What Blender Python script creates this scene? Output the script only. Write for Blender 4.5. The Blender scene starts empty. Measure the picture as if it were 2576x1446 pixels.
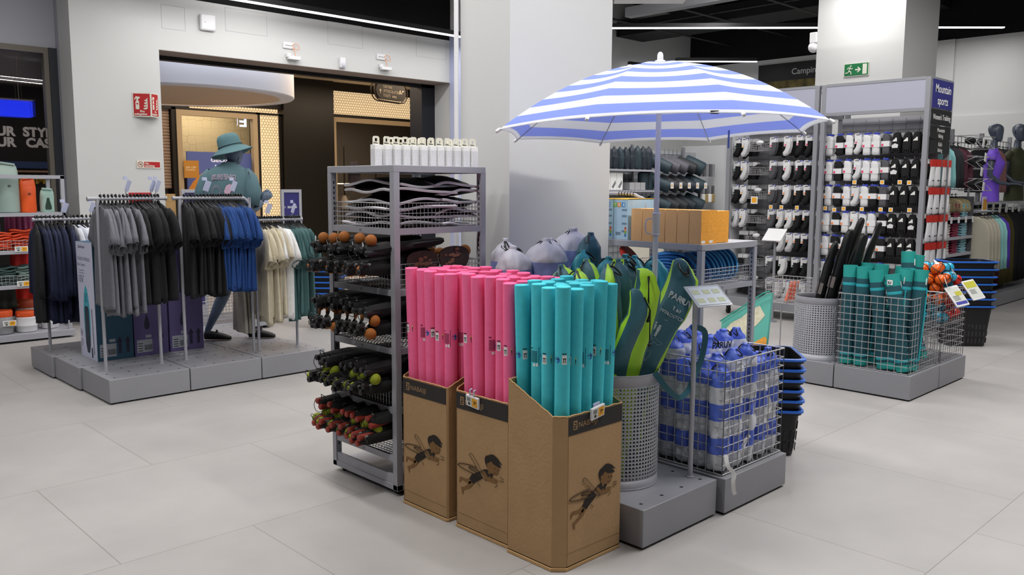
import bpy, math, random
from mathutils import Vector as V, Matrix, Euler
PI = math.pi
rnd = random.Random(11)
S = bpy.context.scene
C = S.collection

# ---------------------------------------------------------------- camera, world, lights, exposure
cd = bpy.data.cameras.new('camera'); cam = bpy.data.objects.new('camera', cd); C.objects.link(cam)
cd.sensor_width = 36.0; cd.lens = 2126.0 / 2576.0 * 36.0; cd.clip_start = 0.05; cd.clip_end = 100
_y, _p, _r = math.radians(45.76), math.radians(6.854), math.radians(0.2806)
_fw = V((math.cos(_y), math.sin(_y), 0)); _up = V((0, 0, 1)); _rt = _fw.cross(_up)
_d = _fw * math.cos(_p) - _up * math.sin(_p); _u = _up * math.cos(_p) + _fw * math.sin(_p)
_rr = _rt * math.cos(_r) + _u * math.sin(_r); _uu = _u * math.cos(_r) - _rt * math.sin(_r)
cam.matrix_world = Matrix(((_rr.x, _uu.x, -_d.x, 0), (_rr.y, _uu.y, -_d.y, 0), (_rr.z, _uu.z, -_d.z, 1.6), (0, 0, 0, 1)))
S.camera = cam
w = bpy.data.worlds.new('world'); S.world = w; w.use_nodes = True
w.node_tree.nodes['Background'].inputs[0].default_value = (.80, .84, .95, 1)
w.node_tree.nodes['Background'].inputs[1].default_value = 0.10
S.view_settings.view_transform = 'Standard'; S.view_settings.look = 'None'
S.view_settings.gamma = 1; S.view_settings.use_curve_mapping = False
S.view_settings.exposure = -0.5
def area(name, loc, sx, sy, watts, col=(1, 1, 1), rz=0, rx=0, ry=0):
    l = bpy.data.lights.new(name, 'AREA'); l.shape = 'RECTANGLE'; l.size = sx; l.size_y = sy; l.energy = watts; l.color = col
    o = bpy.data.objects.new(name, l); o.location = loc; o.rotation_euler = (rx, ry, rz); C.objects.link(o); return o
NEUT = (1.0, .975, .955)
# rows of long ceiling lamps of the shop (most of them above the frame)
for i, (x, y, W) in enumerate([(2.2, 5.6, 130), (5.5, 0.9, 205), (5.4, 5.2, 130), (7.6, 1.4, 90), (8.0, 4.4, 120), (2.4, 7.9, 60), (5.2, 8.2, 60), (1.0, 2.8, 165), (2.4, -.4, 60), (10.2, 2.2, 80), (-1.6, 6.2, 120), (0.6, 8.2, 40), (3.4, 2.3, 90)]):
    area('ceiling_lamp_light', (x, y, 4.25), 3.2, .12, W * .8, NEUT, math.radians(0 if i % 2 else 90))
area('ceiling_lamp_light', (6.4, 9.55, 3.72), 5.5, .05, 45, NEUT)
area('ceiling_lamp_light', (12.3, 6.4, 3.96), 5.9, .05, 100, NEUT, math.radians(-46))
area('ceiling_lamp_light', (11.2, 7.0, 4.3), 3.0, .1, 80, NEUT, math.radians(20))
area('pillar_lamp_light', (10.3, 4.75, 4.3), .5, .3, 40, NEUT)
area('mall_lamp_and_fill', (7.0, 12.2, 3.78), 4.5, 1.2, 170, (1, .78, .55))
area('mall_lamp_and_fill', (11.2, 13.4, 3.68), 2.5, 1.6, 110, (1, .78, .55))
area('showroom_lamp_light', (7.6, 16.9, 3.3), 1.6, .4, 42, (1, .82, .6))
area('mall_lamp_and_fill', (3.2, 12.6, 2.95), 2.4, .05, 25, (1, .9, .85), .25)  # added fill for the unlit bulkhead behind the left glass, thin like an LED
area('mall_lamp_and_fill', (5.6, 10.95, 3.62), 3.2, .12, 16, (.85, .9, 1), 0, math.radians(62))  # added fill aimed at the drum fascia, unseen behind the opening header
area('mall_lamp_and_fill', (7.3, 14.6, 3.75), 3.0, .4, 60, (1, .82, .62))
area('showroom_lamp_light', (11.4, 17.0, 3.3), 2.0, .4, 55, (1, .85, .68))

# ---------------------------------------------------------------- helpers
def lin(h):
    h = h.lstrip('#'); c = [int(h[i:i + 2], 16) / 255 for i in (0, 2, 4)]
    return [x / 12.92 if x <= .04045 else ((x + .055) / 1.055) ** 2.4 for x in c] + [1]
MC = {}
def mat(name, hexc, rough=.5, metal=0., bump=0., bs=200., var=0., vs=4., emit=0., trans=0., alpha=1., sheen=0., coat=0.):
    if name in MC: return MC[name]
    m = bpy.data.materials.new(name); m.use_nodes = True; nt = m.node_tree; b = nt.nodes['Principled BSDF']
    c = lin(hexc); b.inputs['Base Color'].default_value = c; b.inputs['Roughness'].default_value = rough; b.inputs['Metallic'].default_value = metal
    tc = nt.nodes.new('ShaderNodeTexCoord')
    if var:
        n = nt.nodes.new('ShaderNodeTexNoise'); n.inputs['Scale'].default_value = vs; n.inputs['Detail'].default_value = 4
        nt.links.new(tc.outputs['Object'], n.inputs['Vector'])
        r = nt.nodes.new('ShaderNodeValToRGB'); r.color_ramp.elements[0].position = .3; r.color_ramp.elements[1].position = .7
        r.color_ramp.elements[0].color = [x * (1 - var) for x in c[:3]] + [1]; r.color_ramp.elements[1].color = [min(1, x * (1 + var)) for x in c[:3]] + [1]
        nt.links.new(n.outputs[0], r.inputs[0]); nt.links.new(r.outputs[0], b.inputs['Base Color'])
    if bump:
        n = nt.nodes.new('ShaderNodeTexNoise'); n.inputs['Scale'].default_value = bs; n.inputs['Detail'].default_value = 3
        nt.links.new(tc.outputs['Object'], n.inputs['Vector'])
        q = nt.nodes.new('ShaderNodeBump'); q.inputs['Strength'].default_value = bump; q.inputs['Distance'].default_value = .01
        nt.links.new(n.outputs[0], q.inputs['Height']); nt.links.new(q.outputs[0], b.inputs['Normal'])
    if emit: b.inputs['Emission Color'].default_value = c; b.inputs['Emission Strength'].default_value = emit
    if trans: b.inputs['Transmission Weight'].default_value = trans; b.inputs['IOR'].default_value = 1.1
    if sheen: b.inputs['Sheen Weight'].default_value = sheen
    if coat: b.inputs['Coat Weight'].default_value = coat
    b.inputs['Alpha'].default_value = alpha
    MC[name] = m; return m
def rotm(rx=0, ry=0, rz=0): return Euler((rx, ry, rz)).to_matrix()
class M:
    def __init__(s): s.v = []; s.f = []; s.k = []
    def add(s, vs, fs, k=0):
        o = len(s.v); s.v += [tuple(q) for q in vs]; s.f += [[i + o for i in f] for f in fs]; s.k += [k] * len(fs); return s
    def box(s, a, b, k=0):
        (x0, y0, z0), (x1, y1, z1) = a, b
        return s.add([(x0, y0, z0), (x1, y0, z0), (x1, y1, z0), (x0, y1, z0), (x0, y0, z1), (x1, y0, z1), (x1, y1, z1), (x0, y1, z1)],
                     [(0, 3, 2, 1), (4, 5, 6, 7), (0, 1, 5, 4), (1, 2, 6, 5), (2, 3, 7, 6), (3, 0, 4, 7)], k)
    def cb(s, c, d, k=0, r=None):
        h = [x / 2 for x in d]; vs = [V((x * h[0], y * h[1], z * h[2])) for z in (-1, 1) for x, y in ((-1, -1), (1, -1), (1, 1), (-1, 1))]
        if r is not None: vs = [r @ q for q in vs]
        c = V(c)
        return s.add([q + c for q in vs], [(0, 3, 2, 1), (4, 5, 6, 7), (0, 1, 5, 4), (1, 2, 6, 5), (2, 3, 7, 6), (3, 0, 4, 7)], k)
    def rings(s, rings, k=0, cap=True, closed=True):
        n = len(rings[0]); vs = [q for r in rings for q in r]; fs = []
        for i in range(len(rings) - 1):
            for j in range(n if closed else n - 1):
                a = i * n + j; b = i * n + (j + 1) % n; fs.append((a, b, b + n, a + n))
        if cap and closed: fs.append(tuple(range(n))[::-1]); fs.append(tuple(range((len(rings) - 1) * n, len(rings) * n)))
        return s.add(vs, fs, k)
    def tube(s, pts, r, n=8, k=0, cap=True, loop=False):
        pts = [V(p) for p in pts]; N = len(pts); rs = r if isinstance(r, (list, tuple)) else [r] * N; out = []; ref = None
        for i, p in enumerate(pts):
            a = pts[(i - 1) % N] if (loop or i) else p; b = pts[(i + 1) % N] if (loop or i < N - 1) else p
            t = (b - a).normalized() if (b - a).length > 1e-9 else V((0, 0, 1))
            if ref is None: ref = V((0, 0, 1)) if abs(t.z) < .9 else V((1, 0, 0))
            e = (ref - t * ref.dot(t)).normalized(); ref = e; g = t.cross(e)
            out.append([p + (e * math.cos(2 * PI * j / n) + g * math.sin(2 * PI * j / n)) * rs[i] for j in range(n)])
        if loop: out.append(out[0]); cap = False
        return s.rings(out, k, cap)
    def rod(s, a, b, r, n=8, k=0): return s.tube([a, b], r, n, k)
    def lathe(s, prof, n=24, k=0, c=(0, 0, 0), r=None, cap=True):
        c = V(c); out = []
        for (q, z) in prof:
            ring = [V((q * math.cos(2 * PI * j / n), q * math.sin(2 * PI * j / n), z)) for j in range(n)]
            if r is not None: ring = [r @ x for x in ring]
            out.append([x + c for x in ring])
        return s.rings(out, k, cap)
    def ball(s, c, r, k=0, n=12, m=8, q=(1, 1, 1)):
        c = V(c); out = [[c + V((r * q[0] * math.sin(PI * i / m) * math.cos(2 * PI * j / n), r * q[1] * math.sin(PI * i / m) * math.sin(2 * PI * j / n), -r * q[2] * math.cos(PI * i / m))) for j in range(n)] for i in range(m + 1)]
        out[0] = [x + V((1e-4 * math.cos(2 * PI * j / n), 1e-4 * math.sin(2 * PI * j / n), 0)) for j, x in enumerate(out[0])]
        out[-1] = [x + V((1e-4 * math.cos(2 * PI * j / n), 1e-4 * math.sin(2 * PI * j / n), 0)) for j, x in enumerate(out[-1])]
        return s.rings(out, k)
    def ext(s, pts, o, ux, uy, th, k=0):
        # polygon pts (2D) laid on plane at o with axes ux, uy, thickness th along ux x uy
        o = V(o); ux = V(ux); uy = V(uy); nn = ux.cross(uy).normalized() * th
        a = sum(pts[i][0] * pts[(i + 1) % len(pts)][1] - pts[(i + 1) % len(pts)][0] * pts[i][1] for i in range(len(pts)))
        if a < 0: pts = pts[::-1]
        n = len(pts); b = [o + ux * x + uy * y for x, y in pts]; t = [q + nn for q in b]
        return s.add(b + t, [tuple(range(n))[::-1], tuple(range(n, 2 * n))] + [(i, (i + 1) % n, n + (i + 1) % n, n + i) for i in range(n)], k)
    def surf(s, fn, nu, nv, k=0, cu=False):
        vs = [fn(i / nu, j / nv) for j in range(nv + 1) for i in range(nu + (0 if cu else 1))]; w_ = nu + (0 if cu else 1); fs = []
        for j in range(nv):
            for i in range(nu):
                a = j * w_ + i; b = j * w_ + (i + 1) % w_; fs.append((a, b, b + w_, a + w_))
        return s.add(vs, fs, k)
    def build(s, name, mats, parent=None, loc=None, rot=None, sharp=35, bev=0, solid=0, sub=0):
        me = bpy.data.meshes.new(name); me.from_pydata(s.v, [], s.f)
        for m in (mats if isinstance(mats, (list, tuple)) else [mats]): me.materials.append(m)
        me.polygons.foreach_set('material_index', s.k); me.polygons.foreach_set('use_smooth', [True] * len(s.f))
        me.set_sharp_from_angle(angle=math.radians(sharp)); me.update()
        o = bpy.data.objects.new(name, me); C.objects.link(o)
        if parent: o.parent = parent
        if loc: o.location = loc
        if rot: o.rotation_euler = rot
        if solid: q = o.modifiers.new('solidify', 'SOLIDIFY'); q.thickness = solid; q.offset = 0
        if bev: q = o.modifiers.new('bevel', 'BEVEL'); q.width = bev; q.segments = 2; q.limit_method = 'ANGLE'
        if sub: q = o.modifiers.new('subsurf', 'SUBSURF'); q.levels = sub; q.render_levels = sub
        return o
def LW(l):
    if len(l.replace('-', ' ').split()) > 16: print('LONGLABEL', l)
def tag(o, label=None, cat=None, group=None, kind=None):
    if label: o['label'] = label; LW(label)
    if cat: o['category'] = cat
    if group: o['group'] = group
    if kind: o['kind'] = kind
    return o
def thing(name, label, cat, loc=(0, 0, 0), rz=0, group=None, rot=None):
    o = bpy.data.objects.new(name, None); o.empty_display_size = .05; C.objects.link(o); o.location = loc; o.rotation_euler = rot or (0, 0, rz)
    return tag(o, label, cat, group)
def struct(name, m, mats, **k): return tag(m.build(name, mats, **k), kind='structure')
def copy_tree(src, loc, rot=None, label=None, group=None, parent=None, scale=None):
    c = src.copy(); C.objects.link(c); c.parent = parent
    if loc is not None: c.location = loc
    if rot is not None: c.rotation_euler = rot
    if scale is not None: c.scale = scale
    if label: c['label'] = label; LW(label)
    if group: c['group'] = group
    for ch in src.children: copy_tree(ch, None, parent=c)
    return c
CLOUD = None
def crumple(o, s_=.02, size=.07, sub=1):
    global CLOUD
    key = 'crumple_%g' % size
    tx = bpy.data.textures.get(key)
    if tx is None: tx = bpy.data.textures.new(key, 'CLOUDS'); tx.noise_scale = size; tx.noise_depth = 2
    q = o.modifiers.new('subsurf', 'SUBSURF'); q.levels = sub; q.render_levels = sub
    q = o.modifiers.new('crumple', 'DISPLACE'); q.texture = tx; q.strength = s_; q.mid_level = .5; q.texture_coords = 'GLOBAL'
    return o
def wrap(o, tgt, off=.004):
    q = o.modifiers.new('shrinkwrap', 'SHRINKWRAP'); q.target = tgt; q.wrap_method = 'NEAREST_SURFACEPOINT'; q.wrap_mode = 'ABOVE_SURFACE'; q.offset = off; return o
def remat(o, mats):
    # give a copy its own mesh with other materials
    o.data = o.data.copy()
    for i, m in enumerate(mats): o.data.materials[i] = m
TX = {}
def text(s_, size, bold=0., spacing=1.0):
    key = (s_, size, bold, spacing)
    if key not in TX:
        cu = bpy.data.curves.new('t', 'FONT'); cu.body = s_; cu.size = size; cu.offset = bold * size; cu.resolution_u = 3; cu.space_character = spacing; cu.align_x = 'LEFT'
        o = bpy.data.objects.new('t', cu); C.objects.link(o); dg = bpy.context.evaluated_depsgraph_get(); dg.update()
        me = o.evaluated_get(dg).to_mesh(); TX[key] = ([tuple(v.co) for v in me.vertices], [tuple(p.vertices) for p in me.polygons])
        o.evaluated_get(dg).to_mesh_clear(); bpy.data.objects.remove(o); bpy.data.curves.remove(cu)
    return TX[key]
def wr(m, s_, size, o, ux, uy, k=0, bold=0., center=False, sx=1., spacing=1.0):
    # write words on a plane: o lower-left corner, ux right, uy up
    vs, fs = text(s_, size, bold, spacing)
    if not vs: return m
    x0 = min(v[0] for v in vs); x1 = max(v[0] for v in vs); c = (x0 + x1) / 2 if center else 0
    o = V(o); ux = V(ux); uy = V(uy)
    return m.add([o + ux * (v[0] - c) * sx + uy * v[1] for v in vs], fs, k)
def smooth(P, k=6):
    P = [V(p) for p in P]; out = []
    for i in range(len(P) - 1):
        a, b, c, d = P[max(0, i - 1)], P[i], P[i + 1], P[min(len(P) - 1, i + 2)]
        for j in range(k):
            t_ = j / k; out.append(.5 * ((2 * b) + (c - a) * t_ + (2 * a - 5 * b + 4 * c - d) * t_ ** 2 + (3 * b - a - 3 * c + d) * t_ ** 3))
    return out + [P[-1]]
ORD = ['first', 'second', 'third', 'fourth', 'fifth', 'sixth', 'seventh', 'eighth', 'ninth', 'tenth', 'eleventh', 'twelfth', 'thirteenth', 'fourteenth', 'fifteenth', 'sixteenth', 'seventeenth', 'eighteenth']
def rnds(a): return rnd.uniform(-a, a)

# ---------------------------------------------------------------- materials
G_metal = mat('grey_powder_coat', '#a2a3ab', .42, .1, .05, 900)
G_light = mat('light_grey_powder_coat', '#a9aab2', .4, .1)
G_podium = mat('podium_grey', '#93949a', .42, .15, .04, 700, .03, 3)
wire_m = mat('zinc_wire', '#a9a9ac', .35, .35)
black = mat('black_plastic', '#0c0c0e', .5)
blackrubber = mat('black_rubber', '#101012', .8)
white_p = mat('white_plastic', '#e4e4e6', .4)
blue_p = mat('blue_plastic', '#2b6bd0', .35)
card = mat('kraft_cardboard', '#ab8a62', .85, 0, .15, 60, .05, 9)
card_edge = mat('cardboard_edge', '#c39d6c', .9)
cb_dark = mat('printed_black_band', '#2a2624', .8)
steel = mat('brushed_steel', '#b5b7bb', .3, .8)
clearp = mat('clear_plastic', '#ccd2ee', .2, alpha=.8)
white_c = mat('white_paper', '#ececea', .7)
yell = mat('price_yellow', '#e8a51c', .6)
eink = mat('e_paper_grey', '#c9ccc6', .5)
ink = mat('black_ink', '#17171a', .7)
# ================================================================ THE SETTING
def floor_mat():
    m = bpy.data.materials.new('porcelain_floor_tiles'); m.use_nodes = True; nt = m.node_tree; b = nt.nodes['Principled BSDF']
    tc = nt.nodes.new('ShaderNodeTexCoord'); br = nt.nodes.new('ShaderNodeTexBrick'); br.offset = .5; br.squash = 1
    br.inputs['Scale'].default_value = 1; br.inputs['Brick Width'].default_value = 1.2; br.inputs['Row Height'].default_value = 1.2
    br.inputs['Mortar Size'].default_value = .0022; br.inputs['Mortar Smooth'].default_value = .1
    br.inputs['Color1'].default_value = lin('#b0adab'); br.inputs['Color2'].default_value = lin('#aba8a6'); br.inputs['Mortar'].default_value = lin('#8d8783')
    nt.links.new(tc.outputs['Object'], br.inputs['Vector'])
    n = nt.nodes.new('ShaderNodeTexNoise'); n.inputs['Scale'].default_value = 1.3; n.inputs['Detail'].default_value = 8; n.inputs['Roughness'].default_value = .6
    nt.links.new(tc.outputs['Object'], n.inputs['Vector'])
    r = nt.nodes.new('ShaderNodeValToRGB'); r.color_ramp.elements[0].color = (.86, .86, .86, 1); r.color_ramp.elements[1].color = (1.06, 1.06, 1.06, 1)
    r.color_ramp.elements[0].position = .3; r.color_ramp.elements[1].position = .75
    nt.links.new(n.outputs[0], r.inputs[0])
    mx = nt.nodes.new('ShaderNodeMix'); mx.data_type = 'RGBA'; mx.blend_type = 'MULTIPLY'; mx.inputs[0].default_value = 1
    nt.links.new(br.outputs['Color'], mx.inputs[6]); nt.links.new(r.outputs[0], mx.inputs[7]); nt.links.new(mx.outputs[2], b.inputs['Base Color'])
    b.inputs['Roughness'].default_value = .48; b.inputs['Specular IOR Level'].default_value = .45
    return m
fm = M(); fm.box((-14, -14, -.1), (22, 24, 0)); fl = struct('floor', fm, floor_mat())
wallp = mat('white_wall_paint', '#cdcecd', .8, 0, .03, 80)
wallg = mat('grey_wall_paint', '#a9abb3', .8)
lilac = mat('bluish_lit_wall', '#b9c0e0', .7)  # bluish light on the wall end beside the opening, put into its colour
ceilm = mat('black_ceiling', '#0b0b0c', .95)
ducts = mat('dark_duct', '#131314', .8)
cm = M(); cm.box((-14, -14, 5.0), (22, 10.6, 5.1))
struct('ceiling', cm, ceilm)
# dark steel beams, ducts and sprinkler pipes under the black ceiling
def tr(n, a, b, mt): m = M(); m.box(a, b); return struct('trim_%d' % n, m, mt)
tr(1, (8, 5.2, 4.5), (16, 5.6, 5), ducts); tr(2, (9.2, 3, 4.55), (9.6, 10.6, 5), ducts); tr(3, (5.5, 8.1, 4.6), (16, 8.5, 5), ducts)
tr(4, (12.6, 2, 4.35), (13.4, 10.6, 4.6), ducts); tr(5, (3.16, 10.22, 3.775), (9.6, 10.5, 5.0), ceilm)
pm = M()
for y in (6.6, 7.9, 9.2): pm.rod((7, y, 4.35), (14.9, y, 4.35), .022, 8)
for x in (9.9, 12.3): pm.rod((x, 5.6, 4.42), (x, 10, 4.42), .016, 8)
tag(pm.build('sprinkler_pipework', mat('grey_pipe', '#3a3a3d', .5, .5)), 'thin dark sprinkler pipes running below the black ceiling at right', 'pipes')
# back wall with the wide opening into the mall
W = M(); Y0, Y1 = 10.2, 10.6
W.box((3.16, Y0, 0), (4.125, Y1, 3.775)); W.box((4.125, Y0, 3.17), (8.60, Y1, 3.80)); W.box((9.3, Y0, 0), (16, Y1, 5)); W.box((8.60, Y0 - .0, 0), (9.3, Y1, 5))
struct('wall_back', W, wallp)
tr(6, (4.125, 10.203, 3.164), (8.6, 10.6, 3.17), mat('taupe_reveal', '#8d8078', .8))
tr(7, (4.125, 10.6, 3.115), (8.6, 10.72, 3.18), mat('shutter_black', '#141416', .5, .4))
tr(8, (8.34, 10.6, 0), (8.62, 10.9, 3.16), mat('dark_jamb', '#121722', .5))
jb = M(); jb.box((8.57, 10.02, 0), (8.95, 10.2, 3.9)); struct('trim_9', jb, lilac)
# hatches, fine shadow gaps cut in the wall band
hm = M()
for x0, z0, x1, z1 in [(4.17, 3.42, 4.45, 3.69), (4.96, 3.49, 5.52, 3.77), (6.42, 3.50, 6.98, 3.80), (7.93, 3.50, 8.5, 3.77)]:
    for a, b in (((x0, z0), (x1, z0 + .004)), ((x0, z1), (x1, z1 + .004)), ((x0, z0), (x0 + .004, z1)), ((x1, z0), (x1 + .004, z1))): hm.box((a[0], 10.198, a[1]), (b[0], 10.2005, b[1]))
struct('trim_10', hm, mat('shadow_gap', '#b4b5b8', .9))
# recessed wall on the left with the glazed shopfront
W = M(); W.box((-6, 10.72, 3.125), (3.16, 11.0, 5)); W.box((3.16, 10.6, 0), (3.6, 11.2, 5)); struct('wall_left', W, wallg)
tr(11, (3.075, 10.68, 0), (3.16, 10.80, 3.125), mat('charcoal_frame', '#20242c', .5))
gm = M(); gm.box((-6, 10.735, 0), (3.04, 10.75, 3.10))
struct('window_1', gm, mat('shop_glass', '#b8bcc2', .03, trans=1., alpha=.25))
fr = M(); fr.box((3.025, 10.70, 0), (3.075, 10.80, 3.125)); fr.box((-6, 10.70, 3.06), (3.025, 10.80, 3.125)); struct('trim_12', fr, mat('taupe_frame', '#6e685e', .6))
# dark room behind that glass
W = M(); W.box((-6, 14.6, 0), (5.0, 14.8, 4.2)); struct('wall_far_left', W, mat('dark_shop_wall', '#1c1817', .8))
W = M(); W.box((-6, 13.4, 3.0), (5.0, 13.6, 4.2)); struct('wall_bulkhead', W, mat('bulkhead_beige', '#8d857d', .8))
# walls of the shop beyond
W = M(); W.box((15, -6, 0), (15.3, 10.6, 4.0)); W.box((14.96, 5.09, 0), (15, 10.2, 4.0)); W.box((14.93, -6, 0), (15, 5.09, 2.76)); struct('wall_right', W, wallp)
W = M(); W.box((15, -6, 4.0), (15.3, 10.6, 5)); struct('wall_right_upper', W, ceilm)
# pillars
W = M(); W.box((3.406, 3.524, 0), (4.31, 3.95, 5)); struct('wall_pillar_front', W, wallp)
W = M(); W.box((10.9, 4.3, 0), (12.0, 5.43, 5)); struct('wall_pillar_rear', W, wallp)
pc = M(); pc.rod((3.385, 3.965, 0), (3.385, 3.965, 5), .014, 8); pc.cb((3.39, 3.965, 1.85 + 1.3), (.05, .04, .03)); struct('trim_13', pc, white_p)
# walls behind the viewer so that the room is closed
W = M(); W.box((-14, -14, 0), (22, -13.8, 5)); W.box((-14, -14, 0), (-13.8, 11.2, 5)); struct('wall_behind', W, wallp)

# ---------------------------------------------------------------- the mall beyond the opening
mc = mat('mall_ceiling_cream', '#d9c6a8', .8)
W = M(); W.box((3.6, 10.72, 3.80), (20, 19, 3.9)); struct('ceiling_mall', W, mc)
# curved soffit: a drum hanging below the mall ceiling
dm = M(); n = 96; cx, cy, R0 = 5.52, 13.0, 1.72
dm.lathe([(R0 - .22, 2.93), (R0 - .02, 2.93), (R0, 2.95), (R0, 3.80)], n, 0, (cx, cy, 0), cap=False)
struct('ceiling_drum', dm, mat('drum_white', '#e6e8f2', .7))
dm = M(); dm.lathe([(.01, 2.935), (R0 - .2, 2.935), (R0 - .2, 2.97), (.01, 2.97)], n, 0, (cx, cy, 0), cap=False)
struct('ceiling_drum_underside', dm, mat('drum_beige', '#dac2a8', .8))
darkp = mat('black_mall_panel', '#0a0807', .35)
W = M(); W.box((8.93, 15.9, 0), (10.12, 16.4, 3.80)); struct('wall_mall_black_column', W, darkp)
# dark backing with openings for the two shopfronts
W = M()
for a, b in [((3.6, 3.0), (8.93, 3.04)), ((8.36, 0), (8.45, 3.04)), ((6.65, 0), (6.735, 3.04)), ((7.0, 3.13), (8.93, 3.8)), ((10.12, 3.62), (12.95, 3.8)), ((10.12, 3.07), (12.95, 3.125)), ((12.5, 0), (12.58, 3.07)), ((12.92, 0), (14.2, 3.8)), ((8.87, 0), (8.93, 3.04)), ((3.6, 3.04), (7.0, 3.8))]:
    W.box((a[0], 16.0, a[1]), (b[0], 16.3, b[1]))
struct('wall_mall', W, mat('mall_dark_bronze', '#120d0a', .5))
W = M(); W.box((13.0, 15.6, 0), (13.6, 15.9, 3.8)); struct('wall_mall_brown', W, mat('mall_brown', '#3a2a20', .6))
# glowing honeycomb panels
def honey_mat():
    m = bpy.data.materials.new('backlit_honeycomb'); m.use_nodes = True; nt = m.node_tree; b = nt.nodes['Principled BSDF']
    b.inputs['Base Color'].default_value = lin('#e9d2a8'); b.inputs['Roughness'].default_value = .6
    b.inputs['Emission Color'].default_value = lin('#ffdfae'); b.inputs['Emission Strength'].default_value = .95
    return m
hmat = honey_mat(); hline = mat('honeycomb_grille', '#4a382b', .6)
def honeycomb(n, x0, z0, x1, z1, label):
    t = thing('honeycomb_panel', label, 'light panel', (x0, 16.0, z0), group='backlit honeycomb panels around the mall shopfronts')
    bm_ = M(); bm_.box((0, .03, 0), (x1 - x0, .06, z1 - z0)); bm_.build('light_sheet', hmat, t)
    g = M(); s = .062; h = s * math.sqrt(3) / 2; tw = .0075
    rows = int((z1 - z0) / h) + 1; cols = int((x1 - x0) / s) + 1
    rr = s / math.sqrt(3)
    for r in range(rows):
        for c in range(cols):
            px = c * s + (s / 2 if r % 2 else 0); pz = r * h
            if px > x1 - x0 or pz > z1 - z0: continue
            P = [V((px + rr * math.cos(PI / 6 + k * PI / 3), 0, pz + rr * math.sin(PI / 6 + k * PI / 3))) for k in range(6)]
            for k in (0, 1, 5):
                a, b = P[k], P[(k + 1) % 6]; d = (b - a).normalized(); q = V((-d.z, 0, d.x)) * tw / 2
                cl = lambda v: V((min(max(v.x, 0), x1 - x0), v.y, min(max(v.z, 0), z1 - z0)))
                g.add([cl(a - q), cl(b - q), cl(b + q), cl(a + q)], [(0, 1, 2, 3)])
    g.build('hexagon_grille', hline, t)
honeycomb(0, 8.46, .1, 8.87, 3.0, 'tall glowing honeycomb panel left of the black mall column')
honeycomb(1, 7.0, 3.05, 8.86, 3.13, 'narrow glowing honeycomb strip above the cream shop window')
honeycomb(2, 10.13, 3.125, 12.9, 3.62, 'wide glowing honeycomb band right of the black mall column')
honeycomb(3, 12.58, .1, 12.9, 3.03, 'slim glowing honeycomb panel at the far right of the mall front')
# shop window frames
ft = mat('beige_window_frame', '#bda888', .5)
def wframe(n, x0, x1, z1):
    m = M(); y = 15.97; tk = .10
    m.box((x0, y, 0), (x0 + tk, y + .12, z1)); m.box((x1 - tk, y, 0), (x1, y + .12, z1)); m.box((x0 + tk, y, z1 - tk), (x1 - tk, y + .12, z1)); struct('window_%d' % n, m, ft)
wframe(2, 6.73, 8.38, 3.0); wframe(3, 10.12, 12.52, 3.06)
gl = mat('mall_glass', '#aab0b8', .02, trans=1., alpha=.12)
m = M(); m.box((6.83, 16.02, 0), (8.28, 16.03, 2.9)); struct('window_4', m, gl)
m = M(); m.box((10.22, 16.02, 0), (12.42, 16.03, 2.96)); struct('window_5', m, gl)
# back panels inside the shops
def pat_mat(name, c1, c2, sc):
    m = bpy.data.materials.new(name); m.use_nodes = True; nt = m.node_tree; b = nt.nodes['Principled BSDF']
    tc = nt.nodes.new('ShaderNodeTexCoord'); v = nt.nodes.new('ShaderNodeTexVoronoi'); v.feature = 'DISTANCE_TO_EDGE'; v.inputs['Scale'].default_value = sc; v.inputs['Randomness'].default_value = .35
    nz = nt.nodes.new('ShaderNodeTexNoise'); nz.inputs['Scale'].default_value = 3.
    r = nt.nodes.new('ShaderNodeValToRGB'); r.color_ramp.elements[0].color = lin(c2); r.color_ramp.elements[1].color = lin(c1); r.color_ramp.elements[0].position = .0; r.color_ramp.elements[1].position = .05
    mx = nt.nodes.new('ShaderNodeMath'); mx.operation = 'ADD'; m2 = nt.nodes.new('ShaderNodeMath'); m2.operation = 'MULTIPLY'; m2.inputs[1].default_value = .10
    nt.links.new(tc.outputs['Object'], v.inputs['Vector']); nt.links.new(tc.outputs['Object'], nz.inputs['Vector']); nt.links.new(nz.outputs[0], m2.inputs[0])
    m3 = nt.nodes.new('ShaderNodeMath'); m3.operation = 'SUBTRACT'; m3.inputs[1].default_value = .045
    nt.links.new(v.outputs['Distance'], mx.inputs[0]); nt.links.new(m2.outputs[0], m3.inputs[0]); nt.links.new(m3.outputs[0], mx.inputs[1]); nt.links.new(mx.outputs[0], r.inputs[0]); nt.links.new(r.outputs[0], b.inputs['Base Color'])
    b.inputs['Roughness'].default_value = .7; return m
W = M(); W.box((6.9, 17.5, 1.95), (9.6, 17.6, 3.6)); struct('wall_showroom', W, pat_mat('hexagon_wallpaper', '#cbbd9a', '#a39672', 6.0))
W = M(); W.box((3.6, 18.6, 0), (16, 18.7, 3.8)); struct('wall_showroom_rear', W, mat('showroom_dark', '#5b5248', .7))
W = M(); W.box((9.85, 16.3, 0), (9.95, 18.6, 3.8)); struct('wall_showroom_side', W, mat('showroom_side', '#5a4c3c', .7))
# pale quilted panel and hex blocks at far left
m = M()
for i in range(26): m.tube([(6.2, 16.12, 1.55 + i * .058), (6.64, 16.12, 1.55 + i * .058)], .032, 8)
tag(m.build('slatted_blind', mat('blush_slats', '#b39a86', .7)), 'pale blush slatted blind left of the cream shop window', 'blind')
m = M(); m.box((6.2, 15.9, .0), (6.62, 16.0, 1.42))
tag(m.build('display_plinth', pat_mat('plinth_hex', '#c9b084', '#a58e62', 6.)), 'beige patterned display plinth under the blush slatted blind', 'plinth')
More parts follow.
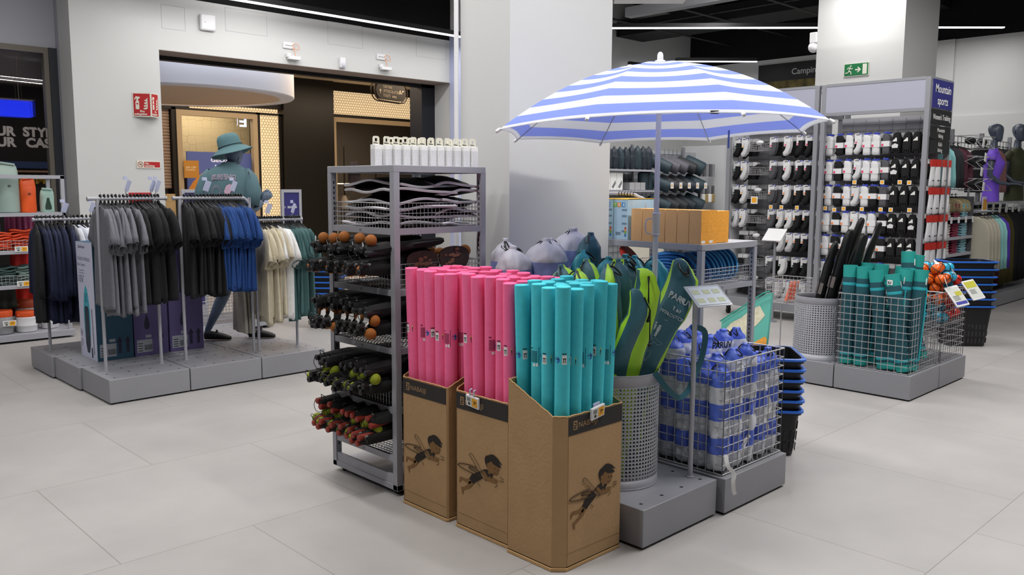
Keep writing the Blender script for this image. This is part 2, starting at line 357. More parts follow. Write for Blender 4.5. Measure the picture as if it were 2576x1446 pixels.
# video poster
t = thing('advertising_screen', 'blue shop advertising screen with a large sneaker and white lettering', 'screen', (6.98, 16.15, .6))
m = M(); m.box((0, 0, 0), (1.42, .04, 1.63)); m.build('screen_panel', mat('screen_blue', '#59659c', .4, emit=.45), t)
m = M(); wr(m, 'GEOX', .105, (.47, -.004, 1.44), (1, 0, 0), (0, 0, 1), bold=.03, sx=1.35); wr(m, 'Respira', .07, (.55, -.004, 1.34), (1, 0, 0), (0, 0, 1)); m.build('screen_lettering', mat('screen_white', '#e8e6f0', .5, emit=.7), t)
m = M(); oc = [(.02, .2), (.0, .9), (.10, 1.05), (.28, 1.22), (.42, 1.24), (.5, 1.15), (.62, 1.08), (.78, .98), (.86, .9), (.9, .2)]
m.ext(oc, (0, -.006, 0), (1, 0, 0), (0, 0, 1), .004, 0); m.ext([(.22, 1.0), (.26, 1.14), (.36, 1.2), (.42, 1.12), (.40, .98), (.3, .88), (.22, .9)], (0, -.012, 0), (1, 0, 0), (0, 0, 1), .004, 1)
for i in range(7): m.ext([(.05, .84 - i * .085), (.28, .78 - i * .085), (.28, .735 - i * .085), (.05, .795 - i * .085)], (0, -.012, 0), (1, 0, 0), (0, 0, 1), .004, 2)
m.build('sneaker_picture', [mat('pic_orange', '#d98a35', .6, emit=.35), mat('pic_brown', '#4a3a30', .6), mat('pic_white', '#e3d6c4', .6, emit=.3)], t)
t = thing('discount_poster', 'small orange discount poster hanging inside the cream shop window', 'poster', (6.82, 15.93, 1.72))
m = M(); m.box((0, 0, 0), (.29, .006, .33)); m.build('sheet', mat('poster_orange', '#bf8230', .6, emit=.15), t)
m = M(); wr(m, '20% OFF', .055, (.03, -.003, .18), (1, 0, 0), (0, 0, 1), bold=.02); wr(m, 'everything', .045, (.03, -.003, .14), (1, 0, 0), (0, 0, 1), bold=.02); m.build('lettering', mat('poster_cream', '#e6cfa0', .6, emit=.2), t)
t = thing('illuminated_letter', 'glowing white reversed letter in the top corner of the shop window', 'sign', (8.11, 15.998, 2.74))
m = M(); m.box((0, 0, 0), (.045, .02, .21)); [m.box((-.1, 0, z), (0, .02, z + .042)) for z in (0, .084, .168)]
m.ext([(-.155, .01), (-.135, .05), (-.135, .16), (-.155, .2), (-.146, .15), (-.146, .06)], (0, .02, 0), (1, 0, 0), (0, 0, 1), .01); m.build('letter_face', mat('letter_glow', '#c9daf8', .5, emit=1.1), t)
# right showroom furniture, dim
m = M()
for x in (10.35, 11.2, 12.1): m.rod((x, 17.2, 0), (x, 17.2, 2.5), .02, 6)
for z in (1.0, 1.9): m.box((10.3, 17.1, z), (12.3, 17.35, z + .02))
tag(m.build('display_shelf', mat('dark_bronze_metal', '#2b211c', .5, .4)), 'dark metal display shelf deep inside the right mall shop', 'shelf')
m = M(); m.box((10.25, 17.3, 1.62), (12.2, 17.34, 1.645)); tag(m.build('shelf_lamp', mat('shelf_led', '#fff0d8', .5, emit=2.)), 'thin glowing light bar inside the right mall shop', 'lamp')
m = M(); m.ext([(0, 0), (.24, 0), (.24, .4), (.18, .6), (.06, .6), (0, .4)], (10.6, 17.36, 1.5), (1, 0, 0), (0, 0, 1), .12); m.ext([(0, 0), (.3, 0), (.28, .5), (.2, .66), (.1, .66), (.02, .5)], (11.4, 17.36, 1.5), (1, 0, 0), (0, 0, 1), .12)
tag(m.build('fashion_picture', mat('dim_poster', '#4c4550', .7)), 'dim picture on the rear wall of the right mall shop', 'picture')
for i, (x, c, z) in enumerate([(10.4, '#a32020', 1.05), (10.55, '#b9a08a', 1.05), (10.9, '#8a3030', 1.05), (11.2, '#c8b8a4', 1.05)]):
    m = M(); m.lathe([(.05, 0), (.09, .02), (.10, .2), (.06, .3), (.035, .34)], 10, 0, (x, 17.22, z - .03)); tag(m.build('handbag', mat('bag_col_%d' % i, c, .6)), ['red', 'tan', 'dark red', 'cream'][i] + ' handbag on the dark display shelf in the mall shop', 'bag')
# mall downlights
for i, (x, y) in enumerate([(9.0, 14.75), (9.12, 14.75)]):
    m = M(); m.lathe([(.045, 3.79), (.03, 3.775), (.001, 3.775)], 12, 0, (x, y, 0)); tag(m.build('ceiling_spotlight', mat('spot_glow', '#fff4dc', .5, emit=6.)), ['left', 'right'][i] + ' lamp of the twin recessed mall ceiling spotlight', 'lamp', 'twin recessed mall spotlights')
# hanging wayfinding sign
t = thing('wayfinding_sign', 'dark rounded hanging sign pointing to car park, lifts and toilets', 'sign', (9.64, 13.2, 3.34), math.radians(18))
def pill(l, h, n=10): return [(l / 2 - h / 2 + h / 2 * math.cos(a), h / 2 * math.sin(a)) for a in [(-PI / 2 + PI * i / n) for i in range(n + 1)]] + [(-l / 2 + h / 2 + h / 2 * math.cos(a), h / 2 * math.sin(a)) for a in [(PI / 2 + PI * i / n) for i in range(n + 1)]]
m = M(); m.ext(pill(.94, .30), (0, .03, 0), (1, 0, 0), (0, 0, 1), .06); m.build('sign_plate', mat('sign_brown_black', '#1a1310', .5), t)
m = M(); m.tube([V((x, -.02, z)) for x, z in pill(1.05, .37, 8)], .012, 6, 0, loop=True); m.tube([V((x, .05, z)) for x, z in pill(1.05, .37, 8)], .012, 6, 0, loop=True); m.rod((-.36, .01, .14), (-.36, .01, .46), .009, 6); m.rod((.36, .01, .14), (.36, .01, .46), .009, 6); m.build('hoop_frame', mat('bronze_hoop', '#2a2019', .4, .5), t)
m = M()
for s_, z in (('CAR PARK', .05), ('LIFTS/ESCALATORS', -.03), ('TOILETS', -.11)): wr(m, s_, .075, (-.27, -.035, z), (1, 0, 0), (0, 0, 1), sx=.82)
m.ext([(-.36, -.06), (-.345, -.06), (-.345, .0), (-.325, -.02), (-.32, -.01), (-.352, .025), (-.385, -.01), (-.38, -.02), (-.36, .0)], (0, -.034, 0), (1, 0, 0), (0, 0, 1), .002)
for q in range(4): m.box((.02 + q * .035, -.036, -.11), (.035 + q * .035, -.033, -.07))
m.box((.25, -.036, -.02), (.285, -.033, .05)); m.ext([(.3, -.02), (.32, -.02), (.35, .03), (.39, .03), (.39, .05), (.34, .05), (.31, 0), (.3, 0)], (0, -.034, 0), (1, 0, 0), (0, 0, 1), .002)
m.build('lettering', mat('sign_cream', '#cfc2ae', .6), t)

# ---------------------------------------------------------------- view through the left glass
m = M(); wr(m, 'YOUR', .145, (2.42, 11.19, 2.155), (1, 0, 0), (0, 0, 1), bold=.05, sx=1.0); wr(m, 'STYLE', .145, (2.905, 11.19, 2.155), (1, 0, 0), (0, 0, 1), bold=.05, sx=1.0); wr(m, 'YOUR', .145, (2.42, 11.19, 2.03), (1, 0, 0), (0, 0, 1), bold=.05, sx=1.0); wr(m, 'CASE', .145, (2.93, 11.19, 2.03), (1, 0, 0), (0, 0, 1), bold=.05, sx=1.0)
for v_ in range(len(m.v)): pass
m.v = [(min(x * .955, 3.03), 10.725, 1.6 + (z - 1.6) * .955) for x, y, z in m.v]
tag(m.build('window_lettering', mat('letter_taupe', '#8d8682', .7)), 'large taupe capital letters stuck on the dark shop window at left', 'lettering')
t = thing('hanging_light_box', 'glowing bright blue light box hanging behind the left shop window', 'light box', (2.35, 11.9, 2.42))
m = M(); m.box((0, 0, 0), (.86, .12, .20)); m.build('light_face', mat('blue_glow', '#2038ff', .3, emit=.9), t, bev=.02)
m = M(); m.box((0, -.01, .2), (.86, .13, .215)); m.rod((.72, .06, .2), (.72, .06, 1.1), .004, 5); m.build('hanger_rail', mat('rail_pale', '#b0a090', .5), t)
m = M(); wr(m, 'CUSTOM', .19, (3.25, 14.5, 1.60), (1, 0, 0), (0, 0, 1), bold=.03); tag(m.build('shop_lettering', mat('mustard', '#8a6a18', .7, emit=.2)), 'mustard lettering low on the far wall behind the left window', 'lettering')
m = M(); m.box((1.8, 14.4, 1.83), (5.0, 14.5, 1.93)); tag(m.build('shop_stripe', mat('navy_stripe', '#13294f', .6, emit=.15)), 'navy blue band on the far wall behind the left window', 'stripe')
m = M(); m.box((1.8, 14.3, 1.77), (5.0, 14.42, 1.795)); tag(m.build('shop_rail', mat('copper_rail', '#8d6a4c', .5)), 'copper coloured rail below the navy band behind the left window', 'rail')

# ---------------------------------------------------------------- ceiling lamps in view
ledm = mat('led_white', '#f6f8ff', .5, emit=9.)
def led(a, b, label):
    a = V(a); b = V(b); L = (b - a).length; ang = math.atan2(b.y - a.y, b.x - a.x)
    t = thing('linear_ceiling_lamp', label, 'lamp', a, ang, 'linear ceiling lamps')
    m = M(); m.box((0, -.035, .0), (L, .035, .06)); m.build('lamp_housing', black, t)
    m = M(); m.box((0, -.028, -.014), (L, .028, 0)); m.build('lamp_diffuser', ledm, t)
    return t
led((3.6, 9.55, 3.745), (9.2, 9.55, 3.745), 'long glowing ceiling lamp above the white wall at left')
led((10.15, 8.64, 4.0), (12.55, 6.12, 4.0), 'long glowing ceiling lamp between the two pillars')
led((13.2, 5.42, 4.0), (14.38, 4.22, 4.0), 'glowing ceiling lamp right of the rear pillar')
led((13.3, 9.36, 3.9), (14.35, 8.3, 3.9), 'short glowing ceiling lamp above the beach umbrella')
led((12.8, 10.05, 3.85), (13.8, 9.95, 3.85), 'short slanted ceiling lamp half hidden by the umbrella')
m = M(); TRX, TRY0, TRY1 = 9.0, 4.2, 7.15; m.box((TRX, TRY0, 3.8), (TRX + .14, TRY1, 3.86)); m.box((TRX, TRY0, 3.86), (TRX + .01, TRY1, 3.92)); m.box((TRX + .13, TRY0, 3.86), (TRX + .14, TRY1, 3.92)); [m.rod((TRX + .07, y_, 3.9), (TRX + .07, y_, 5), .006, 5) for y_ in (TRY0 + .9, TRY1 - .6)]; t = tag(m.build('cable_tray', mat('tray_grey', '#8b8c90', .5, .3)), 'grey cable tray hanging under the ceiling behind the front pillar', 'tray')
m = M(); m.box((-.42, -.14, 0), (.42, .14, .05)); m.rod((0, 0, .05), (0, 0, 1.17), .008, 6); tag(m.build('ceiling_lamp', white_p, loc=(8.46, 6.35, 3.80), rot=(0, 0, math.radians(-46)), bev=.006), 'white ceiling fitting at the top edge of the frame', 'lamp')
# ================================================================ FRONT DISPLAY
def cage_wires(m, a, b, p, r=.0022, top=False, bottom=True, n=5, skip=()):
    # wire mesh box from corner a to corner b with grid pitch p
    (x0, y0, z0), (x1, y1, z1) = a, b
    nx = max(1, round((x1 - x0) / p)); ny = max(1, round((y1 - y0) / p)); nz = max(1, round((z1 - z0) / p))
    for i in range(nx + 1):
        x = x0 + (x1 - x0) * i / nx
        if '-y' not in skip: m.rod((x, y0, z0), (x, y0, z1), r, n)
        if '+y' not in skip: m.rod((x, y1, z0), (x, y1, z1), r, n)
        if bottom: m.rod((x, y0, z0), (x, y1, z0), r, n)
    for i in range(ny + 1):
        y = y0 + (y1 - y0) * i / ny
        if '-x' not in skip: m.rod((x0, y, z0), (x0, y, z1), r, n)
        if '+x' not in skip: m.rod((x1, y, z0), (x1, y, z1), r, n)
        if bottom: m.rod((x0, y, z0), (x1, y, z0), r, n)
    for i in range(nz + 1):
        z = z0 + (z1 - z0) * i / nz; q = r * (1.5 if i in (0, nz) else 1)
        if '-y' not in skip: m.rod((x0, y0, z), (x1, y0, z), q, n)
        if '+y' not in skip: m.rod((x0, y1, z), (x1, y1, z), q, n)
        if '-x' not in skip: m.rod((x0, y0, z), (x0, y1, z), q, n)
        if '+x' not in skip: m.rod((x1, y0, z), (x1, y1, z), q, n)
    return m
# ---- podium modules
def podium(x0, y0, x1, y1, h, label, group, holes=True, nm='podium_module'):
    t = thing(nm, label, 'podium', (x0, y0, 0), group=group)
    w_, d_ = x1 - x0, y1 - y0
    m = M(); m.box((.002, .002, .012), (w_ - .002, d_ - .002, h)); m.build('podium_box', G_podium, t, bev=.003)
    if holes:
        m = M()
        for i in range(4):
            for j in range(4):
                cx, cy = .06 + (w_ - .12) * i / 3, .06 + (d_ - .12) * j / 3
                m.box((cx - .007, cy - .007, h), (cx + .007, cy + .007, h + .0008))
        tag(m.build('peg_holes', black, t), label='small square black peg holes')
    m = M(); [m.box((x, y, 0), (x + .05, y + .05, .012)) for x in (.02, w_ - .07) for y in (.02, d_ - .07)]; m.build('feet', black, t)
    return t
GF = 'grey podium modules of the front display'
podium(2.906, 2.149, 3.497, 2.75, .185, 'grey metal podium module under the perforated bin of lime windscreen bags', GF)
podium(2.906, 2.752, 3.497, 3.35, .185, 'grey metal podium module behind the perforated bin in the front display', GF)
podium(3.522, 2.119, 4.13, 2.72, .185, 'grey metal podium module under the wire cage of blue striped bags', GF)
podium(3.51, 2.752, 4.13, 3.35, .185, 'grey metal podium module behind the wire cage in the front display', GF)

# ---- tall shelf with wire baskets
def slotted_post(m, x, y, h, sx, sy, k=0, ks=1):
    # square post with slot holes on the two inner faces
    m.box((x, y, .03), (x + .035, y + .035, h), k)
    z = .15
    while z < h - .05:
        m.box((x + (.035 if sx > 0 else -.0006), y + .014, z), (x + (.0356 if sx > 0 else 0), y + .021, z + .016), ks)
        m.box((x + .014, y + (.035 if sy > 0 else -.0006), z), (x + .021, y + (.0356 if sy > 0 else 0), z + .016), ks)
        z += .028
def shelf_unit(label, loc, w_, d_, h, rails, basket_h, name='shelf_unit', cat='shelf', pitch=.025):
    t = thing(name, label, cat, loc)
    for (x, y, sx, sy) in ((0, 0, 1, 1), (w_ - .035, 0, -1, 1), (0, d_ - .035, 1, -1), (w_ - .035, d_ - .035, -1, -1)):
        m = M(); slotted_post(m, x, y, h - .035, sx, sy); m.build('post', [G_metal, black], t)
    m = M()
    m.box((0, 0, h - .035), (w_, .035, h)); m.box((0, d_ - .035, h - .035), (w_, d_, h)); m.box((0, .035, h - .035), (.035, d_ - .035, h)); m.box((w_ - .035, .035, h - .035), (w_, d_ - .035, h)); m.box((.03, .03, h - .012), (w_ - .03, d_ - .03, h - .004))
    m.build('top_frame', G_metal, t, bev=.002)
    m = M(); m.box((0, 0, .03), (w_, d_, .06)); m.box((.035, .004, .06), (w_ - .035, .02, .11)); m.box((.004, .035, .06), (.02, d_ - .035, .11)); m.build('base_tray', G_metal, t, bev=.002)
    for x, y in ((.05, .05), (w_ - .05, .05), (.05, d_ - .05), (w_ - .05, d_ - .05)):
        m = M(); m.lathe([(.018, 0), (.018, .012), (.008, .014), (.008, .03)], 10, 0, (x, y, 0)); m.build('foot', black, t)
    for z in rails:
        m = M()
        m.box((.035, .004, z - .032), (w_ - .035, .016, z)); m.box((.035, d_ - .016, z - .032), (w_ - .035, d_ - .004, z)); m.box((.004, .035, z - .032), (.016, d_ - .035, z)); m.box((w_ - .016, .035, z - .032), (w_ - .004, d_ - .035, z))
        for q in (-.006, .006): m.box((.0035, d_ / 2 + q - .001, z - .024), (.004, d_ / 2 + q + .002, z - .010), 1)
        m.build('shelf_rail', [G_metal, black], t)
        m = cage_wires(M(), (.02, .038, z - .004), (w_ - .02, d_ - .038, z + basket_h), pitch, .0016, n=4); m.build('wire_basket', wire_m, t)
    return t
shelf_unit('tall grey metal shelf unit with five wire basket levels full of black beach racket sets', (2.513, 3.421, 0), .615, .604, 1.70, (1.385, 1.075, .775, .465, .212), .125)

# ---- white boxes standing on the tall shelf
speck = bpy.data.materials.new('speckled_print'); speck.use_nodes = True
_nt = speck.node_tree; _b = _nt.nodes['Principled BSDF']; _v = _nt.nodes.new('ShaderNodeTexVoronoi'); _v.inputs['Scale'].default_value = 150
_tc = _nt.nodes.new('ShaderNodeTexCoord'); _r = _nt.nodes.new('ShaderNodeValToRGB'); _r.color_ramp.elements[0].color = lin('#3f4044'); _r.color_ramp.elements[1].color = lin('#d8d8da'); _r.color_ramp.elements[0].position = .12; _r.color_ramp.elements[1].position = .2
_nt.links.new(_tc.outputs['Object'], _v.inputs[0]); _nt.links.new(_v.outputs[0], _r.inputs[0]); _nt.links.new(_r.outputs[0], _b.inputs['Base Color'])
tabm = mat('cream_tab', '#dcd9c8', .7)
proto = None
def carton(label, loc, rz):
    global proto
    if proto is None:
        t = thing('hanging_carton', label, 'box', loc, rz, 'white speckled cartons on top of the tall shelf'); s = .021
        m = M(); m.box((-s, -s, 0), (s, s, .108)); m.build('carton_body', white_c, t, bev=.001)
        m = M(); m.box((-s + .003, -s - .0008, .006), (s - .003, -s - .0001, .085)); m.box((-s - .0008, -s + .003, .006), (-s - .0001, s - .003, .085)); m.build('carton_print', speck, t)
        m = M(); hole = [(.0, .125), (.007, .128), (.008, .136), (.0, .141)]
        pts = [(-s, .108), (s, .108), (s, .142), (s - .008, .152), (.0, .152), (.0, .141), (-.008, .136), (-.007, .128), (0, .125), (.007, .128), (.008, .136), (0, .1405), (0, .152), (-s + .008, .152), (-s, .142)]
        m.box((-s, -.001, .108), (s, .001, .125)); m.ext([(-s, .125), (-.008, .125), (-.008, .14), (-.008, .152), (-s + .008, .152), (-s, .144)], (0, .001, 0), (1, 0, 0), (0, 0, 1), .002); m.ext([(s, .125), (.008, .125), (.008, .14), (.008, .152), (s - .008, .152), (s, .144)], (0, .001, 0), (1, 0, 0), (0, 0, 1), .002); m.box((-.008, -.001, .141), (.008, .001, .152))
        m.build('hanging_tab', tabm, t); m = M(); m.box((-.017, -.0015, .1135), (.012, -.0011, .117)); m.box((-.017, -.0015, .119), (.004, -.0011, .121)); m.build('tab_text', ink, t)
        proto = t; return t
    return copy_tree(proto, loc, (0, 0, rz), label)
for i in range(12): f = 0 if i == 0 else .11 + .89 * (i - 1) / 10; carton('white speckled carton on the tall shelf, %s from the left in the front row' % ORD[i], (2.575 + .515 * f, 3.655 - .17 * f + rnds(.004), 1.70), rnds(.08))
for i in range(8): carton('speckled carton with cream tab on the tall shelf, %s from left in rear row' % ORD[i], (2.69 + i * .054, 3.685 - i * .016, 1.70), rnds(.08))

# ---- beach racket sets in black net bags
net = mat('black_net', '#0d0c0d', .8, 0, .5, 400); grip = mat('black_grip', '#141416', .45)
orange_b = mat('orange_ball', '#8f5212', .75, 0, .3, 300); yel_b = mat('yellow_green_ball', '#8d9a1c', .75, 0, .3, 300); silver = mat('silver_print', '#8f8f8c', .5)
redg = mat('red_grip', '#8c2f22', .5, 0, .1, 200); brownw = mat('racket_wood', '#3b2a22', .7, 0, .1, 90, .4, 30)
def racket_set(kind):
    # lies along +X: handle ends at x<0 (towards the aisle), heads at x>0
    t = thing('beach_racket_set', 'x', 'racket set')
    m = M(); pts = [(-.14, .020, .022), (-.10, .036, .034), (-.02, .040, .036), (.06, .045, .034), (.12, .072, .026), (.20, .080, .024), (.30, .076, .022), (.36, .045, .018), (.38, .015, .01)]
    m.rings([[V((x, ry * math.cos(2 * PI * j / 14) * (1 + .1 * math.sin(3 * j + x * 60)), rz_ * math.sin(2 * PI * j / 14) * (1 + .12 * math.sin(5 * j + x * 90)))) for j in range(14)] for x, ry, rz_ in pts])
    m.build('net_bag', net, t)
    for s in (-1, 1):
        m = M(); m.tube([(-.155, s * .017, .012 * s), (-.15, s * .017, .012 * s), (-.03, s * .017, .012 * s)], [.010, .0165, .0155], 10); h = m.build('handle', redg if kind == 'red' else grip, t)
        m = M(); m.ball((-.112, s * .019, .0155 + .012 * s), .012, 0, 8, 4, (1, .55, .3)); m.build('grip_print', silver, h)
    m = M(); m.ball((-.10, -.012, -.050 if kind != 'up' else .052), .030, 0, 16, 10); m.build('ball', yel_b if kind in ('red', 'yellow') else orange_b, t)
    m = M(); m.tube(smooth([(-.12, .01, .03), (-.145, .03, .02), (-.155, .035, -.015), (-.15, .02, -.045), (-.135, .0, -.05), (-.125, -.02, -.03), (-.12, -.01, .02)], 3), .0018, 5); m.tube(smooth([(-.11, 0, .03), (-.125, -.012, .045), (-.13, .008, .05), (-.12, .02, .03)], 3), .0022, 5); m.build('drawstring', black, t)
    m = M(); m.ext([(-.02, 0), (.02, 0), (.024, .055), (.0, .075), (-.022, .05)], (-.10, .04, -.02), (.35, .93, 0), (-.2, 0, .97), .001); m.build('paper_tag', white_c, t) if kind == 'up' else None
    return t
RK = {}
def put_rack(kind, label, loc, rot):
    if kind not in RK: RK[kind] = t = racket_set(kind); t['label'] = label; t['group'] = 'beach racket sets on the tall shelf'; t.location = loc; t.rotation_euler = rot; return t
    return copy_tree(RK[kind], loc, rot, label)
LV = [('second', 1.075, ['orange', 'up'], 'orange'), ('third', .775, ['up', 'orange'], 'orange'), ('fourth', .465, ['yellow', 'yellow'], 'yellow-green'), ('fifth', .212, ['red', 'red'], 'yellow-green')]
for nm, z, kinds, col in LV:
    gripc = 'red grips' if kinds[0] == 'red' else 'black grips'
    for lay in range(2):
        n_ = 7 if lay == 0 else 5
        for i in range(n_):
            y = 3.495 + i * (.47 / (n_ - 1)) + rnds(.01); zz = z + (.112, .205)[lay] + rnds(.008)
            k = kinds[lay]
            put_rack(k, 'racket set with %s, %s ball, %s shelf level, %s from right in %s layer' % (gripc, col, nm, ORD[i], ['lower', 'upper'][lay]),
                     (2.50 + (.03 if lay else 0) + rnds(.02), y, zz), ((PI / 2 if lay == 0 else rnds(.5)) + rnds(.2), rnds(.05) - .04, rnds(.08)))
# pair of wooden rackets seen from the side on the second level and ball ends at the rear
for i, (x, y, z) in enumerate([(2.72, 3.462, 1.20), (2.93, 3.455, 1.215)]):
    t = thing('beach_racket', ['brown patterned wooden racket on the second shelf level, nearer the front post', 'brown wooden racket with drilled holes facing the pillar side'][i], 'racket', (x, y, z))
    m = M(); pts = [(.105 * math.cos(a) * (1 if i else 1), .075 * math.sin(a) + (.01 * math.cos(2 * a))) for a in [2 * PI * k / 28 for k in range(28)]]
    m.ext(pts, (0, .004, 0), (1, 0, 0), (0, 0, 1), .008); m.build('racket_head', brownw, t)
    m = M(); [m.lathe([(.0035, -.0048), (.0035, -.0042)], 8, 0, (-.05 + .018 * (k % 6), 0, -.03 + .02 * (k // 6)), rotm(PI / 2)) for k in range(24)]
    m.build('drilled_holes', black, t); m = M()
    for k in range(14):
        a = rnd.uniform(0, 6.28); r_ = rnd.uniform(.01, .07); m.ball((r_ * math.cos(a) * 1.2, -.005, r_ * .7 * math.sin(a)), rnd.uniform(.006, .014), 0, 7, 3, (1.4, .1, .7))
    m.build('painted_pattern', mat('racket_paint', '#8a5a44', .7), t)
for i in range(7):
    m = M(); m.ball((0, 0, 0), .031, 0, 14, 9); o = m.build('ball', orange_b, loc=(2.86 + i * .062, 3.90 - i * .008 + rnds(.01), 1.262 - i * .011))
    tag(o, 'orange ball at the rear of the second shelf level, %s from the left' % ORD[i], 'ball', 'orange balls at the rear of the second shelf level')
m = M(); m.ball((0, 0, 0), .034, 0, 14, 9); tag(m.build('ball', orange_b, loc=(3.15, 3.62, 1.235)), 'single orange ball poking out right of the tall shelf beside the striped bags', 'ball')

# ---- flat black bags with white piping on the top basket
whitet = mat('white_piping', '#c9c6cc', .7); blk_f = mat('black_pvc', '#0f0e10', .4, 0, .3, 25); blk_p = mat('grey_flap', '#3b3a3e', .5)
def flat_bag(i, loc, L, Wd, rz, wob):
    t = thing('flat_board_bag', 'black pouch with white piping in the top basket, %s stack, %s from its bottom' % ('left' if i < 6 else 'right', ORD[i % 6]), 'bag', loc, rz, 'black pouches piled in the top basket')
    f = lambda u, v: .010 * math.sin(5 * u + wob) + .008 * math.sin(7 * v + 2 * wob) - .014 * (abs(u - .5) + abs(v - .5))
    def top(u, v, s):
        e = min(u, 1 - u, v, 1 - v) * 4; e = min(1, e)
        return V(((u - .5) * L, (v - .5) * Wd, f(u, v) + s * .027 * math.sqrt(max(e, 0))))
    m = M(); m.surf(lambda u, v: top(u, v, 1), 16, 10); m.surf(lambda u, v: top(u, 1 - v, -1), 16, 10); m.build('pouch', blk_f, t)
    edge = [(k / 14, 0) for k in range(14)] + [(1, k / 10) for k in range(10)] + [(1 - k / 14, 1) for k in range(14)] + [(0, 1 - k / 10) for k in range(10)]
    m = M(); P = [top(u, v, 0) + V(((u - .5) * .02, (v - .5) * .02, .004 * math.sin(9 * (u + v) + wob))) for u, v in edge]
    m.tube(P, .0075, 5, loop=True); m.build('piping', whitet, t)
    m = M(); m.lathe([(.034, 0), (.03, .006), (.001, .008)], 14, 0, tuple(top(.7, .35, 1) - V((0, 0, .004)))); m.build('orange_ball_window', mat('dim_orange', '#6b3d14', .6), t)
for i in range(6): flat_bag(i, (2.77 + rnds(.02), 3.70 + rnds(.015), 1.412 + i * .041), .40, .42, rnds(.12), i * 1.7)
for i in range(6): flat_bag(6 + i, (2.98 + rnds(.015), 3.69 + rnds(.015), 1.395 + i * .044), .26, .40, rnds(.15), i * 2.3 + 1)

# ---- cardboard dump bins
BOY = {'suit': [(0.092, 0.26), (0.11, 0.284), (0.15, 0.304), (0.177, 0.318), (0.192, 0.327), (0.213, 0.333), (0.221, 0.328), (0.219, 0.319), (0.231, 0.31), (0.234, 0.322), (0.254, 0.319), (0.25, 0.31), (0.243, 0.305), (0.243, 0.295), (0.227, 0.308), (0.219, 0.298), (0.196, 0.321), (0.184, 0.319), (0.179, 0.312), (0.173, 0.316), (0.162, 0.304), (0.185, 0.285), (0.163, 0.27), (0.14, 0.256), (0.12, 0.24)], 'skin_face': [(0.217, 0.372), (0.24, 0.38), (0.284, 0.361), (0.292, 0.352), (0.287, 0.335), (0.279, 0.322), (0.262, 0.319), (0.25, 0.32), (0.234, 0.322), (0.231, 0.312), (0.218, 0.319), (0.219, 0.329), (0.21, 0.343), (0.208, 0.362)], 'arm': [(0.184, 0.319), (0.196, 0.321), (0.217, 0.299), (0.231, 0.297), (0.25, 0.302), (0.27, 0.302), (0.288, 0.298), (0.282, 0.295), (0.264, 0.297), (0.278, 0.29), (0.281, 0.283), (0.259, 0.28), (0.21, 0.28), (0.193, 0.295), (0.185, 0.308)], 'leg1': [(0.09, 0.259), (0.109, 0.249), (0.096, 0.233), (0.081, 0.234), (0.036, 0.241), (0.031, 0.23), (0.021, 0.221), (0.02, 0.228), (0.023, 0.247), (0.031, 0.253), (0.063, 0.249), (0.081, 0.254)], 'leg2': [(0.09, 0.246), (0.109, 0.249), (0.119, 0.24), (0.1, 0.218), (0.075, 0.205), (0.05, 0.194), (0.048, 0.171), (0.044, 0.171), (0.037, 0.191), (0.032, 0.2), (0.036, 0.205), (0.044, 0.204), (0.067, 0.217), (0.085, 0.233)], 'hair': [(0.198, 0.382), (0.205, 0.394), (0.221, 0.4), (0.24, 0.409), (0.259, 0.409), (0.287, 0.397), (0.301, 0.383), (0.314, 0.376), (0.298, 0.377), (0.284, 0.383), (0.304, 0.365), (0.302, 0.36), (0.28, 0.362), (0.256, 0.367), (0.237, 0.378), (0.227, 0.367), (0.214, 0.364), (0.21, 0.356), (0.214, 0.347), (0.21, 0.344), (0.2, 0.361), (0.197, 0.375)]}
BOYL = {'tube1': [(0.092, 0.372), (0.097, 0.379), (0.106, 0.381), (0.115, 0.377), (0.138, 0.355), (0.173, 0.318), (0.21, 0.28)], 'tube2': [(0.092, 0.372), (0.097, 0.366), (0.123, 0.344), (0.154, 0.312), (0.185, 0.286), (0.197, 0.279), (0.21, 0.28)], 'loop': [(0.139, 0.323), (0.105, 0.325), (0.05, 0.32), (0.022, 0.315), (0.009, 0.307), (0.022, 0.301), (0.054, 0.295), (0.117, 0.289), (0.174, 0.287)], 'loop2': [(0.188, 0.304), (0.154, 0.311), (0.109, 0.316), (0.089, 0.314), (0.087, 0.309), (0.102, 0.305), (0.147, 0.3)], 's1': [(0.295, 0.317), (0.322, 0.313)], 's2': [(0.292, 0.3), (0.322, 0.303)], 's3': [(0.15, 0.254), (0.166, 0.239)], 's4': [(0.283, 0.277), (0.263, 0.263)]}

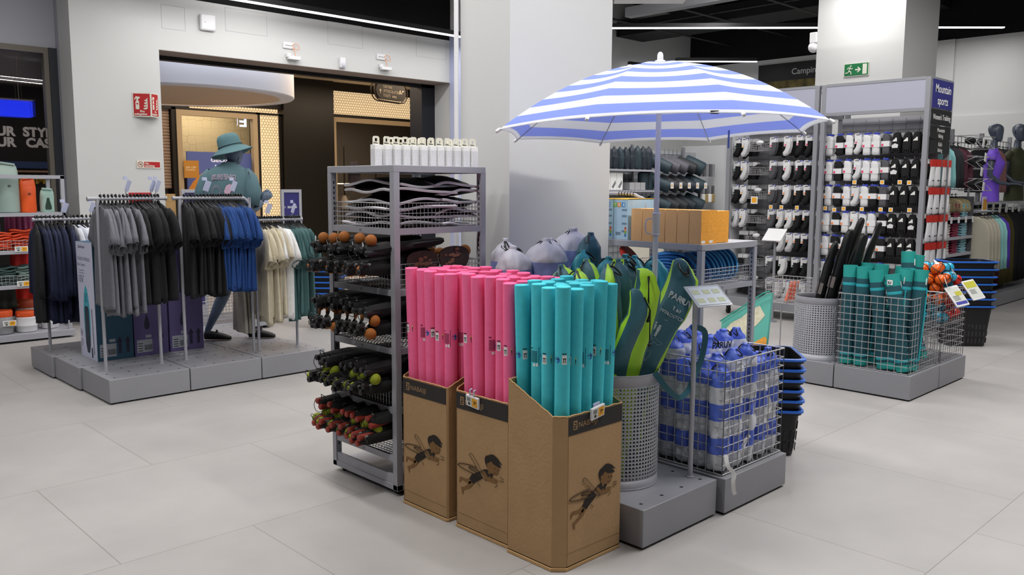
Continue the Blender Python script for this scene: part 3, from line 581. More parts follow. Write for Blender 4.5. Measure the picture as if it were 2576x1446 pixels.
def cardboard_bin(label, origin, ux, uy, wA, dA, hf, hb, chL=.035):
    # printed face runs along ux from origin; depth along uy; hf front height, hb rear height
    t = thing('cardboard_display_bin', label, 'display bin', (0, 0, 0), group='kraft cardboard bins of pool noodles')
    o = V(origin); ux = V(ux); uy = V(uy); c = chL
    out = [(0, 0), (wA, 0), (wA + c * .25, c * .3), (wA + c * .25, dA), (-c, dA), (-c, c), ]
    hts = [hf, hf, hf, hb, hb, hf]
    th = .006
    def ring(off, z, hs=None):
        cx = sum(p[0] for p in out) / 6; cy = sum(p[1] for p in out) / 6; r = []
        for i, (x, y) in enumerate(out):
            dx, dy = cx - x, cy - y; l = math.hypot(dx, dy); q = o + ux * (x + dx / l * off) + uy * (y + dy / l * off)
            r.append(V((q.x, q.y, (hs[i] if hs else z))))
        return r
    m = M(); m.rings([ring(0, .004), ring(0, 0, hts)], 0, cap=False); m.rings([ring(th, 0, hts), ring(th, .02)], 0, cap=False); m.rings([ring(0, 0, hts), ring(th, 0, hts)], 1, cap=False); m.rings([ring(-.0, .003), ring(-.0, .02)], 0)
    for i in range(6):
        a, b = ring(-.001, .03)[i], ring(-.001, .03)[(i + 1) % 6]; 
    m.rings([ring(-.004, 0.002), ring(-.004, .014), ring(-.0, .016)], 1, cap=False)
    # ragged corrugated rim
    R1 = ring(th / 2, 0, hts)
    m.build('bin_wall', [card, card_edge], t)
    m = M()
    for i in range(6):
        a, b = R1[i], R1[(i + 1) % 6]; n_ = max(2, int((b - a).length / .012)); P = [a.lerp(b, k / n_) + V((0, 0, .003 + rnd.uniform(-.0015, .003))) for k in range(n_ + 1)]; m.tube(P, .0032, 4)
    m.build('torn_rim', card_edge, t)
    nn = -uy; e = nn * .0012; u0 = o + e
    m = M(); bh = .078
    m.ext([(0.001, hf - bh), (wA, hf - bh), (wA, hf - .002), (.001, hf - .002)], u0 - uy * 0, ux, (0, 0, 1), -.0006 if ux.cross(V((0, 0, 1))).dot(nn) < 0 else .0006); m.build('printed_band', cb_dark, t)
    m = M(); p0 = u0 + nn * .001
    wr(m, 'NABAIJI', .034, p0 + ux * .062 + V((0, 0, hf - bh + .026)), ux, (0, 0, 1), bold=.0, spacing=1.08)
    lx = p0 + ux * .03 + V((0, 0, hf - bh + .02)); m.ext([(0, 0), (.024, 0), (.024, .038), (0, .038)], lx, ux, (0, 0, 1), .0003)
    m.build('brand_lettering', mat('kraft_print', '#a8865c', .8), t)
    m = M(); q = lx + nn * .0005; m.ext([(.005, .026), (.005, .033), (.019, .033), (.019, .014), (.009, .014), (.009, .010), (.019, .010), (.019, .004), (.004, .004), (.004, .02), (.014, .02), (.014, .027)], q, ux, (0, 0, 1), .0003); m.build('logo_cutout', cb_dark, t)
    m = M(); m.ext([(0, .02), (.0016, .02), (.0016, hf - .08), (0, hf - .08)], u0 + ux * .001, ux, (0, 0, 1), .0003); m.ext([(0, .075), (wA, .07), (wA, .071), (0, .076)], u0, ux, (0, 0, 1), .0002); m.build('fold_line', mat('fold_shade', '#6d4d2c', .9), t)
    # printed picture of a swimming child with a foam noodle
    def flat(names, mt, nm, lift):
        m = M()
        for k in names: m.ext(BOY[k], p0 + nn * lift, ux, (0, 0, 1), .0002)
        return m.build(nm, mt, t)
    flat(('skin_face', 'arm', 'leg1', 'leg2'), mat('print_brown', '#7c5b35', .9), 'picture_body', 0)
    flat(('suit', 'hair'), mat('print_black', '#231c18', .9), 'picture_suit_and_hair', .0004)
    m = M()
    for k, P in BOYL.items(): m.tube([p0 + ux * x + V((0, 0, z)) + nn * .0003 for x, z in P], .0011 if k[0] != 'l' else .0018, 4)
    m.tube([p0 + ux * x + V((0, 0, z)) + nn * .0006 for x, z in [(.257, .330), (.267, .327), (.276, .329)]], .0008, 4)
    for x, z in ((.264, .349), (.284, .346)): m.ball(tuple(p0 + ux * x + V((0, 0, z))), .003, 0, 8, 4)
    m.build('picture_lines', mat('print_line', '#3a2817', .9), t)
    return t
cardboard_bin('left kraft cardboard bin of pink noodles, nearest the tall shelf', (2.492, 3.335, 0), (0, -1, 0), (1, 0, 0), .335, .40, .652, .80, .03)
cardboard_bin('middle kraft cardboard bin of pink noodles with a price tag clipped to it', (2.492, 2.925, 0), (0, -1, 0), (1, 0, 0), .345, .40, .655, .80, .035)
cardboard_bin('right kraft cardboard bin holding the turquoise noodles', (2.514, 2.248, 0), (1, 0, 0), (0, 1, 0), .35, .305, .660, .775, .045)

# ---- pool noodles
pinkm = mat('pink_foam', '#ff6fa2', .85, 0, .12, 500, .04, 40); turqm = mat('turquoise_foam', '#48cbd8', .85, 0, .12, 500, .04, 40)
printm = {'pink': mat('pink_dark_print', '#7a2240', .8), 'turquoise': mat('teal_dark_print', '#12525e', .8)}
lblue = mat('sticker_blue', '#2268b8', .5); lyel = mat('sticker_yellow', '#c9d23a', .5)
def patch(m, r, a0, a1, z0, z1, k=0, n=5):
    m.add([(r * math.cos(a0 + (a1 - a0) * i / n), r * math.sin(a0 + (a1 - a0) * i / n), z) for z in (z0, z1) for i in range(n + 1)], [(i, i + 1, n + 2 + i, n + 1 + i) for i in range(n)], k)
def noodle_proto(col, L=1.17):
    t = thing('pool_noodle', 'x', 'pool noodle', group=None); r = .0318; fm_ = pinkm if col == 'pink' else turqm
    m = M(); m.lathe([(r - .003, .0), (r, .004)] + [(r, L * i / 6) for i in range(1, 6)] + [(r, L - .003), (r - .003, L)], 28); m.build('foam_body', fm_, t)
    q = r + .0004; m = M(); zc = .87
    for i in range(8): patch(m, q, -.9, .15, zc - .03 + i * .0062, zc - .0265 + i * .0062, 0, 6)
    patch(m, q, .3, .38, zc - .045, zc + .035, 0, 2); patch(m, q, -.9, -.55, zc + .026, zc + .032, 0); m.build('printed_text', printm[col], t)
    m = M(); patch(m, q, -.5, -.15, zc - .048, zc - .036, 0); patch(m, q, -.05, .25, zc - .048, zc - .034, 0); patch(m, q, 1.7, 2.35, zc - .018, zc + .02, 0)
    m.build('white_label', white_c, t)
    m = M(); 
    for z, a, s in [(0, 0, 1)]:
        pts = [(1.0 + .42 * math.cos(b), zc + .014 * math.sin(b)) for b in [2 * PI * k / 14 for k in range(14)]]; m.add([(q * math.cos(x), q * math.sin(x), zz) for x, zz in pts], [tuple(range(14))]); m.build('blue_safety_mark', lblue, t)
    m = M(); a, b = 2.6, 3.3; m.add([(q * math.cos(x), q * math.sin(x), z) for x, z in ((a, zc - .016), (b, zc - .016), ((a + b) / 2, zc + .02))], [(0, 1, 2)]); m.build('yellow_warning_mark', lyel, t)
    m = M(); q += .0004; am = (a + b) / 2; patch(m, q, am - .05, am + .05, zc - .004, zc + .009, 0, 2); patch(m, q, am - .05, am + .05, zc - .011, zc - .007, 0, 2); patch(m, q, 1.8, 2.25, zc + .004, zc + .008, 0); patch(m, q, 1.85, 1.95, zc - .012, zc + .004, 0, 2); patch(m, q, 2.1, 2.2, zc - .012, zc + .004, 0, 2); patch(m, q, .7, 1.3, zc + .002, zc + .005, 0); patch(m, q, 1.7, 2.3, zc + .024, zc + .028)
    m.build('mark_symbols', ink, t); return t
NP = {}
def noodles(col, x0, y0, nx, ny, px, py, where, cz):
    cx = x0 + px * (nx - 1) / 2; cy = y0 + py * (ny - 1) / 2
    for i in range(nx):
        for j in range(ny):
            x = x0 + i * px; y = y0 + j * py
            tx = (x - cx) * cz[0] + rnds(.008); ty = (y - cy) * cz[1] + rnds(.008)
            rot = Euler((0, 0, rnd.choice([-2.0, -1.7, -2.6, -5.3, -4.3, -4.7, 1.2, rnd.uniform(0, 6)]) + rnds(.25))).to_matrix()
            q = (rotm(-math.atan(ty), math.atan(tx), 0) @ rot).to_euler()
            lab = '%s pool noodle in %s, %s row from aisle, %s from shelf end' % (col, where, ORD[i], ORD[ny - 1 - j])
            loc = (x, y, .02 + rnd.uniform(-.008, .012))
            if col not in NP: NP[col] = t = noodle_proto(col); t['label'] = lab; t['group'] = col + ' pool noodles'; t.location = loc; t.rotation_euler = q
            else: copy_tree(NP[col], loc, q, lab)
noodles('pink', 2.560, 3.045, 5, 5, .064, .0635, 'the left bin', (.10, .10))
noodles('pink', 2.560, 2.625, 5, 5, .064, .0640, 'the middle bin', (.10, .10))
noodles('turquoise', 2.548, 2.315, 5, 4, .0645, .0650, 'the right bin', (.13, .20))
# one extra leaning noodle row fills the gap beside the turquoise bin front
# ---- electronic price tags
def price_tag(label, loc, rz, w_=.085, h_=.055, tilt=0.2, yside=True, name='price_tag', price='3', rot=None, mini=False, group=None):
    t = thing(name, label, 'price tag', loc, 0, group, rot=rot or Euler((tilt, 0, rz)))
    m = M(); m.box((-w_ / 2, 0, -h_ / 2), (w_ / 2, .012 if not mini else .006, h_ / 2)); m.build('tag_case', white_p, t, bev=.003 if not mini else 0)
    if mini:
        m = M(); m.box((-w_ * .36, -.0006, -h_ * .34), (w_ * .36, 0, h_ * .36)); m.build('tag_screen', yell if yside else eink, t); return t
    m = M(); m.box((-w_ * .42, -.0006, -h_ * .38), (0, 0, h_ * .38)); m.build('tag_screen', eink, t)
    m = M(); m.box((0, -.0006, -h_ * .38), (w_ * .42, 0, h_ * .38)); m.build('tag_price_field', yell, t)
    m = M(); wr(m, price, h_ * .42, (w_ * .12, -.001, -h_ * .12), (1, 0, 0), (0, 0, 1), bold=.02); wr(m, '99', h_ * .2, (w_ * .24, -.001, -h_ * .02), (1, 0, 0), (0, 0, 1), bold=.02)
    for i in range(5): m.box((-w_ * .38, -.001, h_ * (.3 - i * .07)), (-w_ * .12, -.0006, h_ * (.33 - i * .07)))
    m.box((-w_ * .3, -.001, -h_ * .32), (-w_ * .16, -.0006, -h_ * .1)); m.build('tag_print', ink, t)
    return t
tg = price_tag('white electronic price tag clipped on the middle cardboard bin of pink noodles', (2.477, 2.80, .628), -PI / 2, rot=Euler((.15, .1, -PI / 2)))
m = M(); [m.tube([(x, .004, .028), (x, .006, .055), (x + .008, .012, .06)], .004, 6) for x in (-.015, .01)]; m.build('clear_clip', clearp, tg)
tg = price_tag('white electronic price tag on the right cardboard bin of turquoise noodles', (2.685, 2.232, .655), 0, rot=Euler((.15, -.14, 0)))
m = M(); m.box((-.02, .01, .0), (.02, .016, .04)); m.build('clear_clip', clearp, tg)
# ================================================================ BAGS, BINS, UMBRELLA
def perf_bin(label, c, r, h, rows, cols=72, name='perforated_bin', hr=.0058):
    t = thing(name, label, 'bin', c)
    # drum wall with real square-cut holes: cells of the wall grid carry an octagonal opening
    m = M(); z0, z1 = .045, h - .055; dz = (z1 - z0) / rows
    m.lathe([(r - .002, .0), (r, 0), (r, z0)], cols, 0, cap=False); m.lathe([(r, z1), (r, h), (r - .003, h), (r - .003, z1)], cols, 0, cap=False); m.lathe([(.001, .004), (r, .004)], cols, 0, cap=False)
    for i in range(rows):
        for j in range(cols):
            a0 = 2 * PI * j / cols; a1 = 2 * PI * (j + 1) / cols; ac = (a0 + a1) / 2; zc = z0 + (i + .5) * dz; zb, zt = z0 + i * dz, z0 + (i + 1) * dz
            outer = [(a0, zb), (ac, zb), (a1, zb), (a1, zc), (a1, zt), (ac, zt), (a0, zt), (a0, zc)]
            inner = [(ac + hr / r * math.cos(q), zc + hr * math.sin(q)) for q in [-PI * .75 + k * PI / 4 for k in range(8)]]
            P = [(r * math.cos(a), r * math.sin(a), z) for a, z in outer + inner]
            m.add(P, [(k, (k + 1) % 8, 8 + (k + 1) % 8, 8 + k) for k in range(8)])
    m.build('drum', G_light, t, solid=.0015, sharp=50)
    m = M(); m.tube([(r * math.cos(2 * PI * k / 40), r * math.sin(2 * PI * k / 40), h) for k in range(40)], .0028, 6, loop=True); m.tube([(r * math.cos(2 * PI * k / 40), r * math.sin(2 * PI * k / 40), .004) for k in range(40)], .003, 6, loop=True); m.build('rolled_rim', G_light, t)
    return t
BINC = (3.165, 2.515, .185)
perf_bin('grey perforated metal bin holding lime and teal windscreen bags behind the turquoise noodles', BINC, .2, .545, 25)

# generic soft bag: rings with folds
def bag_rings(prof, n=28, fold=.06, seed=0, nf=7, sq=1.0, bend=0.):
    out = []
    for i, (z, r) in enumerate(prof):
        g = 1 if i < len(prof) - 2 else 2.2
        out.append([V((r * (1 + fold * g * math.sin(nf * a + seed + 1.3 * math.sin(z * 14 + seed)) + fold * .5 * math.sin(3 * a + z * 20 + seed)) * math.cos(a), r * sq * (1 + fold * g * math.sin(nf * a + seed * 2 + z * 8)) * math.sin(a) + bend * math.sin(z * 2.5), z)) for a in [2 * PI * j / n for j in range(n)]])
    return out
def weld(m):
    key = {}; vs = []; idx = []
    for v in m.v:
        k = (round(v[0], 5), round(v[1], 5), round(v[2], 5))
        if k not in key: key[k] = len(vs); vs.append(v)
        idx.append(key[k])
    m.v = vs; m.f = [[idx[i] for i in f] for f in m.f]; return m
def banded(m, rings, kfn, cap=True):
    n = len(rings[0])
    for i in range(len(rings) - 1):
        m.rings([rings[i], rings[i + 1]], kfn(i), cap=False)
    if cap: m.add(rings[0], [tuple(range(n))[::-1]], kfn(0)); m.add(rings[-1], [tuple(range(n))], kfn(len(rings) - 2))
    return m
lilw = mat('pale_nylon_white', '#c6c6d0', .55, 0, .25, 30); lilb = mat('pale_nylon_lilac', '#8490c4', .55, 0, .25, 30)
def cord(m, c, r=.0035, s=1.):
    c = V(c)
    for k in range(2):
        a = rnd.uniform(0, 6.28); e = V((math.cos(a), math.sin(a), 0)) * s; g = V((-e.y, e.x, 0))
        m.tube(smooth([c, c + e * .02 + V((0, 0, .018 * s)), c + e * .045 + g * .01, c + e * .060 + V((0, 0, -.028 * s)) + g * .02, c + e * .045 - g * .01 + V((0, 0, -.012)), c + e * .02 - g * .01], 4), r * 1.15, 6)
    m.ball(c + V((.01, 0, .008)), .012, 0, 8, 6)
# big white and lilac drawstring bags against the pillar
def big_bag(label, x, y, top, r, seed):
    t = thing('drawstring_bag', label, 'bag', (x, y, .185), rnds(1), 'white and lilac drawstring bags by the pillar'); H = top - .185
    prof = [(.0, r * .7), (.02, r * .95), (H * .25, r), (H * .5, r * 1.02), (H - .40, r * 1.0), (H - .28, r), (H - .21, r * 1.0), (H - .205, r * .99), (H - .15, r * .985), (H - .10, r * .95), (H - .095, r * .94), (H - .06, r * .83), (H - .035, r * .66), (H - .015, r * .40), (H - .004, r * .17), (H + .016, r * .24)]
    m = banded(M(), bag_rings(prof, 40, .035, seed, 9), lambda i: 1 if i in (7, 8, 1, 2) else 0)
    weld(m); crumple(m.build('bag_body', [lilw, lilb], t, sharp=75), .022, .05)
    m = M(); cord(m, (0, 0, H - .02)); cord(m, (0, .01, H - .02)); m.build('black_drawcord', black, t)
big_bag('white and lilac drawstring bag nearest the tall shelf, leaning low', 3.09, 3.16, 1.275, .10, 1)
big_bag('plump white and lilac drawstring bag with gathered top beside the tall shelf', 3.27, 3.10, 1.31, .12, 2)
big_bag('slim white and lilac drawstring bag between two plump ones', 3.44, 3.22, 1.30, .085, 3)
big_bag('tallest white and lilac drawstring bag, against the pillar corner', 3.595, 3.20, 1.35, .12, 4)
big_bag('white topped drawstring bag half hidden behind the plump one', 3.20, 3.34, 1.30, .085, 5)
# teal tent bags
teal1 = mat('teal_nylon', '#2b96a2', .5, 0, .25, 35); teal2 = mat('dark_teal_nylon', '#2d6373', .5, 0, .25, 35); lime = mat('lime_nylon', '#b2e63c', .5, 0, .2, 30); limp = mat('petrol_nylon', '#3c6b78', .55, 0, .25, 30)
def soft_bag(nm, label, base, top, r, mats, kfn, seed, group, fold=.09, n=30, sq=.8, cordpos=True, neck=True, prof=None):
    base = V(base); top = V(top); H = (top - base).length
    t = thing(nm, label, 'bag', base, group=group); q = (top - base).to_track_quat('Z', 'Y'); t.rotation_euler = q.to_euler()
    if prof is None: prof = [(0, r * .6), (.02, r * .92), (H * .3, r), (H * .6, r * 1.05), (H - .16, r), (H - .10, r * .97), (H - .06, r * .86), (H - .035, r * .68), (H - .015, r * .42), (H - .004, r * .18), (H + .014, r * .26)]
    R_ = bag_rings(prof, n, fold, seed, 5, sq); m = M()
    for i in range(len(R_) - 1):
        for j in range(n): a, b = R_[i], R_[i + 1]; m.add([a[j], a[(j + 1) % n], b[(j + 1) % n], b[j]], [(0, 1, 2, 3)], kfn(i, j, n))
    m.add(R_[0], [tuple(range(n))[::-1]], 0); m.add(R_[-1], [tuple(range(n))], 0)
    # weld
    key = {}; idx = []; vs = []
    for v in m.v:
        k = (round(v[0], 5), round(v[1], 5), round(v[2], 5))
        if k not in key: key[k] = len(vs); vs.append(v)
        idx.append(key[k])
    m.v = vs; m.f = [[idx[i] for i in f] for f in m.f]
    crumple(m.build('bag_body', mats, t, sharp=75), .5 * r * .45, .05)
    if cordpos:
        c = M(); cord(c, (0, 0, H - .02)); c.build('black_drawcord', black, t)
    return t
GT = 'teal tent bags beside the pillar'
for i, (x, y, z, k, lx, ly) in enumerate([(3.44, 2.98, 1.25, 0, 0, 0), (3.52, 3.0, 1.34, 1, -.06, .05), (3.50, 2.86, 1.22, 0, 0, 0), (3.72, 2.92, 1.215, 0, 0, 0), (3.64, 3.02, 1.19, 1, 0, 0), (3.84, 2.95, 1.20, 0, .02, 0), (3.94, 2.88, 1.19, 0, .02, 0), (3.60, 2.82, 1.17, 1, 0, 0)]):
    soft_bag('tent_bag', ['teal drawstring tent bag nearest the pillar corner', 'tallest dark teal tent bag leaning over its neighbour', 'round topped teal tent bag in front of the dark one', 'teal tent bag with gathered top in the middle of the teal group', 'dark teal tent bag behind the lime bags', 'teal tent bag just left of the umbrella pole', 'teal tent bag gathered around the umbrella pole, right side', 'dark teal tent bag low behind the lime topped ones'][i],
             (x + lx, y + ly, .19), (x, y, z), .085, [teal1 if k == 0 else teal2], lambda i, j, n: 0, i * 2.1, GT)
# lime and petrol windscreen bags in the perforated bin
GL = 'lime and petrol windscreen bags in the perforated bin'
half = lambda i, j, n: 1 if (j < n * .16 or j > n * .84 or (n * .42 < j < n * .58)) else 0
spots = [(3.06, 2.46, 2.96, 2.60, 1.21), (3.08, 2.58, 2.99, 2.73, 1.215), (3.13, 2.48, 3.08, 2.52, 1.23), (3.18, 2.60, 3.14, 2.70, 1.235), (3.20, 2.50, 3.20, 2.56, 1.24), (3.26, 2.56, 3.33, 2.62, 1.23)]
for i, (bx, by, tx_, ty_, tz) in enumerate(spots):
    t = soft_bag('windscreen_bag', 'lime and petrol bag top in the perforated bin, %s from the pink noodles' % ORD[i], (bx, by, .20), (tx_, ty_, tz), .075, [limp, lime], half, i * 1.9, GL, sq=.75)
    t.rotation_euler.rotate_axis('Z', i * 1.3 + .4)
def flat_long_bag(label, P, W, T, mats, seed):
    # long bag along path P (centre points) with width W list, printed face towards -Y/-X
    t = thing('windscreen_bag', label, 'bag', P[0], group=GL); o = V(P[0]); wd = V((.72, -.69, 0)); td = V((-.69, -.72, 0)); m = M(); n = 24; rr = []
    for i, p in enumerate(P):
        c = V(p) - o
        rr.append([c + wd * W[i] * math.copysign(abs(math.cos(a)) ** .6, math.cos(a)) * (1 + .04 * math.sin(3 * a + i + seed)) + td * T[i] * math.copysign(abs(math.sin(a)) ** .8, math.sin(a)) * (1 + .10 * math.sin(5 * a + 2 * i + seed)) for a in [2 * PI * j / n for j in range(n)]])
    fs = []
    for i in range(len(rr) - 1): pass
    vs = [q for r_ in rr for q in r_]; m.v = [tuple(v) for v in vs]
    for i in range(len(rr) - 1):
        for j in range(n):
            a = i * n + j; b = i * n + (j + 1) % n; m.f.append([a, b, b + n, a + n]); ang = (j + .5) / n; m.k.append(1 if (ang < .125 or ang > .875 or .375 < ang < .52) else 0)
    m.f.append(list(range(n))[::-1]); m.k.append(0); m.f.append(list(range((len(rr) - 1) * n, len(rr) * n))); m.k.append(0)
    m.f = [f[::-1] for f in m.f]; crumple(m.build('bag_body', mats, t, sharp=80), .030, .07); return t, wd, td, o
P = [(3.185, 2.48, .24), (3.195, 2.465, .55), (3.215, 2.445, .70), (3.285, 2.405, .84), (3.36, 2.38, .97), (3.43, 2.36, 1.08), (3.455, 2.36, 1.15), (3.45, 2.365, 1.20), (3.435, 2.37, 1.235), (3.425, 2.375, 1.255)]
Wd = [.07, .08, .085, .092, .09, .085, .078, .062, .04, .016]; Td = [.05, .055, .052, .05, .05, .05, .045, .038, .028, .012]
t, wd, td, o = flat_long_bag('large petrol and lime windscreen bag leaning right with white size lettering', P, Wd, Td, [limp, lime], 1)
c_ = M(); c0 = V(P[8]) - V(P[0]); [c_.tube(smooth([c0 + V((-.03, -.02, .0)), c0 + V((-.05, -.05, -.03)), c0 + V((-.02 + .02 * k, -.06, -.06)), c0 + V((.01, -.05, -.02)), c0 + V((.02, -.02, .01))]), .004, 6) for k in range(2)]; c_.ball(c0 + V((-.02, -.055, -.05)), .011, 0, 8, 6); c_.build('black_drawcord', black, t)
ax = (V(P[5]) - V(P[2])).normalized(); nx_ = wd.cross(ax); nx_ = nx_ if nx_.dot(td) > 0 else -nx_
wmat = mat('white_bag_print', '#c3cdd0', .6)
ux_ = (wd - ax * wd.dot(ax)).normalized()
def onbag(f, u): c = V(P[2]).lerp(V(P[6]), f) - o; return c + ux_ * u + nx_ * .07
m = M(); wr(m, 'PARUV', .042, onbag(.78, -.035), ux_, ax, bold=.035); wr(m, '160', .026, onbag(.69, .015), ux_, ax, bold=.02); wr(m, 'WINDSTOP', .024, onbag(.62, -.04), ux_, ax, bold=.01)
m.v = [v if (V(v) - (V(P[4]) - o)).dot(ux_) < .095 else tuple(V(v) - ux_ * ((V(v) - (V(P[4]) - o)).dot(ux_) - .095) - nx_ * .012) for v in m.v]
m.ext([(0, 0), (.015, 0), (.015, .0015), (0, .0015)], onbag(.57, .0), ux_, ax, .0004); BB = [c for c in t.children if c.name.startswith('bag_body')][0]; wrap(m.build('white_lettering', wmat, t), BB)
m = M()
for dx in (0, .024):
    c = onbag(.42, -.03 + dx); s_ = 1 if dx == 0 else .85
    m.ext([(-.009 * s_, .012), (-.009 * s_, .038 * s_), (.009 * s_, .038 * s_), (.009 * s_, .012), (.006, .012), (.006, .0), (.005, -.018), (.001, -.018), (0, 0), (-.001, -.018), (-.005, -.018), (-.006, .0), (-.006, .012)], c, ux_, ax, .0005)
    m.ext([(.0065 * math.cos(a), .046 * s_ + .0065 * math.sin(a)) for a in [2 * PI * k / 10 for k in range(10)]], c, ux_, ax, .0005)
wrap(m.build('people_symbol', wmat, t), BB)
m = M(); 
def line(pts, f, u): m.tube([onbag(f, u) + ux_ * x + ax * y for x, y in pts], .0007, 4)
line([(0, 0), (.03, .05), (.052, .045), (.07, .06), (.028, .07), (-.01, .05), (0, .065), (.03, .05)], .24, -.03)
line([(0, 0), (.01, .04), (.03, .05), (.0, .03), (0, 0)], .12, -.07); line([(.05, .01), (.06, .05), (.05, .07), (.035, .05), (.05, .01)], .12, -.05)
line([(0, 0), (.042, 0), (.042, .042), (0, .042), (0, 0)], -.10, -.05); wrap(m.build('outline_drawings', wmat, t), BB)
m = M(); wr(m, 'UPF', .016, onbag(-.10, -.045) + ax * .022, ux_, ax); wr(m, '50+', .016, onbag(-.10, -.045) + ax * .005, ux_, ax); wrap(m.build('rating_lettering', wmat, t), BB)
def ribbon(m, pts, w_, th=.0015):
    pts = [V(p) for p in pts]; rr = []
    for i, p in enumerate(pts):
        a = pts[max(0, i - 1)]; b = pts[min(len(pts) - 1, i + 1)]; tt = (b - a).normalized(); s_ = tt.cross(V((.69, .72, 0))).normalized(); n_ = s_.cross(tt)
        rr.append([p + s_ * w_ / 2 + n_ * th, p - s_ * w_ / 2 + n_ * th, p - s_ * w_ / 2 - n_ * th, p + s_ * w_ / 2 - n_ * th])
    m.rings(rr)
m = M(); ribbon(m, [V(p) - o for p in smooth([(3.43, 2.28, .93), (3.50, 2.25, .90), (3.50, 2.26, .78), (3.45, 2.27, .68), (3.40, 2.27, .62), (3.33, 2.27, .60), (3.24, 2.27, .65), (3.17, 2.30, .74)])], .028); m.build('shoulder_strap', mat('teal_webbing', '#2a5f6d', .7), t)
P2 = [(3.15, 2.48, .24), (3.14, 2.465, .60), (3.13, 2.44, .76), (3.14, 2.39, .90), (3.165, 2.365, 1.02), (3.185, 2.355, 1.12), (3.17, 2.36, 1.19), (3.15, 2.37, 1.225)]
t2, *_r2 = flat_long_bag('lime and petrol windscreen bag in the middle of the bin, lime side forward', P2, [.055, .065, .07, .07, .068, .06, .045, .025], [.045, .05, .052, .052, .05, .045, .035, .02], [lime, limp], 4)
m = M(); c0 = V(P2[6]) - V(P2[0]); [m.tube([c0 + V((-.03 + .01 * k, -.03, .0)), c0 + V((-.05, -.05, -.04)), c0 + V((-.055 + .008 * k, -.055, -.20))], .003, 5) for k in range(2)]; m.ball(c0 + V((-.05, -.05, -.20)), .01, 0, 8, 6); m.build('black_drawcord', black, t2)
P3 = [(3.11, 2.52, .24), (3.10, 2.49, .6), (3.085, 2.46, .75), (3.075, 2.385, .92), (3.10, 2.345, 1.02), (3.09, 2.35, 1.10), (3.07, 2.36, 1.14)]
t3, *_r3 = flat_long_bag('dark petrol windscreen bag in front, right behind the turquoise noodles', P3, [.05, .05, .055, .055, .05, .04, .02], [.04, .045, .045, .045, .04, .03, .02], [limp, lime], 6)
m = M(); c0 = V(P3[5]) - V(P3[0]); m.tube([c0 + V((0, -.04, 0)), c0 + V((.02, -.06, -.06)), c0 + V((.02, -.06, -.22))], .003, 5); m.ball(c0 + V((.02, -.06, -.22)), .009, 0, 8, 6); m.build('black_drawcord', black, t3)

# ---- the striped beach umbrella
UC = V((3.535, 2.58, 0)); RU = .825; PH = .267; ZE = 1.877; ZA = 2.212
ublu = mat('umbrella_blue', '#93a8f3', .75); uwht = mat('umbrella_white', '#eceef2', .75)
for u_ in (ublu, uwht):
    nt = u_.node_tree; b = nt.nodes['Principled BSDF']; tl = nt.nodes.new('ShaderNodeBsdfTranslucent'); tl.inputs[0].default_value = lin('#c3cef8') if u_ is ublu else lin('#eceef2'); mxs = nt.nodes.new('ShaderNodeMixShader'); mxs.inputs[0].default_value = .5
    out = [n for n in nt.nodes if n.type == 'OUTPUT_MATERIAL'][0]; nt.links.new(b.outputs[0], mxs.inputs[1]); nt.links.new(tl.outputs[0], mxs.inputs[2]); nt.links.new(mxs.outputs[0], out.inputs[0])
t = thing('beach_umbrella', 'open beach umbrella with blue and white stripes on a white pole', 'umbrella', (UC.x, UC.y, .185))
zo = .185
def rib_z(f):  # height profile along a rib, f 0..1
    return ZA - (ZA - ZE) * f ** 1.85
def canopy(u, v, off=0):
    a = u * 2 * PI + PH; k = (u * 8) % 1.0; w_ = 4 * k * (1 - k)   # 0 at rib, 1 mid panel
    A = math.floor(u * 8) * PI / 4; ca = math.cos(PI / 8) / math.cos((k - .5) * PI / 4)
    r = RU * v * ca
    sag = -.010 * w_ * math.sin(v * PI) + .010 * w_ * v ** 4 - .010 * (1 - w_) * 0
    z = rib_z(v) + sag
    r *= 1 - .018 * w_ * v ** 3
    tx, ty = .002, .030   # slight lean of the whole canopy
    x, y = r * math.cos(a), r * math.sin(a)
    return V((x, y, z - tx * x - ty * y + off - zo))
nb = 18; NU = 96; m = M()
edges = [.03]; 
# stripe edges measured from the rim: white hem then alternating bands
bands = [0, .075, .145, .215, .285, .36, .435, .51, .585, .66, .735, .81, .885, .955]; edges = [1 - e for e in ([0, .028] + [.028 + .0785 * i for i in range(1, 13)])][::-1]; edges = [.015] + edges
for bi in range(len(edges) - 1):
    k = (len(edges) - 2 - bi) % 2
    for s_ in range(3):
        v0 = edges[bi] + (edges[bi + 1] - edges[bi]) * s_ / 3; v1 = edges[bi] + (edges[bi + 1] - edges[bi]) * (s_ + 1) / 3
        m.rings([[canopy(j / NU, v0) for j in range(NU)], [canopy(j / NU, v1) for j in range(NU)]], k, cap=False)
key = {}; vs = []; idx = []
for v in m.v:
    k = (round(v[0], 5), round(v[1], 5), round(v[2], 5))
    if k not in key: key[k] = len(vs); vs.append(v)
    idx.append(key[k])
m.v = vs; m.f = [[idx[i] for i in f] for f in m.f]
m.build('canopy', [uwht, ublu], t, solid=.0012, sharp=80)
m = M()
for k in range(8): m.tube([canopy(k / 8, v, -.007) for v in [.02, .2, .4, .6, .8, .93, 1.0]], .0028, 6)
m.build('ribs', steel, t)
m = M()
for k in range(8): a = k * PI / 4 + PH; m.tube([V((.02 * math.cos(a), .02 * math.sin(a), 1.985 - zo)), canopy(k / 8, .45, -.012)], .0025, 6)
m.build('struts', steel, t)
for k in range(8):
    e = canopy(k / 8, 1.0); d_ = (e - canopy(k / 8, .93)).normalized(); m = M(); m.tube([e - d_ * .01, e + d_ * .004, e + d_ * .016, e + d_ * .02], [.007, .0085, .008, .004], 10); m.build('rib_tip', white_p, t)
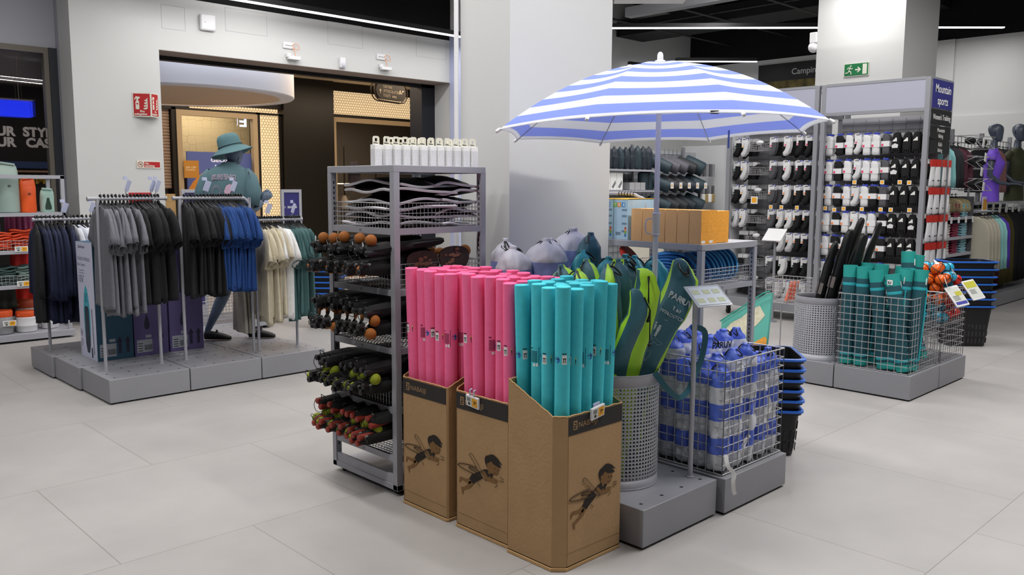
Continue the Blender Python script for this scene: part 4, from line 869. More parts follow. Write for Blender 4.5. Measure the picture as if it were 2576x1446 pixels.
m = M(); m.tube([(0, 0, 0), (0, 0, ZA - zo)], .0135, 16); m.build('pole', mat('pole_white', '#e4e6f0', .35), t)
m = M(); m.lathe([(.018, 1.36), (.019, 1.365), (.019, 1.455), (.022, 1.46), (.022, 1.465), (.018, 1.47)], 20, 0, (0, 0, -zo)); m.lathe([(.022, 1.355), (.022, 1.36), (.018, 1.362)], 20, 0, (0, 0, -zo)); m.tube([V((-.014, .014, 1.44 - zo)), V((-.034, .034, 1.435 - zo)), V((-.040, .040, 1.40 - zo)), V((-.034, .034, 1.365 - zo)), V((-.018, .018, 1.36 - zo))], .004, 8); m.build('height_clamp', white_p, t)
m = M(); m.lathe([(.03, ZA - .002), (.026, ZA + .010), (.015, ZA + .014), (.0145, ZA + .038), (.011, ZA + .048), (.004, ZA + .053)], 20, 0, (0, 0, -zo)); m.build('finial', white_p, t)
m = M(); m.lathe([(.022, 1.965), (.026, 1.975), (.026, 1.995), (.018, 2.0)], 16, 0, (0, 0, -zo)); m.build('runner', white_p, t)
e = canopy(.965, .93, -.004); m = M(); m.cb(e + V((0, 0, -.05)), (.028, .001, .10), 0, rotm(0, 0, .9)); m.build('closing_strap', mat('strap_blue', '#5068b8', .7), t)
e = canopy(.605, .99, -.002); m = M(); m.cb(e + V((0, 0, .0)), (.034, .003, .014), 0, rotm(0, 0, -.8)); m.build('sewn_label', mat('label_charcoal', '#3d3f45', .6), t)

# ---- wire cage with blue striped bags
t = thing('wire_cage', 'tall grey wire cage filled with blue and white striped drawstring bags', 'wire basket', (3.545, 2.155, .187))
m = cage_wires(M(), (0, 0, .004), (.575, .52, .565), .048, .0026, n=6); m.build('wire_mesh', wire_m, t)
m = M(); m.box((-.01, .20, .62 - .03), (.0, .50, .62)); 
t_ = tag(M().box((3.37, 2.60, .80), (3.52, 2.63, .82)).build('price_rail', white_p), 'short white plastic price rail behind the petrol bag strap', 'rail')
sw = mat('striped_white', '#d3d6de', .5, 0, .3, 28); sb = mat('striped_blue', '#5570d6', .5, 0, .3, 28); sbl = mat('striped_bright_blue', '#4f6fd8', .5, 0, .3, 28)
def stripe_bag(label, x, y, H, r, seed):
    t = thing('striped_bag', label, 'bag', (x, y, .195), rnds(3), 'blue and white striped bags in the wire cage')
    prof = [(0, r * .8)]; z = .0; ks = []; k = 0
    bw = .085 + .004 * math.sin(seed)
    z = .02; prof.append((z, r)); ks.append(k)
    while z < H - .13: z += bw; prof.append((z, r * (1 + .04 * math.sin(z * 20 + seed)))); ks.append(k); prof.append((z + .001, r * (1 + .04 * math.sin(z * 20 + seed)))); k = 1 - k; ks.append(k)
    for dz, q in ((.02, 1.0), (.04, .92), (.06, .75), (.075, .5), (.085, .32), (.10, .42)): prof.append((z + dz, r * q)); ks.append(1 if dz > .04 else k)
    m = weld(banded(M(), bag_rings(prof, 26, .06, seed, 6, .9), lambda i: ks[i] if i < len(ks) else 1)); crumple(m.build('bag_body', [sw, sb], t, sharp=75), .028, .045)
    m = M(); cord(m, (0, 0, z + .08), .003, .7); m.build('black_drawcord', black, t)
    return t
n_ = 0
for i in range(5):
    for j in range(5):
        x = 3.605 + i * .114 + rnds(.010); y = 2.215 + j * .10 + rnds(.010); H = .56 + rnds(.03) + (.03 if j > 1 else 0)
        stripe_bag('blue striped bag in the cage, %s row from the aisle, %s from the sign post' % (ORD[j], ORD[i]), x, y, H, .059, i * 5 + j * 3)
# size print on two bags and loose white straps
m = M(); wr(m, 'PARUV', .045, (3.60, 2.268, .80), (.95, -.3, 0), (0, 0, 1), bold=.03, sx=.9); 
for zz in (.33, .48, .62): wr(m, 'IRAC', .026, (3.80, 2.1605, zz), (0, 0, 1), (-1, 0, 0), bold=.02)
tag(m.build('bag_lettering', ink), 'black printed lettering on the striped bags in the cage', 'lettering')
def strap(label, P, w_=.02):
    m = M(); ribbon(m, smooth(P), w_, .0008); tag(m.build('loose_strap', white_c), label, 'strap', 'white straps hanging out of the striped bags')
strap('white strap end dangling over the podium edge', [(3.55, 2.14, .30), (3.54, 2.12, .25), (3.565, 2.10, .21), (3.56, 2.10, .17), (3.57, 2.10, .12), (3.585, 2.10, .10)])
strap('long white strap curling inside the cage front', [(3.80, 2.165, .55), (3.82, 2.16, .47), (3.79, 2.165, .42), (3.81, 2.16, .36), (3.76, 2.165, .30), (3.74, 2.165, .24)])
strap('short white strap in the right half of the cage', [(3.98, 2.165, .52), (4.0, 2.16, .46), (3.97, 2.165, .40), (4.0, 2.165, .33)])


# ---- sign stand on the podium
t = thing('sign_stand', 'grey sign post with a tilted clear holder showing a product leaflet', 'sign stand', (3.43, 2.262, .185))
m = M(); m.rod((0, 0, 0), (0, 0, .88), .0125, 14); m.lathe([(.02, 0), (.02, .006), (.0125, .008)], 16); m.build('post', G_light, t)
pr = rotm(math.radians(-28), math.radians(0), 0) @ rotm(0, math.radians(0), math.radians(0))
def plate(t, c, w_, d_, rot, prnt):
    m = M(); m.cb(c, (w_, d_, .004), 0, rot); m.build('clear_holder', mat('holder_acrylic', '#c5cace', .12, alpha=.85), t)
    m = M(); m.cb(V(c) + rot @ V((0, 0, .003)), (w_ * .88, d_ * .84, .0008), 0, rot); lf = m.build('leaflet', mat('leaflet_blue_grey', '#aebac4', .35), t)
    if prnt:
        m = M()
        for a in (-.3, 0, .28):
            for b in (-.22, .18): m.cb(V(c) + rot @ V((w_ * a, d_ * b, .0038)), (w_ * .2, d_ * .2, .0006), 0, rot)
        m.build('leaflet_pictures', mat('leaflet_green', '#a9b489', .5), t)
R1 = Euler((math.radians(38), 0, math.radians(-16))).to_matrix()
plate(t, (.055, -.035, .895), .215, .14, R1, True)

# ---- shopping basket stacks
def basket_stack(label_, group, loc, rz, n, z0, dz, w_=.44, d_=.32, h=.27):
    t = None
    for i in range(n):
        lab = label_ % ORD[i]
        if i == 0:
            t = thing('shopping_basket', lab, 'basket', loc, rz, group)
            def rr(w2, d2, z, r=.05, n_=5):
                P = []
                for sx, sy, a0 in ((1, 1, 0), (-1, 1, 90), (-1, -1, 180), (1, -1, 270)):
                    for k in range(n_ + 1): a = math.radians(a0 + 90 * k / n_); P.append(V((sx * (w2 - r) + r * math.cos(a), sy * (d2 - r) + r * math.sin(a), z)))
                return P
            w2, d2 = w_ / 2, d_ / 2; m = M()
            m.rings([rr(w2 * .74, d2 * .72, 0), rr(w2 * .76, d2 * .74, .01), rr(w2 * .9, d2 * .88, h - .03), rr(w2 * .97, d2 * .96, h - .028), rr(w2 * .97, d2 * .96, h), rr(w2 * .90, d2 * .88, h), rr(w2 * .72, d2 * .70, .02)], 0)
            m.build('basket_body', black, t)
            m = M(); m.rings([rr(w2 * .985, d2 * .98, h - .016), rr(w2 * 1.02, d2 * 1.02, h - .014), rr(w2 * 1.02, d2 * 1.02, h - .002), rr(w2 * .985, d2 * .98, h), rr(w2 * .90, d2 * .885, h), rr(w2 * .90, d2 * .885, h - .008), rr(w2 * .985, d2 * .98, h - .016)], 0, cap=False); m.build('blue_rim', blue_p, t)
            m = M()
            for k in range(9):
                for s_ in (-1, 1):
                    x = -.15 + k * .0375
                    for z_ in (.06, .13): m.cb((x, s_ * (d2 * (.74 + .14 * (z_ + .02) / h) + .0015), z_), (.018, .002, .05), 0, rotm(s_ * -.08, 0, 0))
            for k in range(6):
                for s_ in (-1, 1):
                    y = -.1 + k * .04
                    for z_ in (.06, .13): m.cb((s_ * (w2 * (.76 + .13 * (z_ + .02) / h) + .0015), y, z_), (.002, .018, .05), 0, rotm(0, s_ * .08, 0))
            m.build('vent_slots', mat('slot_shadow', '#2c2c30', .7), t)
            base = t
        else: copy_tree(base, (loc[0] + rnds(.004), loc[1] + rnds(.004), loc[2] + dz * i), (0, 0, rz + rnds(.02)), lab)
basket_stack('black shopping basket with blue rim beside the striped bag cage, %s from the bottom', 'shopping baskets stacked beside the wire cage', (4.69, 2.53, 0), math.radians(38), 6, 0, .062, h=.29)

# ---- low rack with discs and cartons on top
RX, RY = 4.40, 2.865
t = thing('display_rack', 'waist high grey rack with a wire basket of throwing discs and cartons on top', 'rack', (RX, RY, 0))
W2, D2, HH = .65, .85, 1.25
for (x, y, sx, sy) in ((0, 0, 1, 1), (W2 - .035, 0, -1, 1), (0, D2 - .035, 1, -1), (W2 - .035, D2 - .035, -1, -1)):
    m = M(); slotted_post(m, x, y, HH - .035, sx, sy); m.build('post', [G_metal, black], t)
m = M(); m.box((0, 0, HH - .04), (W2, .035, HH)); m.box((0, D2 - .035, HH - .04), (W2, D2, HH)); m.box((0, .035, HH - .04), (.035, D2 - .035, HH)); m.box((W2 - .035, .035, HH - .04), (W2, D2 - .035, HH)); m.box((.03, .03, HH - .01), (W2 - .03, D2 - .03, HH - .002)); m.build('rack_top', G_metal, t, bev=.002)
for z in (.985, .55, .2):
    m = M(); m.box((.035, .004, z - .032), (W2 - .035, .016, z)); m.box((.035, D2 - .016, z - .032), (W2 - .035, D2 - .004, z)); m.box((.004, .035, z - .032), (.016, D2 - .035, z)); m.box((W2 - .016, .035, z - .032), (W2 - .004, D2 - .035, z))
    for q in (-.006, .006): m.box((W2 / 2 - .08 + q, .0034, z - .022), (W2 / 2 - .077 + q, .0038, z - .010), 1)
    m.build('rack_rail', [G_metal, black], t)
m = cage_wires(M(), (.04, .03, .98), (W2 - .04, D2 - .03, 1.09), .024, .0016, n=4); m.build('wire_basket', wire_m, t)
discb = mat('disc_blue', '#52b0f0', .35, 0, 0); discd = mat('disc_deep_blue', '#388cd6', .35); discr = mat('disc_red', '#a5251c', .4)
dp = {}
def disc(label, loc, rot, mt, grp):
    if mt.name not in dp:
        t = thing('throwing_disc', label, 'disc', loc, group=grp, rot=rot); r = .108
        m = M(); m.lathe([(.001, .0), (r * .78, .0), (r * .93, -.004), (r, -.012), (r, -.026), (r - .004, -.026), (r - .005, -.012), (r * .9, -.008), (.001, -.004)], 40); m.build('disc_body', mt, t)
        m = M(); [m.tube([(q * r * math.cos(2 * PI * k / 36), q * r * math.sin(2 * PI * k / 36), .0006) for k in range(36)], .0008, 4, loop=True) for q in (.78, .6, .42)]; m.build('disc_grooves', mt, t)
        m = M(); m.box((-.03, -.012, .0004), (.03, .012, .001)); m.build('disc_print', mat('disc_print', '#1d3557', .6), t)
        dp[mt.name] = t; return t
    return copy_tree(dp[mt.name], loc, rot, label)
for i in range(8): disc('bright blue throwing disc at the right of the rack basket, %s from right' % ORD[i], (RX + .565 - i * .028, RY + .17 + i * .012, 1.098), (rnds(.05), math.radians(78 - i * 3), math.radians(-12)), discb, 'blue throwing discs in the rack basket')
for i in range(6): disc('blue throwing disc by the front post of the rack, %s from post' % ORD[i], (RX + .30 - i * .03, RY + .20 + i * .03, 1.095), (rnds(.05), math.radians(64 - i * 3), math.radians(-20)), discd, 'deep blue throwing discs in the rack basket')
for i in range(7): disc('dark blue disc in the slanted pile left of the rack post, %s from top' % ORD[i], (RX + .10, RY + .33 + rnds(.01), 1.165 - i * .022), (math.radians(-14 + i * 2), math.radians(14 + i * 3), 0), discd, 'slanted pile of dark blue discs')
for i in range(3): disc('red throwing disc behind the blue pile, %s from the top' % ORD[i], (RX + .10 + i * .02, RY + .60, 1.13 - i * .02), (math.radians(50), math.radians(20), 0), discr, 'red throwing discs in the rack basket')
ocm = mat('orange_carton', '#dfae78', .6, 0, .05, 100); oprint = mat('carton_orange_print', '#f0a640', .5, 0, 0, 200, .12, 60)
def ocarton(i, y, x=4.415, w_=.077):
    t = thing('orange_carton', 'plain orange cardboard carton on the low rack, %s from the left' % ORD[i], 'box', (x, y, 1.25), rnds(.012), 'orange cartons standing on the low rack')
    m = M(); m.box((0, 0, 0), (.17, w_ - .002, .205)); m.build('carton_body', ocm, t, bev=.002)
    m = M(); m.box((-.0006, .002, .206), (.165, w_ - .006, .2075)); m.build('lid_flap', oprint, t); return t
for i in range(6):
    t = ocarton(i, 3.335 - i * .0895, w_=.089)
    if i == 5:
        m = M(); m.box((.0, -.001, .0), (.17, -.0002, .205)); pr_ = m.build('printed_side', oprint, t)
        m = M(); m.box((.005, -.0016, .006), (.045, -.001, .022)); m.box((.09, -.0016, .006), (.13, -.001, .022)); m.build('barcode_label', white_c, t)
        m = M()
        for z_ in (.03, .05, .06, .10, .12): m.box((.01, -.0014, z_), (.155, -.001, z_ + .002))
        m.build('printed_lines', mat('carton_gold', '#f2b45a', .5), t)
m = M(); m.box((0, 0, 0), (.165, .09, .20)); t = tag(m.build('orange_carton', oprint, loc=(4.60, 2.91, 1.25), bev=.002), 'bright orange printed carton at the right end of the carton row', 'box', 'orange cartons standing on the low rack')
ixb = mat('carton_pale_blue', '#a9c8dc', .5, 0, 0, 200, .12, 5); ixs = {'t': '#e8b32a'}
for i in range(2):
    t = thing('water_toy_carton', ['pale blue printed carton with colourful letter squares left of the orange cartons', 'pale blue printed carton next to the orange cartons'][i], 'box', (4.43, 3.46 + (1 - i) * .125, 1.25), 0, 'pale blue cartons standing on the low rack')
    m = M(); m.box((0, 0, 0), (.28, .12, .27)); m.build('carton_body', ixb, t, bev=.002)
    m = M(); m.box((-.001, .0, .264), (.28, .12, .271)); m.build('yellow_edge', mat('carton_yellow', '#e5b53a', .6), t)
    m = M(); 
    for z_ in (.05, .10, .15, .19): m.box((-.001, .01, z_), (-.0004, .05, z_ + .012))
    m.box((-.001, .06, .03), (-.0004, .10, .05)); m.build('printed_text_blocks', mat('carton_text', '#6f8797', .7), t)
    for k, (c_, l_) in enumerate((('#6fae3a', 'T'), ('#e08a2c', 'E'), ('#2f86c8', 'X'))):
        m = M(); m.box((-.0014, .095 - k * .035, .215), (-.0006, .118 - k * .035 + .006, .245)); s_ = m.build('letter_square', mat('sq_%d' % k, c_, .5), t)
        m = M(); wr(m, l_, .026, (-.002, .115 - k * .035, .221), (0, -1, 0), (0, 0, 1), bold=.03); m.build('letter', white_c, s_)
    for k, c_ in enumerate(('#c93a2c', '#e0a02c', '#6fae3a', '#2f6fb8')): m = M(); m.box((-.0014, .012, .07 - k * .016), (-.0006, .026, .084 - k * .016)); m.build('colour_square', mat('cs_%d' % k, c_, .5), t)
# hanging rail with black hooks behind the cartons
m = M(); m.tube(smooth([(4.62, 3.95, 1.2), (4.62, 3.95, 1.50), (4.62, 3.88, 1.545), (4.62, 3.60, 1.55), (4.62, 3.52, 1.53), (4.62, 3.47, 1.49), (4.62, 3.46, 1.25)]), .011, 8)
RB = thing('garment_rail', 'short bent grey rail with black hooks behind the pale blue cartons', 'rail', (0, 0, 0)); m.build('bent_tube', G_light, RB)
m = M(); [m.tube([(4.62 + .014 * math.cos(a), 3.56 + k * .025, 1.55 + .014 * math.sin(a)) for a in [2 * PI * q / 10 for q in range(10)]], .0025, 5, loop=True) for k in range(6)]; m.build('black_hooks', black, RB)
# bodyboard leaning on the floor behind the cage
t = thing('bodyboard', 'bodyboard with teal and orange beach print leaning behind the basket stack', 'bodyboard', (6.62, 3.62, 0), 0)
m = M(); A = [(0, 0), (.62, 0), (.62, .70), (0, .36)]
def bb(pts, off, k): m.ext(pts, V((-.02, .46, .0)) + V((-.0, 0, 0)) + V((-off, 0, 0)), V((0, -1, 0)), V((.12, 0, .99)), .03 if k == 0 else .0008, 0)
bb([(0, 0), (.46, 0), (.46, .70), (.40, .68), (0, .40)], 0, 0); m.build('board_core', mat('board_teal', '#5fb3a5', .5), t)
m = M(); bb([(.03, .18), (.02, .30), (.10, .40), (.2, .46), (.28, .54), (.36, .58), (.42, .50), (.36, .42), (.30, .36), (.24, .26), (.16, .26), (.10, .18)], .032, 1); m.build('foam_print', mat('board_cream', '#d6d2b8', .5, 0, 0, 200, .15, 30), t)
m = M(); bb([(.14, 0), (.22, .14), (.32, .24), (.44, .32), (.46, .3), (.46, 0)], .034, 1); m.build('orange_print', mat('board_orange', '#df9a3e', .5, 0, 0, 200, .2, 12), t)
m = M(); m.tube([V((-.03, .46, .40)), V((-.03 + .03, .06, .69)), V((-.03 + .03, .0, .71))], .006, 6); m.build('teal_edge', mat('board_edge', '#1f9a86', .5), t)
# ================================================================ LEFT DISPLAY: PODIUM, RACKS, GARMENTS
GP = 'grey podium modules under the clothes racks'
names = ['front left corner', 'second along the aisle', 'third along the aisle', 'right end of the aisle side']
for i in range(3):
    podium(2.095 + i * .602, 6.335, 2.693 + i * .602, 6.933, .185, 'grey metal podium module under the clothes racks, %s' % names[i if i < 2 else 2], GP)
for i in range(3): podium(2.075 + i * .602, 6.937, 2.673 + i * .602, 7.535, .185, 'grey metal podium module in the middle row under the clothes racks, %s from the left' % ORD[i], GP)
for i in range(3): podium(2.055 + i * .602, 7.539, 2.653 + i * .602, 8.137, .185, 'grey metal podium module in the rear row under the clothes racks, %s from the left' % ORD[i], GP)

def rack(label, x0, x1, y, z, px, bent=False):
    t = thing('clothes_rack', label, 'clothes rack', (x0, y, .185), group='metal clothes racks on the left podium'); L = x1 - x0
    m = M(); m.rod((0, 0, z - .185), (L, 0, z - .185), .0135, 12)
    for e in (0, L): m.rod((e - .006, 0, z - .185), (e + .006, 0, z - .185), .017, 12)
    m.build('hanging_rail', G_light, t)
    for q in px: m = M(); m.rod((q - x0, 0, 0), (q - x0, 0, z - .19), .0125, 12); m.lathe([(.02, 0), (.02, .005)], 12, 0, (q - x0, 0, 0)); m.build('post', G_light, t)
    return t
rack('clothes rack holding the grey and black tees, left of the mannequin', 2.125, 2.70, 6.67, 1.49, (2.19, 2.61))
t = rack('clothes rack holding the black and blue tees in front of the mannequin', 2.757, 3.33, 6.67, 1.49, (2.807,))
m = M(); m.tube(smooth([(.57, 0, 1.305), (.60, 0, 1.30), (.635, 0, 1.26), (.645, 0, 1.20), (.645, 0, .0)]), .0125, 10); m.build('bent_end', G_light, t)
rack('low clothes rack of navy and white swim tops at the left end', 2.065, 2.76, 7.86, 1.30, (2.14, 2.72))
rack('low clothes rack of beige, white and green tees at the right end', 3.40, 3.89, 6.67, 1.30, (3.45, 3.823))

cloth = {}
def cmat(n, h): return mat('jersey_' + n, h, .9, 0, .25, 60, .06, 30)
def tee_mesh(seed, W_=.25, L_=.80, long=False, open_=0.):
    r_ = random.Random(seed); m = M(); n = 26
    rows = [(0.0, .055, .010), (-.012, .10, .012), (-.035, .175, .013), (-.06, .215, .014), (-.12, W_ - .02, .016), (-.20, W_ - .01, .018), (-.32, W_, .020), (-.45, W_ + .005, .022), (-.6, W_ + .01, .024), (-L_ + .03, W_ + .012, .026), (-L_, W_ + .012, .027)]
    ph = r_.uniform(0, 6); out = []
    for i, (z, a, b) in enumerate(rows):
        f = min(1, max(0, (-z - .15) / .5)); ring = []
        for j in range(n):
            an = 2 * PI * j / n; c, s_ = math.cos(an), math.sin(an)
            y = a * math.copysign(abs(c) ** .8, c) * (1 - .10 * f * (0.5 + .5 * math.sin(ph)))
            x = b * math.copysign(abs(s_) ** .7, s_) + f * (.016 * math.sin(y * 34 + ph) + .010 * math.sin(y * 61 + ph * 2)) + open_ * y * y * 2
            ring.append(V((x, y, z - (.012 * math.sin(y * 20 + ph) * f if i > 8 else 0))))
        out.append(ring)
    m.rings(out, 0, cap=False)
    # sleeves
    for sd in (-1, 1):
        cl = [(.165, -.045, .045, .012), (.215, -.085, .062, .015), (.27, -.165, .078, .019), (.305, -.26, .088, .024), (.315, -.31, .092, .028)]
        if long: cl = [(.165, -.045, .045, .012), (.215, -.09, .06, .016), (.26, -.2, .06, .02), (.29, -.36, .05, .022), (.30, -.52, .042, .02), (.305, -.6, .04, .02)]
        rr = []
        for k, (y, z, h, b) in enumerate(cl):
            up = V((0, .85 * sd, .5)) if not long else V((0, .95 * sd, .25)); ring = []
            for j in range(14):
                an = 2 * PI * j / 14; ring.append(V((b * math.sin(an) + .010 * math.sin(an * 3 + ph + k) * (k / 4), y * sd, z)) + up * h * math.cos(an) * (.9))
            rr.append(ring)
        m.rings(rr, 0, cap=False)
    # collar
    m.tube([(.012 * math.sin(a), .062 * math.cos(a), -.004 - .012 * abs(math.sin(a))) for a in [2 * PI * k / 16 for k in range(16)]], .006, 6, loop=True)
    return m
hangm = mat('black_hanger', '#111113', .4)
def hanger_mesh(h=.10):
    m = M(); m.tube(smooth([(0, -.016, -.004), (0, -.014, .010), (0, .002, .018), (0, .017, .008), (0, .015, -.010), (0, .0, -.022), (0, 0, -.05)], 4), [.005] * 12 + [.0045] * 13, 6)
    m.tube([(0, -.20, -.115), (0, -.12, -.085), (0, -.04, -.058), (0, 0, -.05), (0, .04, -.058), (0, .12, -.085), (0, .20, -.115)], [.006, .008, .010, .012, .010, .008, .006], 6); m.cb((0, 0, -.042), (.014, .03, .022))
    m.rings([[V((x, -.004, z)) for x, z in ((-.008, -.004), (.008, -.004), (.008, .015), (-.008, .015))], [V((x, .02, z)) for x, z in ((-.008, -.004), (.008, -.004), (.008, .015), (-.008, .015))]])
    return m
HANG = None; TEE = {}
def hang(kind, label, x, y, z, col, hexc, group, rz, seed, L_=.80, long=False, name='hanging_tee', cat='t-shirt', w_=.25):
    global HANG
    key = (col, seed, long)
    t = thing(name, label, cat, (x, y, z + .0), rz, group); t.scale = (1, rnd.uniform(.93, 1.04), rnd.uniform(.94, 1.04)); t.rotation_euler.x = rnds(.03)
    if HANG is None: hanger = hanger_mesh().build('hanger', hangm, t); HANG = hanger
    else: hanger = HANG.copy(); C.objects.link(hanger); hanger.parent = t
    if key not in TEE: TEE[key] = tee_mesh(seed, w_, L_, long).build('fabric', cmat(col, hexc), t, loc=(0, 0, -.062), sharp=70, solid=.0015)
    else: f = TEE[key].copy(); C.objects.link(f); f.parent = t
    return t
def run(n, x0, x1, y, z, col, hexc, what, where, seed0, L_=.80, long=False, name='hanging_tee', cat='t-shirt', rz=.0, w_=.25, jit=.16):
    for i in range(n):
        x = x0 + (x1 - x0) * i / max(1, n - 1)
        hang(0, '%s on the %s, %s from the left' % (what, where, ORD[i]), x, y, z + .014, col, hexc, '%s on the %s' % (what, where), rz + rnds(jit), seed0 + i % 4, L_, long, name, cat, w_)
run(9, 2.215, 2.435, 6.67, 1.49, 'grey', '#6a6b73', 'grey marl tee', 'front left rack', 10, .80, rz=-.12)
run(8, 2.462, 2.64, 6.67, 1.49, 'black', '#0e0f12', 'black tee', 'front left rack', 20, .72, rz=-.05)
run(9, 2.845, 3.07, 6.67, 1.49, 'charcoal', '#0f1014', 'charcoal black tee', 'rack before the mannequin', 30, .74, rz=-.10)
run(12, 3.09, 3.33, 6.67, 1.49, 'royal_blue', '#123c78', 'royal blue tee', 'rack before the mannequin', 40, .70, rz=-.12)
run(7, 3.475, 3.60, 6.67, 1.30, 'beige', '#c4bba4', 'beige tee', 'low right rack', 50, .80, rz=-.15)
run(5, 3.625, 3.70, 6.67, 1.30, 'white', '#dcdcdc', 'white tee', 'low right rack', 60, .80, rz=-.12)
run(8, 3.735, 3.87, 6.67, 1.30, 'green', '#3c5d5e', 'grey green tee', 'low right rack', 70, .78, rz=-.12)
run(9, 2.10, 2.36, 7.86, 1.30, 'navy', '#131b38', 'navy swim top', 'low left rack', 80, .80, True, 'hanging_swim_top', 'swim top', rz=-.1)
run(8, 2.385, 2.62, 7.86, 1.30, 'pure_white', '#dfe2ea', 'white swim top', 'low left rack', 90, .72, False, 'hanging_swim_top', 'swim top', rz=-.05)
hang(0, 'black front-most swim top at the left end of the low left rack', 2.085, 7.86, 1.314, 'black_long', '#0e0f14', 'x', -.2, 99, .82, True, 'hanging_swim_top', 'swim top')
for i in range(3):
    m = tee_mesh(200 + i, .17, .62); m = M(); n = 20
    m.rings([[V((.02 * math.sin(a) + .006 * math.sin(5 * a + i), (.10 + .02 * q) * math.cos(a), -q * .22)) for a in [2 * PI * j / n for j in range(n)]] for q in range(4)], 0, cap=False)
    t = thing('hanging_trousers', 'pale beige trousers hanging low behind the blue tees, %s from the left' % ORD[i], 'trousers', (3.40 + i * .035, 6.9, .98), -.1, 'pale beige trousers behind the blue tees'); m.build('fabric', cmat('sand', '#b5b0a5'), t, sharp=70); m = M(); m.rod((0, -.11, 0), (0, .11, 0), .006, 6); m.tube([(0, 0, 0), (0, 0, .5)], .003, 5); m.build('hanger', hangm, t)
# clear clip-on card holders
def clip_holder(label, x, y, z, big=True):
    t = thing('card_holder', label, 'card holder', (x, y, z + .012), .6 + rnds(.2), 'clear card holders clipped on the racks')
    m = M(); m.rod((0, 0, 0), (0, 0, .09), .003, 6); m.cb((0, 0, .0), (.012, .02, .02)); m.build('clip_stem', steel, t)
    s_ = 1 if big else .7; m = M(); m.cb((.015, -.01, .085), (.06 * s_, .004, .085 * s_), 0, rotm(.25, .25, 0)); m.box((-.026, -.004, .13), (.024, .004, .155)); m.build('clear_card', clearp, t)
for i, (x, y, z, l) in enumerate([(2.40, 6.67, 1.49, 'middle of the grey tees'), (2.585, 6.67, 1.49, 'black tees, left one of a pair'), (2.625, 6.67, 1.49, 'black tees, right one of a pair'), (3.02, 6.67, 1.49, 'charcoal tees'), (3.25, 6.67, 1.49, 'royal blue tees'), (2.30, 7.86, 1.30, 'navy swim tops'), (2.52, 7.86, 1.30, 'white swim tops'), (3.56, 6.67, 1.30, 'beige tees'), (3.80, 6.67, 1.30, 'grey green tees')]):
    clip_holder('clear card holder clipped on the rail above the %s' % l, x, y, z)

# ---- paddle board cartons
def sup_box(label, x0, x1, y0, y1, h, front, seed, arrows=2, left=None):
    t = thing('paddle_board_carton', label, 'carton', (x0, y0, .185), group='paddle board cartons standing on the podium'); w_ = x1 - x0; d_ = y1 - y0
    m = M(); m.box((0, 0, 0), (w_, d_, h)); m.build('carton_body', front, t, bev=.003)
    m = M()
    for k in range(arrows):
        x = w_ * (.62 + .22 * k) if arrows > 1 else w_ * .78; m.ext([(x - .012, .05), (x + .012, .05), (x + .012, .14), (x + .024, .14), (x, .185), (x - .024, .14), (x - .012, .14)], (0, -.0005, 0), (1, 0, 0), (0, 0, 1), .0006)
    if seed:
        m.tube([(w_ * .38, -.001, .60), (w_ * .38, -.001, .33)], .003, 5); m.ext([(w_ * .38 - .007, .33), (w_ * .38 + .007, .33), (w_ * .38 + .022, .27), (w_ * .38 + .02, .23), (w_ * .38, .215), (w_ * .38 - .02, .23), (w_ * .38 - .022, .27)], (0, -.0005, 0), (1, 0, 0), (0, 0, 1), .0006)
    m.build('printed_arrows', mat('carton_ink', '#23213c', .7), t)
    m = M(); m.box((.02, -.001, .03), (w_ * .52, -.0002, .135)); m.box((w_ * .33, -.001, .148), (w_ * .5, -.0002, .172)); lb = m.build('shipping_label', mat('label_grey', '#9a9fa8', .7), t)
    m = M()
    for k in range(12): m.box((w_ * .28 + k * .0055, -.0014, .045), (w_ * .28 + k * .0055 + .002 + .002 * (k % 2), -.001, .09))
    for k in range(4): m.box((.03, -.0014, .04 + k * .02), (w_ * .24, -.001, .047 + k * .02))
    m.build('barcode', ink, lb); return t
teal_c = mat('carton_petrol', '#1f4a63', .6); purp = mat('carton_violet', '#5a4f80', .6); whtc = mat('carton_white', '#d2d4ea', .55)
t = sup_box('tall paddle board carton with a white printed side and petrol front', 2.262, 2.545, 7.067, 7.45, .95, teal_c, 0, 2)
X = -.001
m = M(); m.box((-.0012, .001, .001), (0, .382, .949)); m.build('white_side', whtc, t)
bo = V((-.0016, .36, 0)); ux = V((0, -1, 0)); uz = V((0, 0, 1))
m = M(); wr(m, 'DECATHLON', .026, bo + uz * .90 + ux * .03, ux, uz, bold=.03); wr(m, 'STAND UP PADDLE', .040, bo + uz * .80 + ux * .0, ux, uz, bold=.0, sx=.85); wr(m, 'Pack - Essentiel', .034, bo + uz * .755 + ux * .0, ux, uz, sx=.85); wr(m, '10\'6"', .085, bo + uz * .62, ux, uz, sx=.8)
for k, s_ in enumerate(('12 Paume / Balance', 'L\'avant / Lancement')): wr(m, s_, .016, bo + uz * (.715 - k * .022) + ux * .02, ux, uz)
for cz in (.20, .12): m.tube([V((-.002, .345 + .02 * math.cos(a), cz + .028 * math.sin(a))) for a in [2 * PI * k / 20 for k in range(20)]], .001, 4, loop=True)
wr(m, '18', .03, bo + uz * .19 + ux * .005, ux, uz, bold=.02); m.build('printed_words', mat('print_navy', '#2c2f52', .7), t)
m = M(); P = [(.075 * math.sin(PI * k / 30) ** .55 * 1.0, .60 - k * .0187) for k in range(31)]; pts = [(.165 + a, z) for a, z in P] + [(.165 - a, z) for a, z in P[::-1]][1:-1]
m.ext(pts, (-.0014, .36, 0), ux, uz, .0006); m.build('printed_board', mat('board_aqua', '#4fb3c8', .5), t)
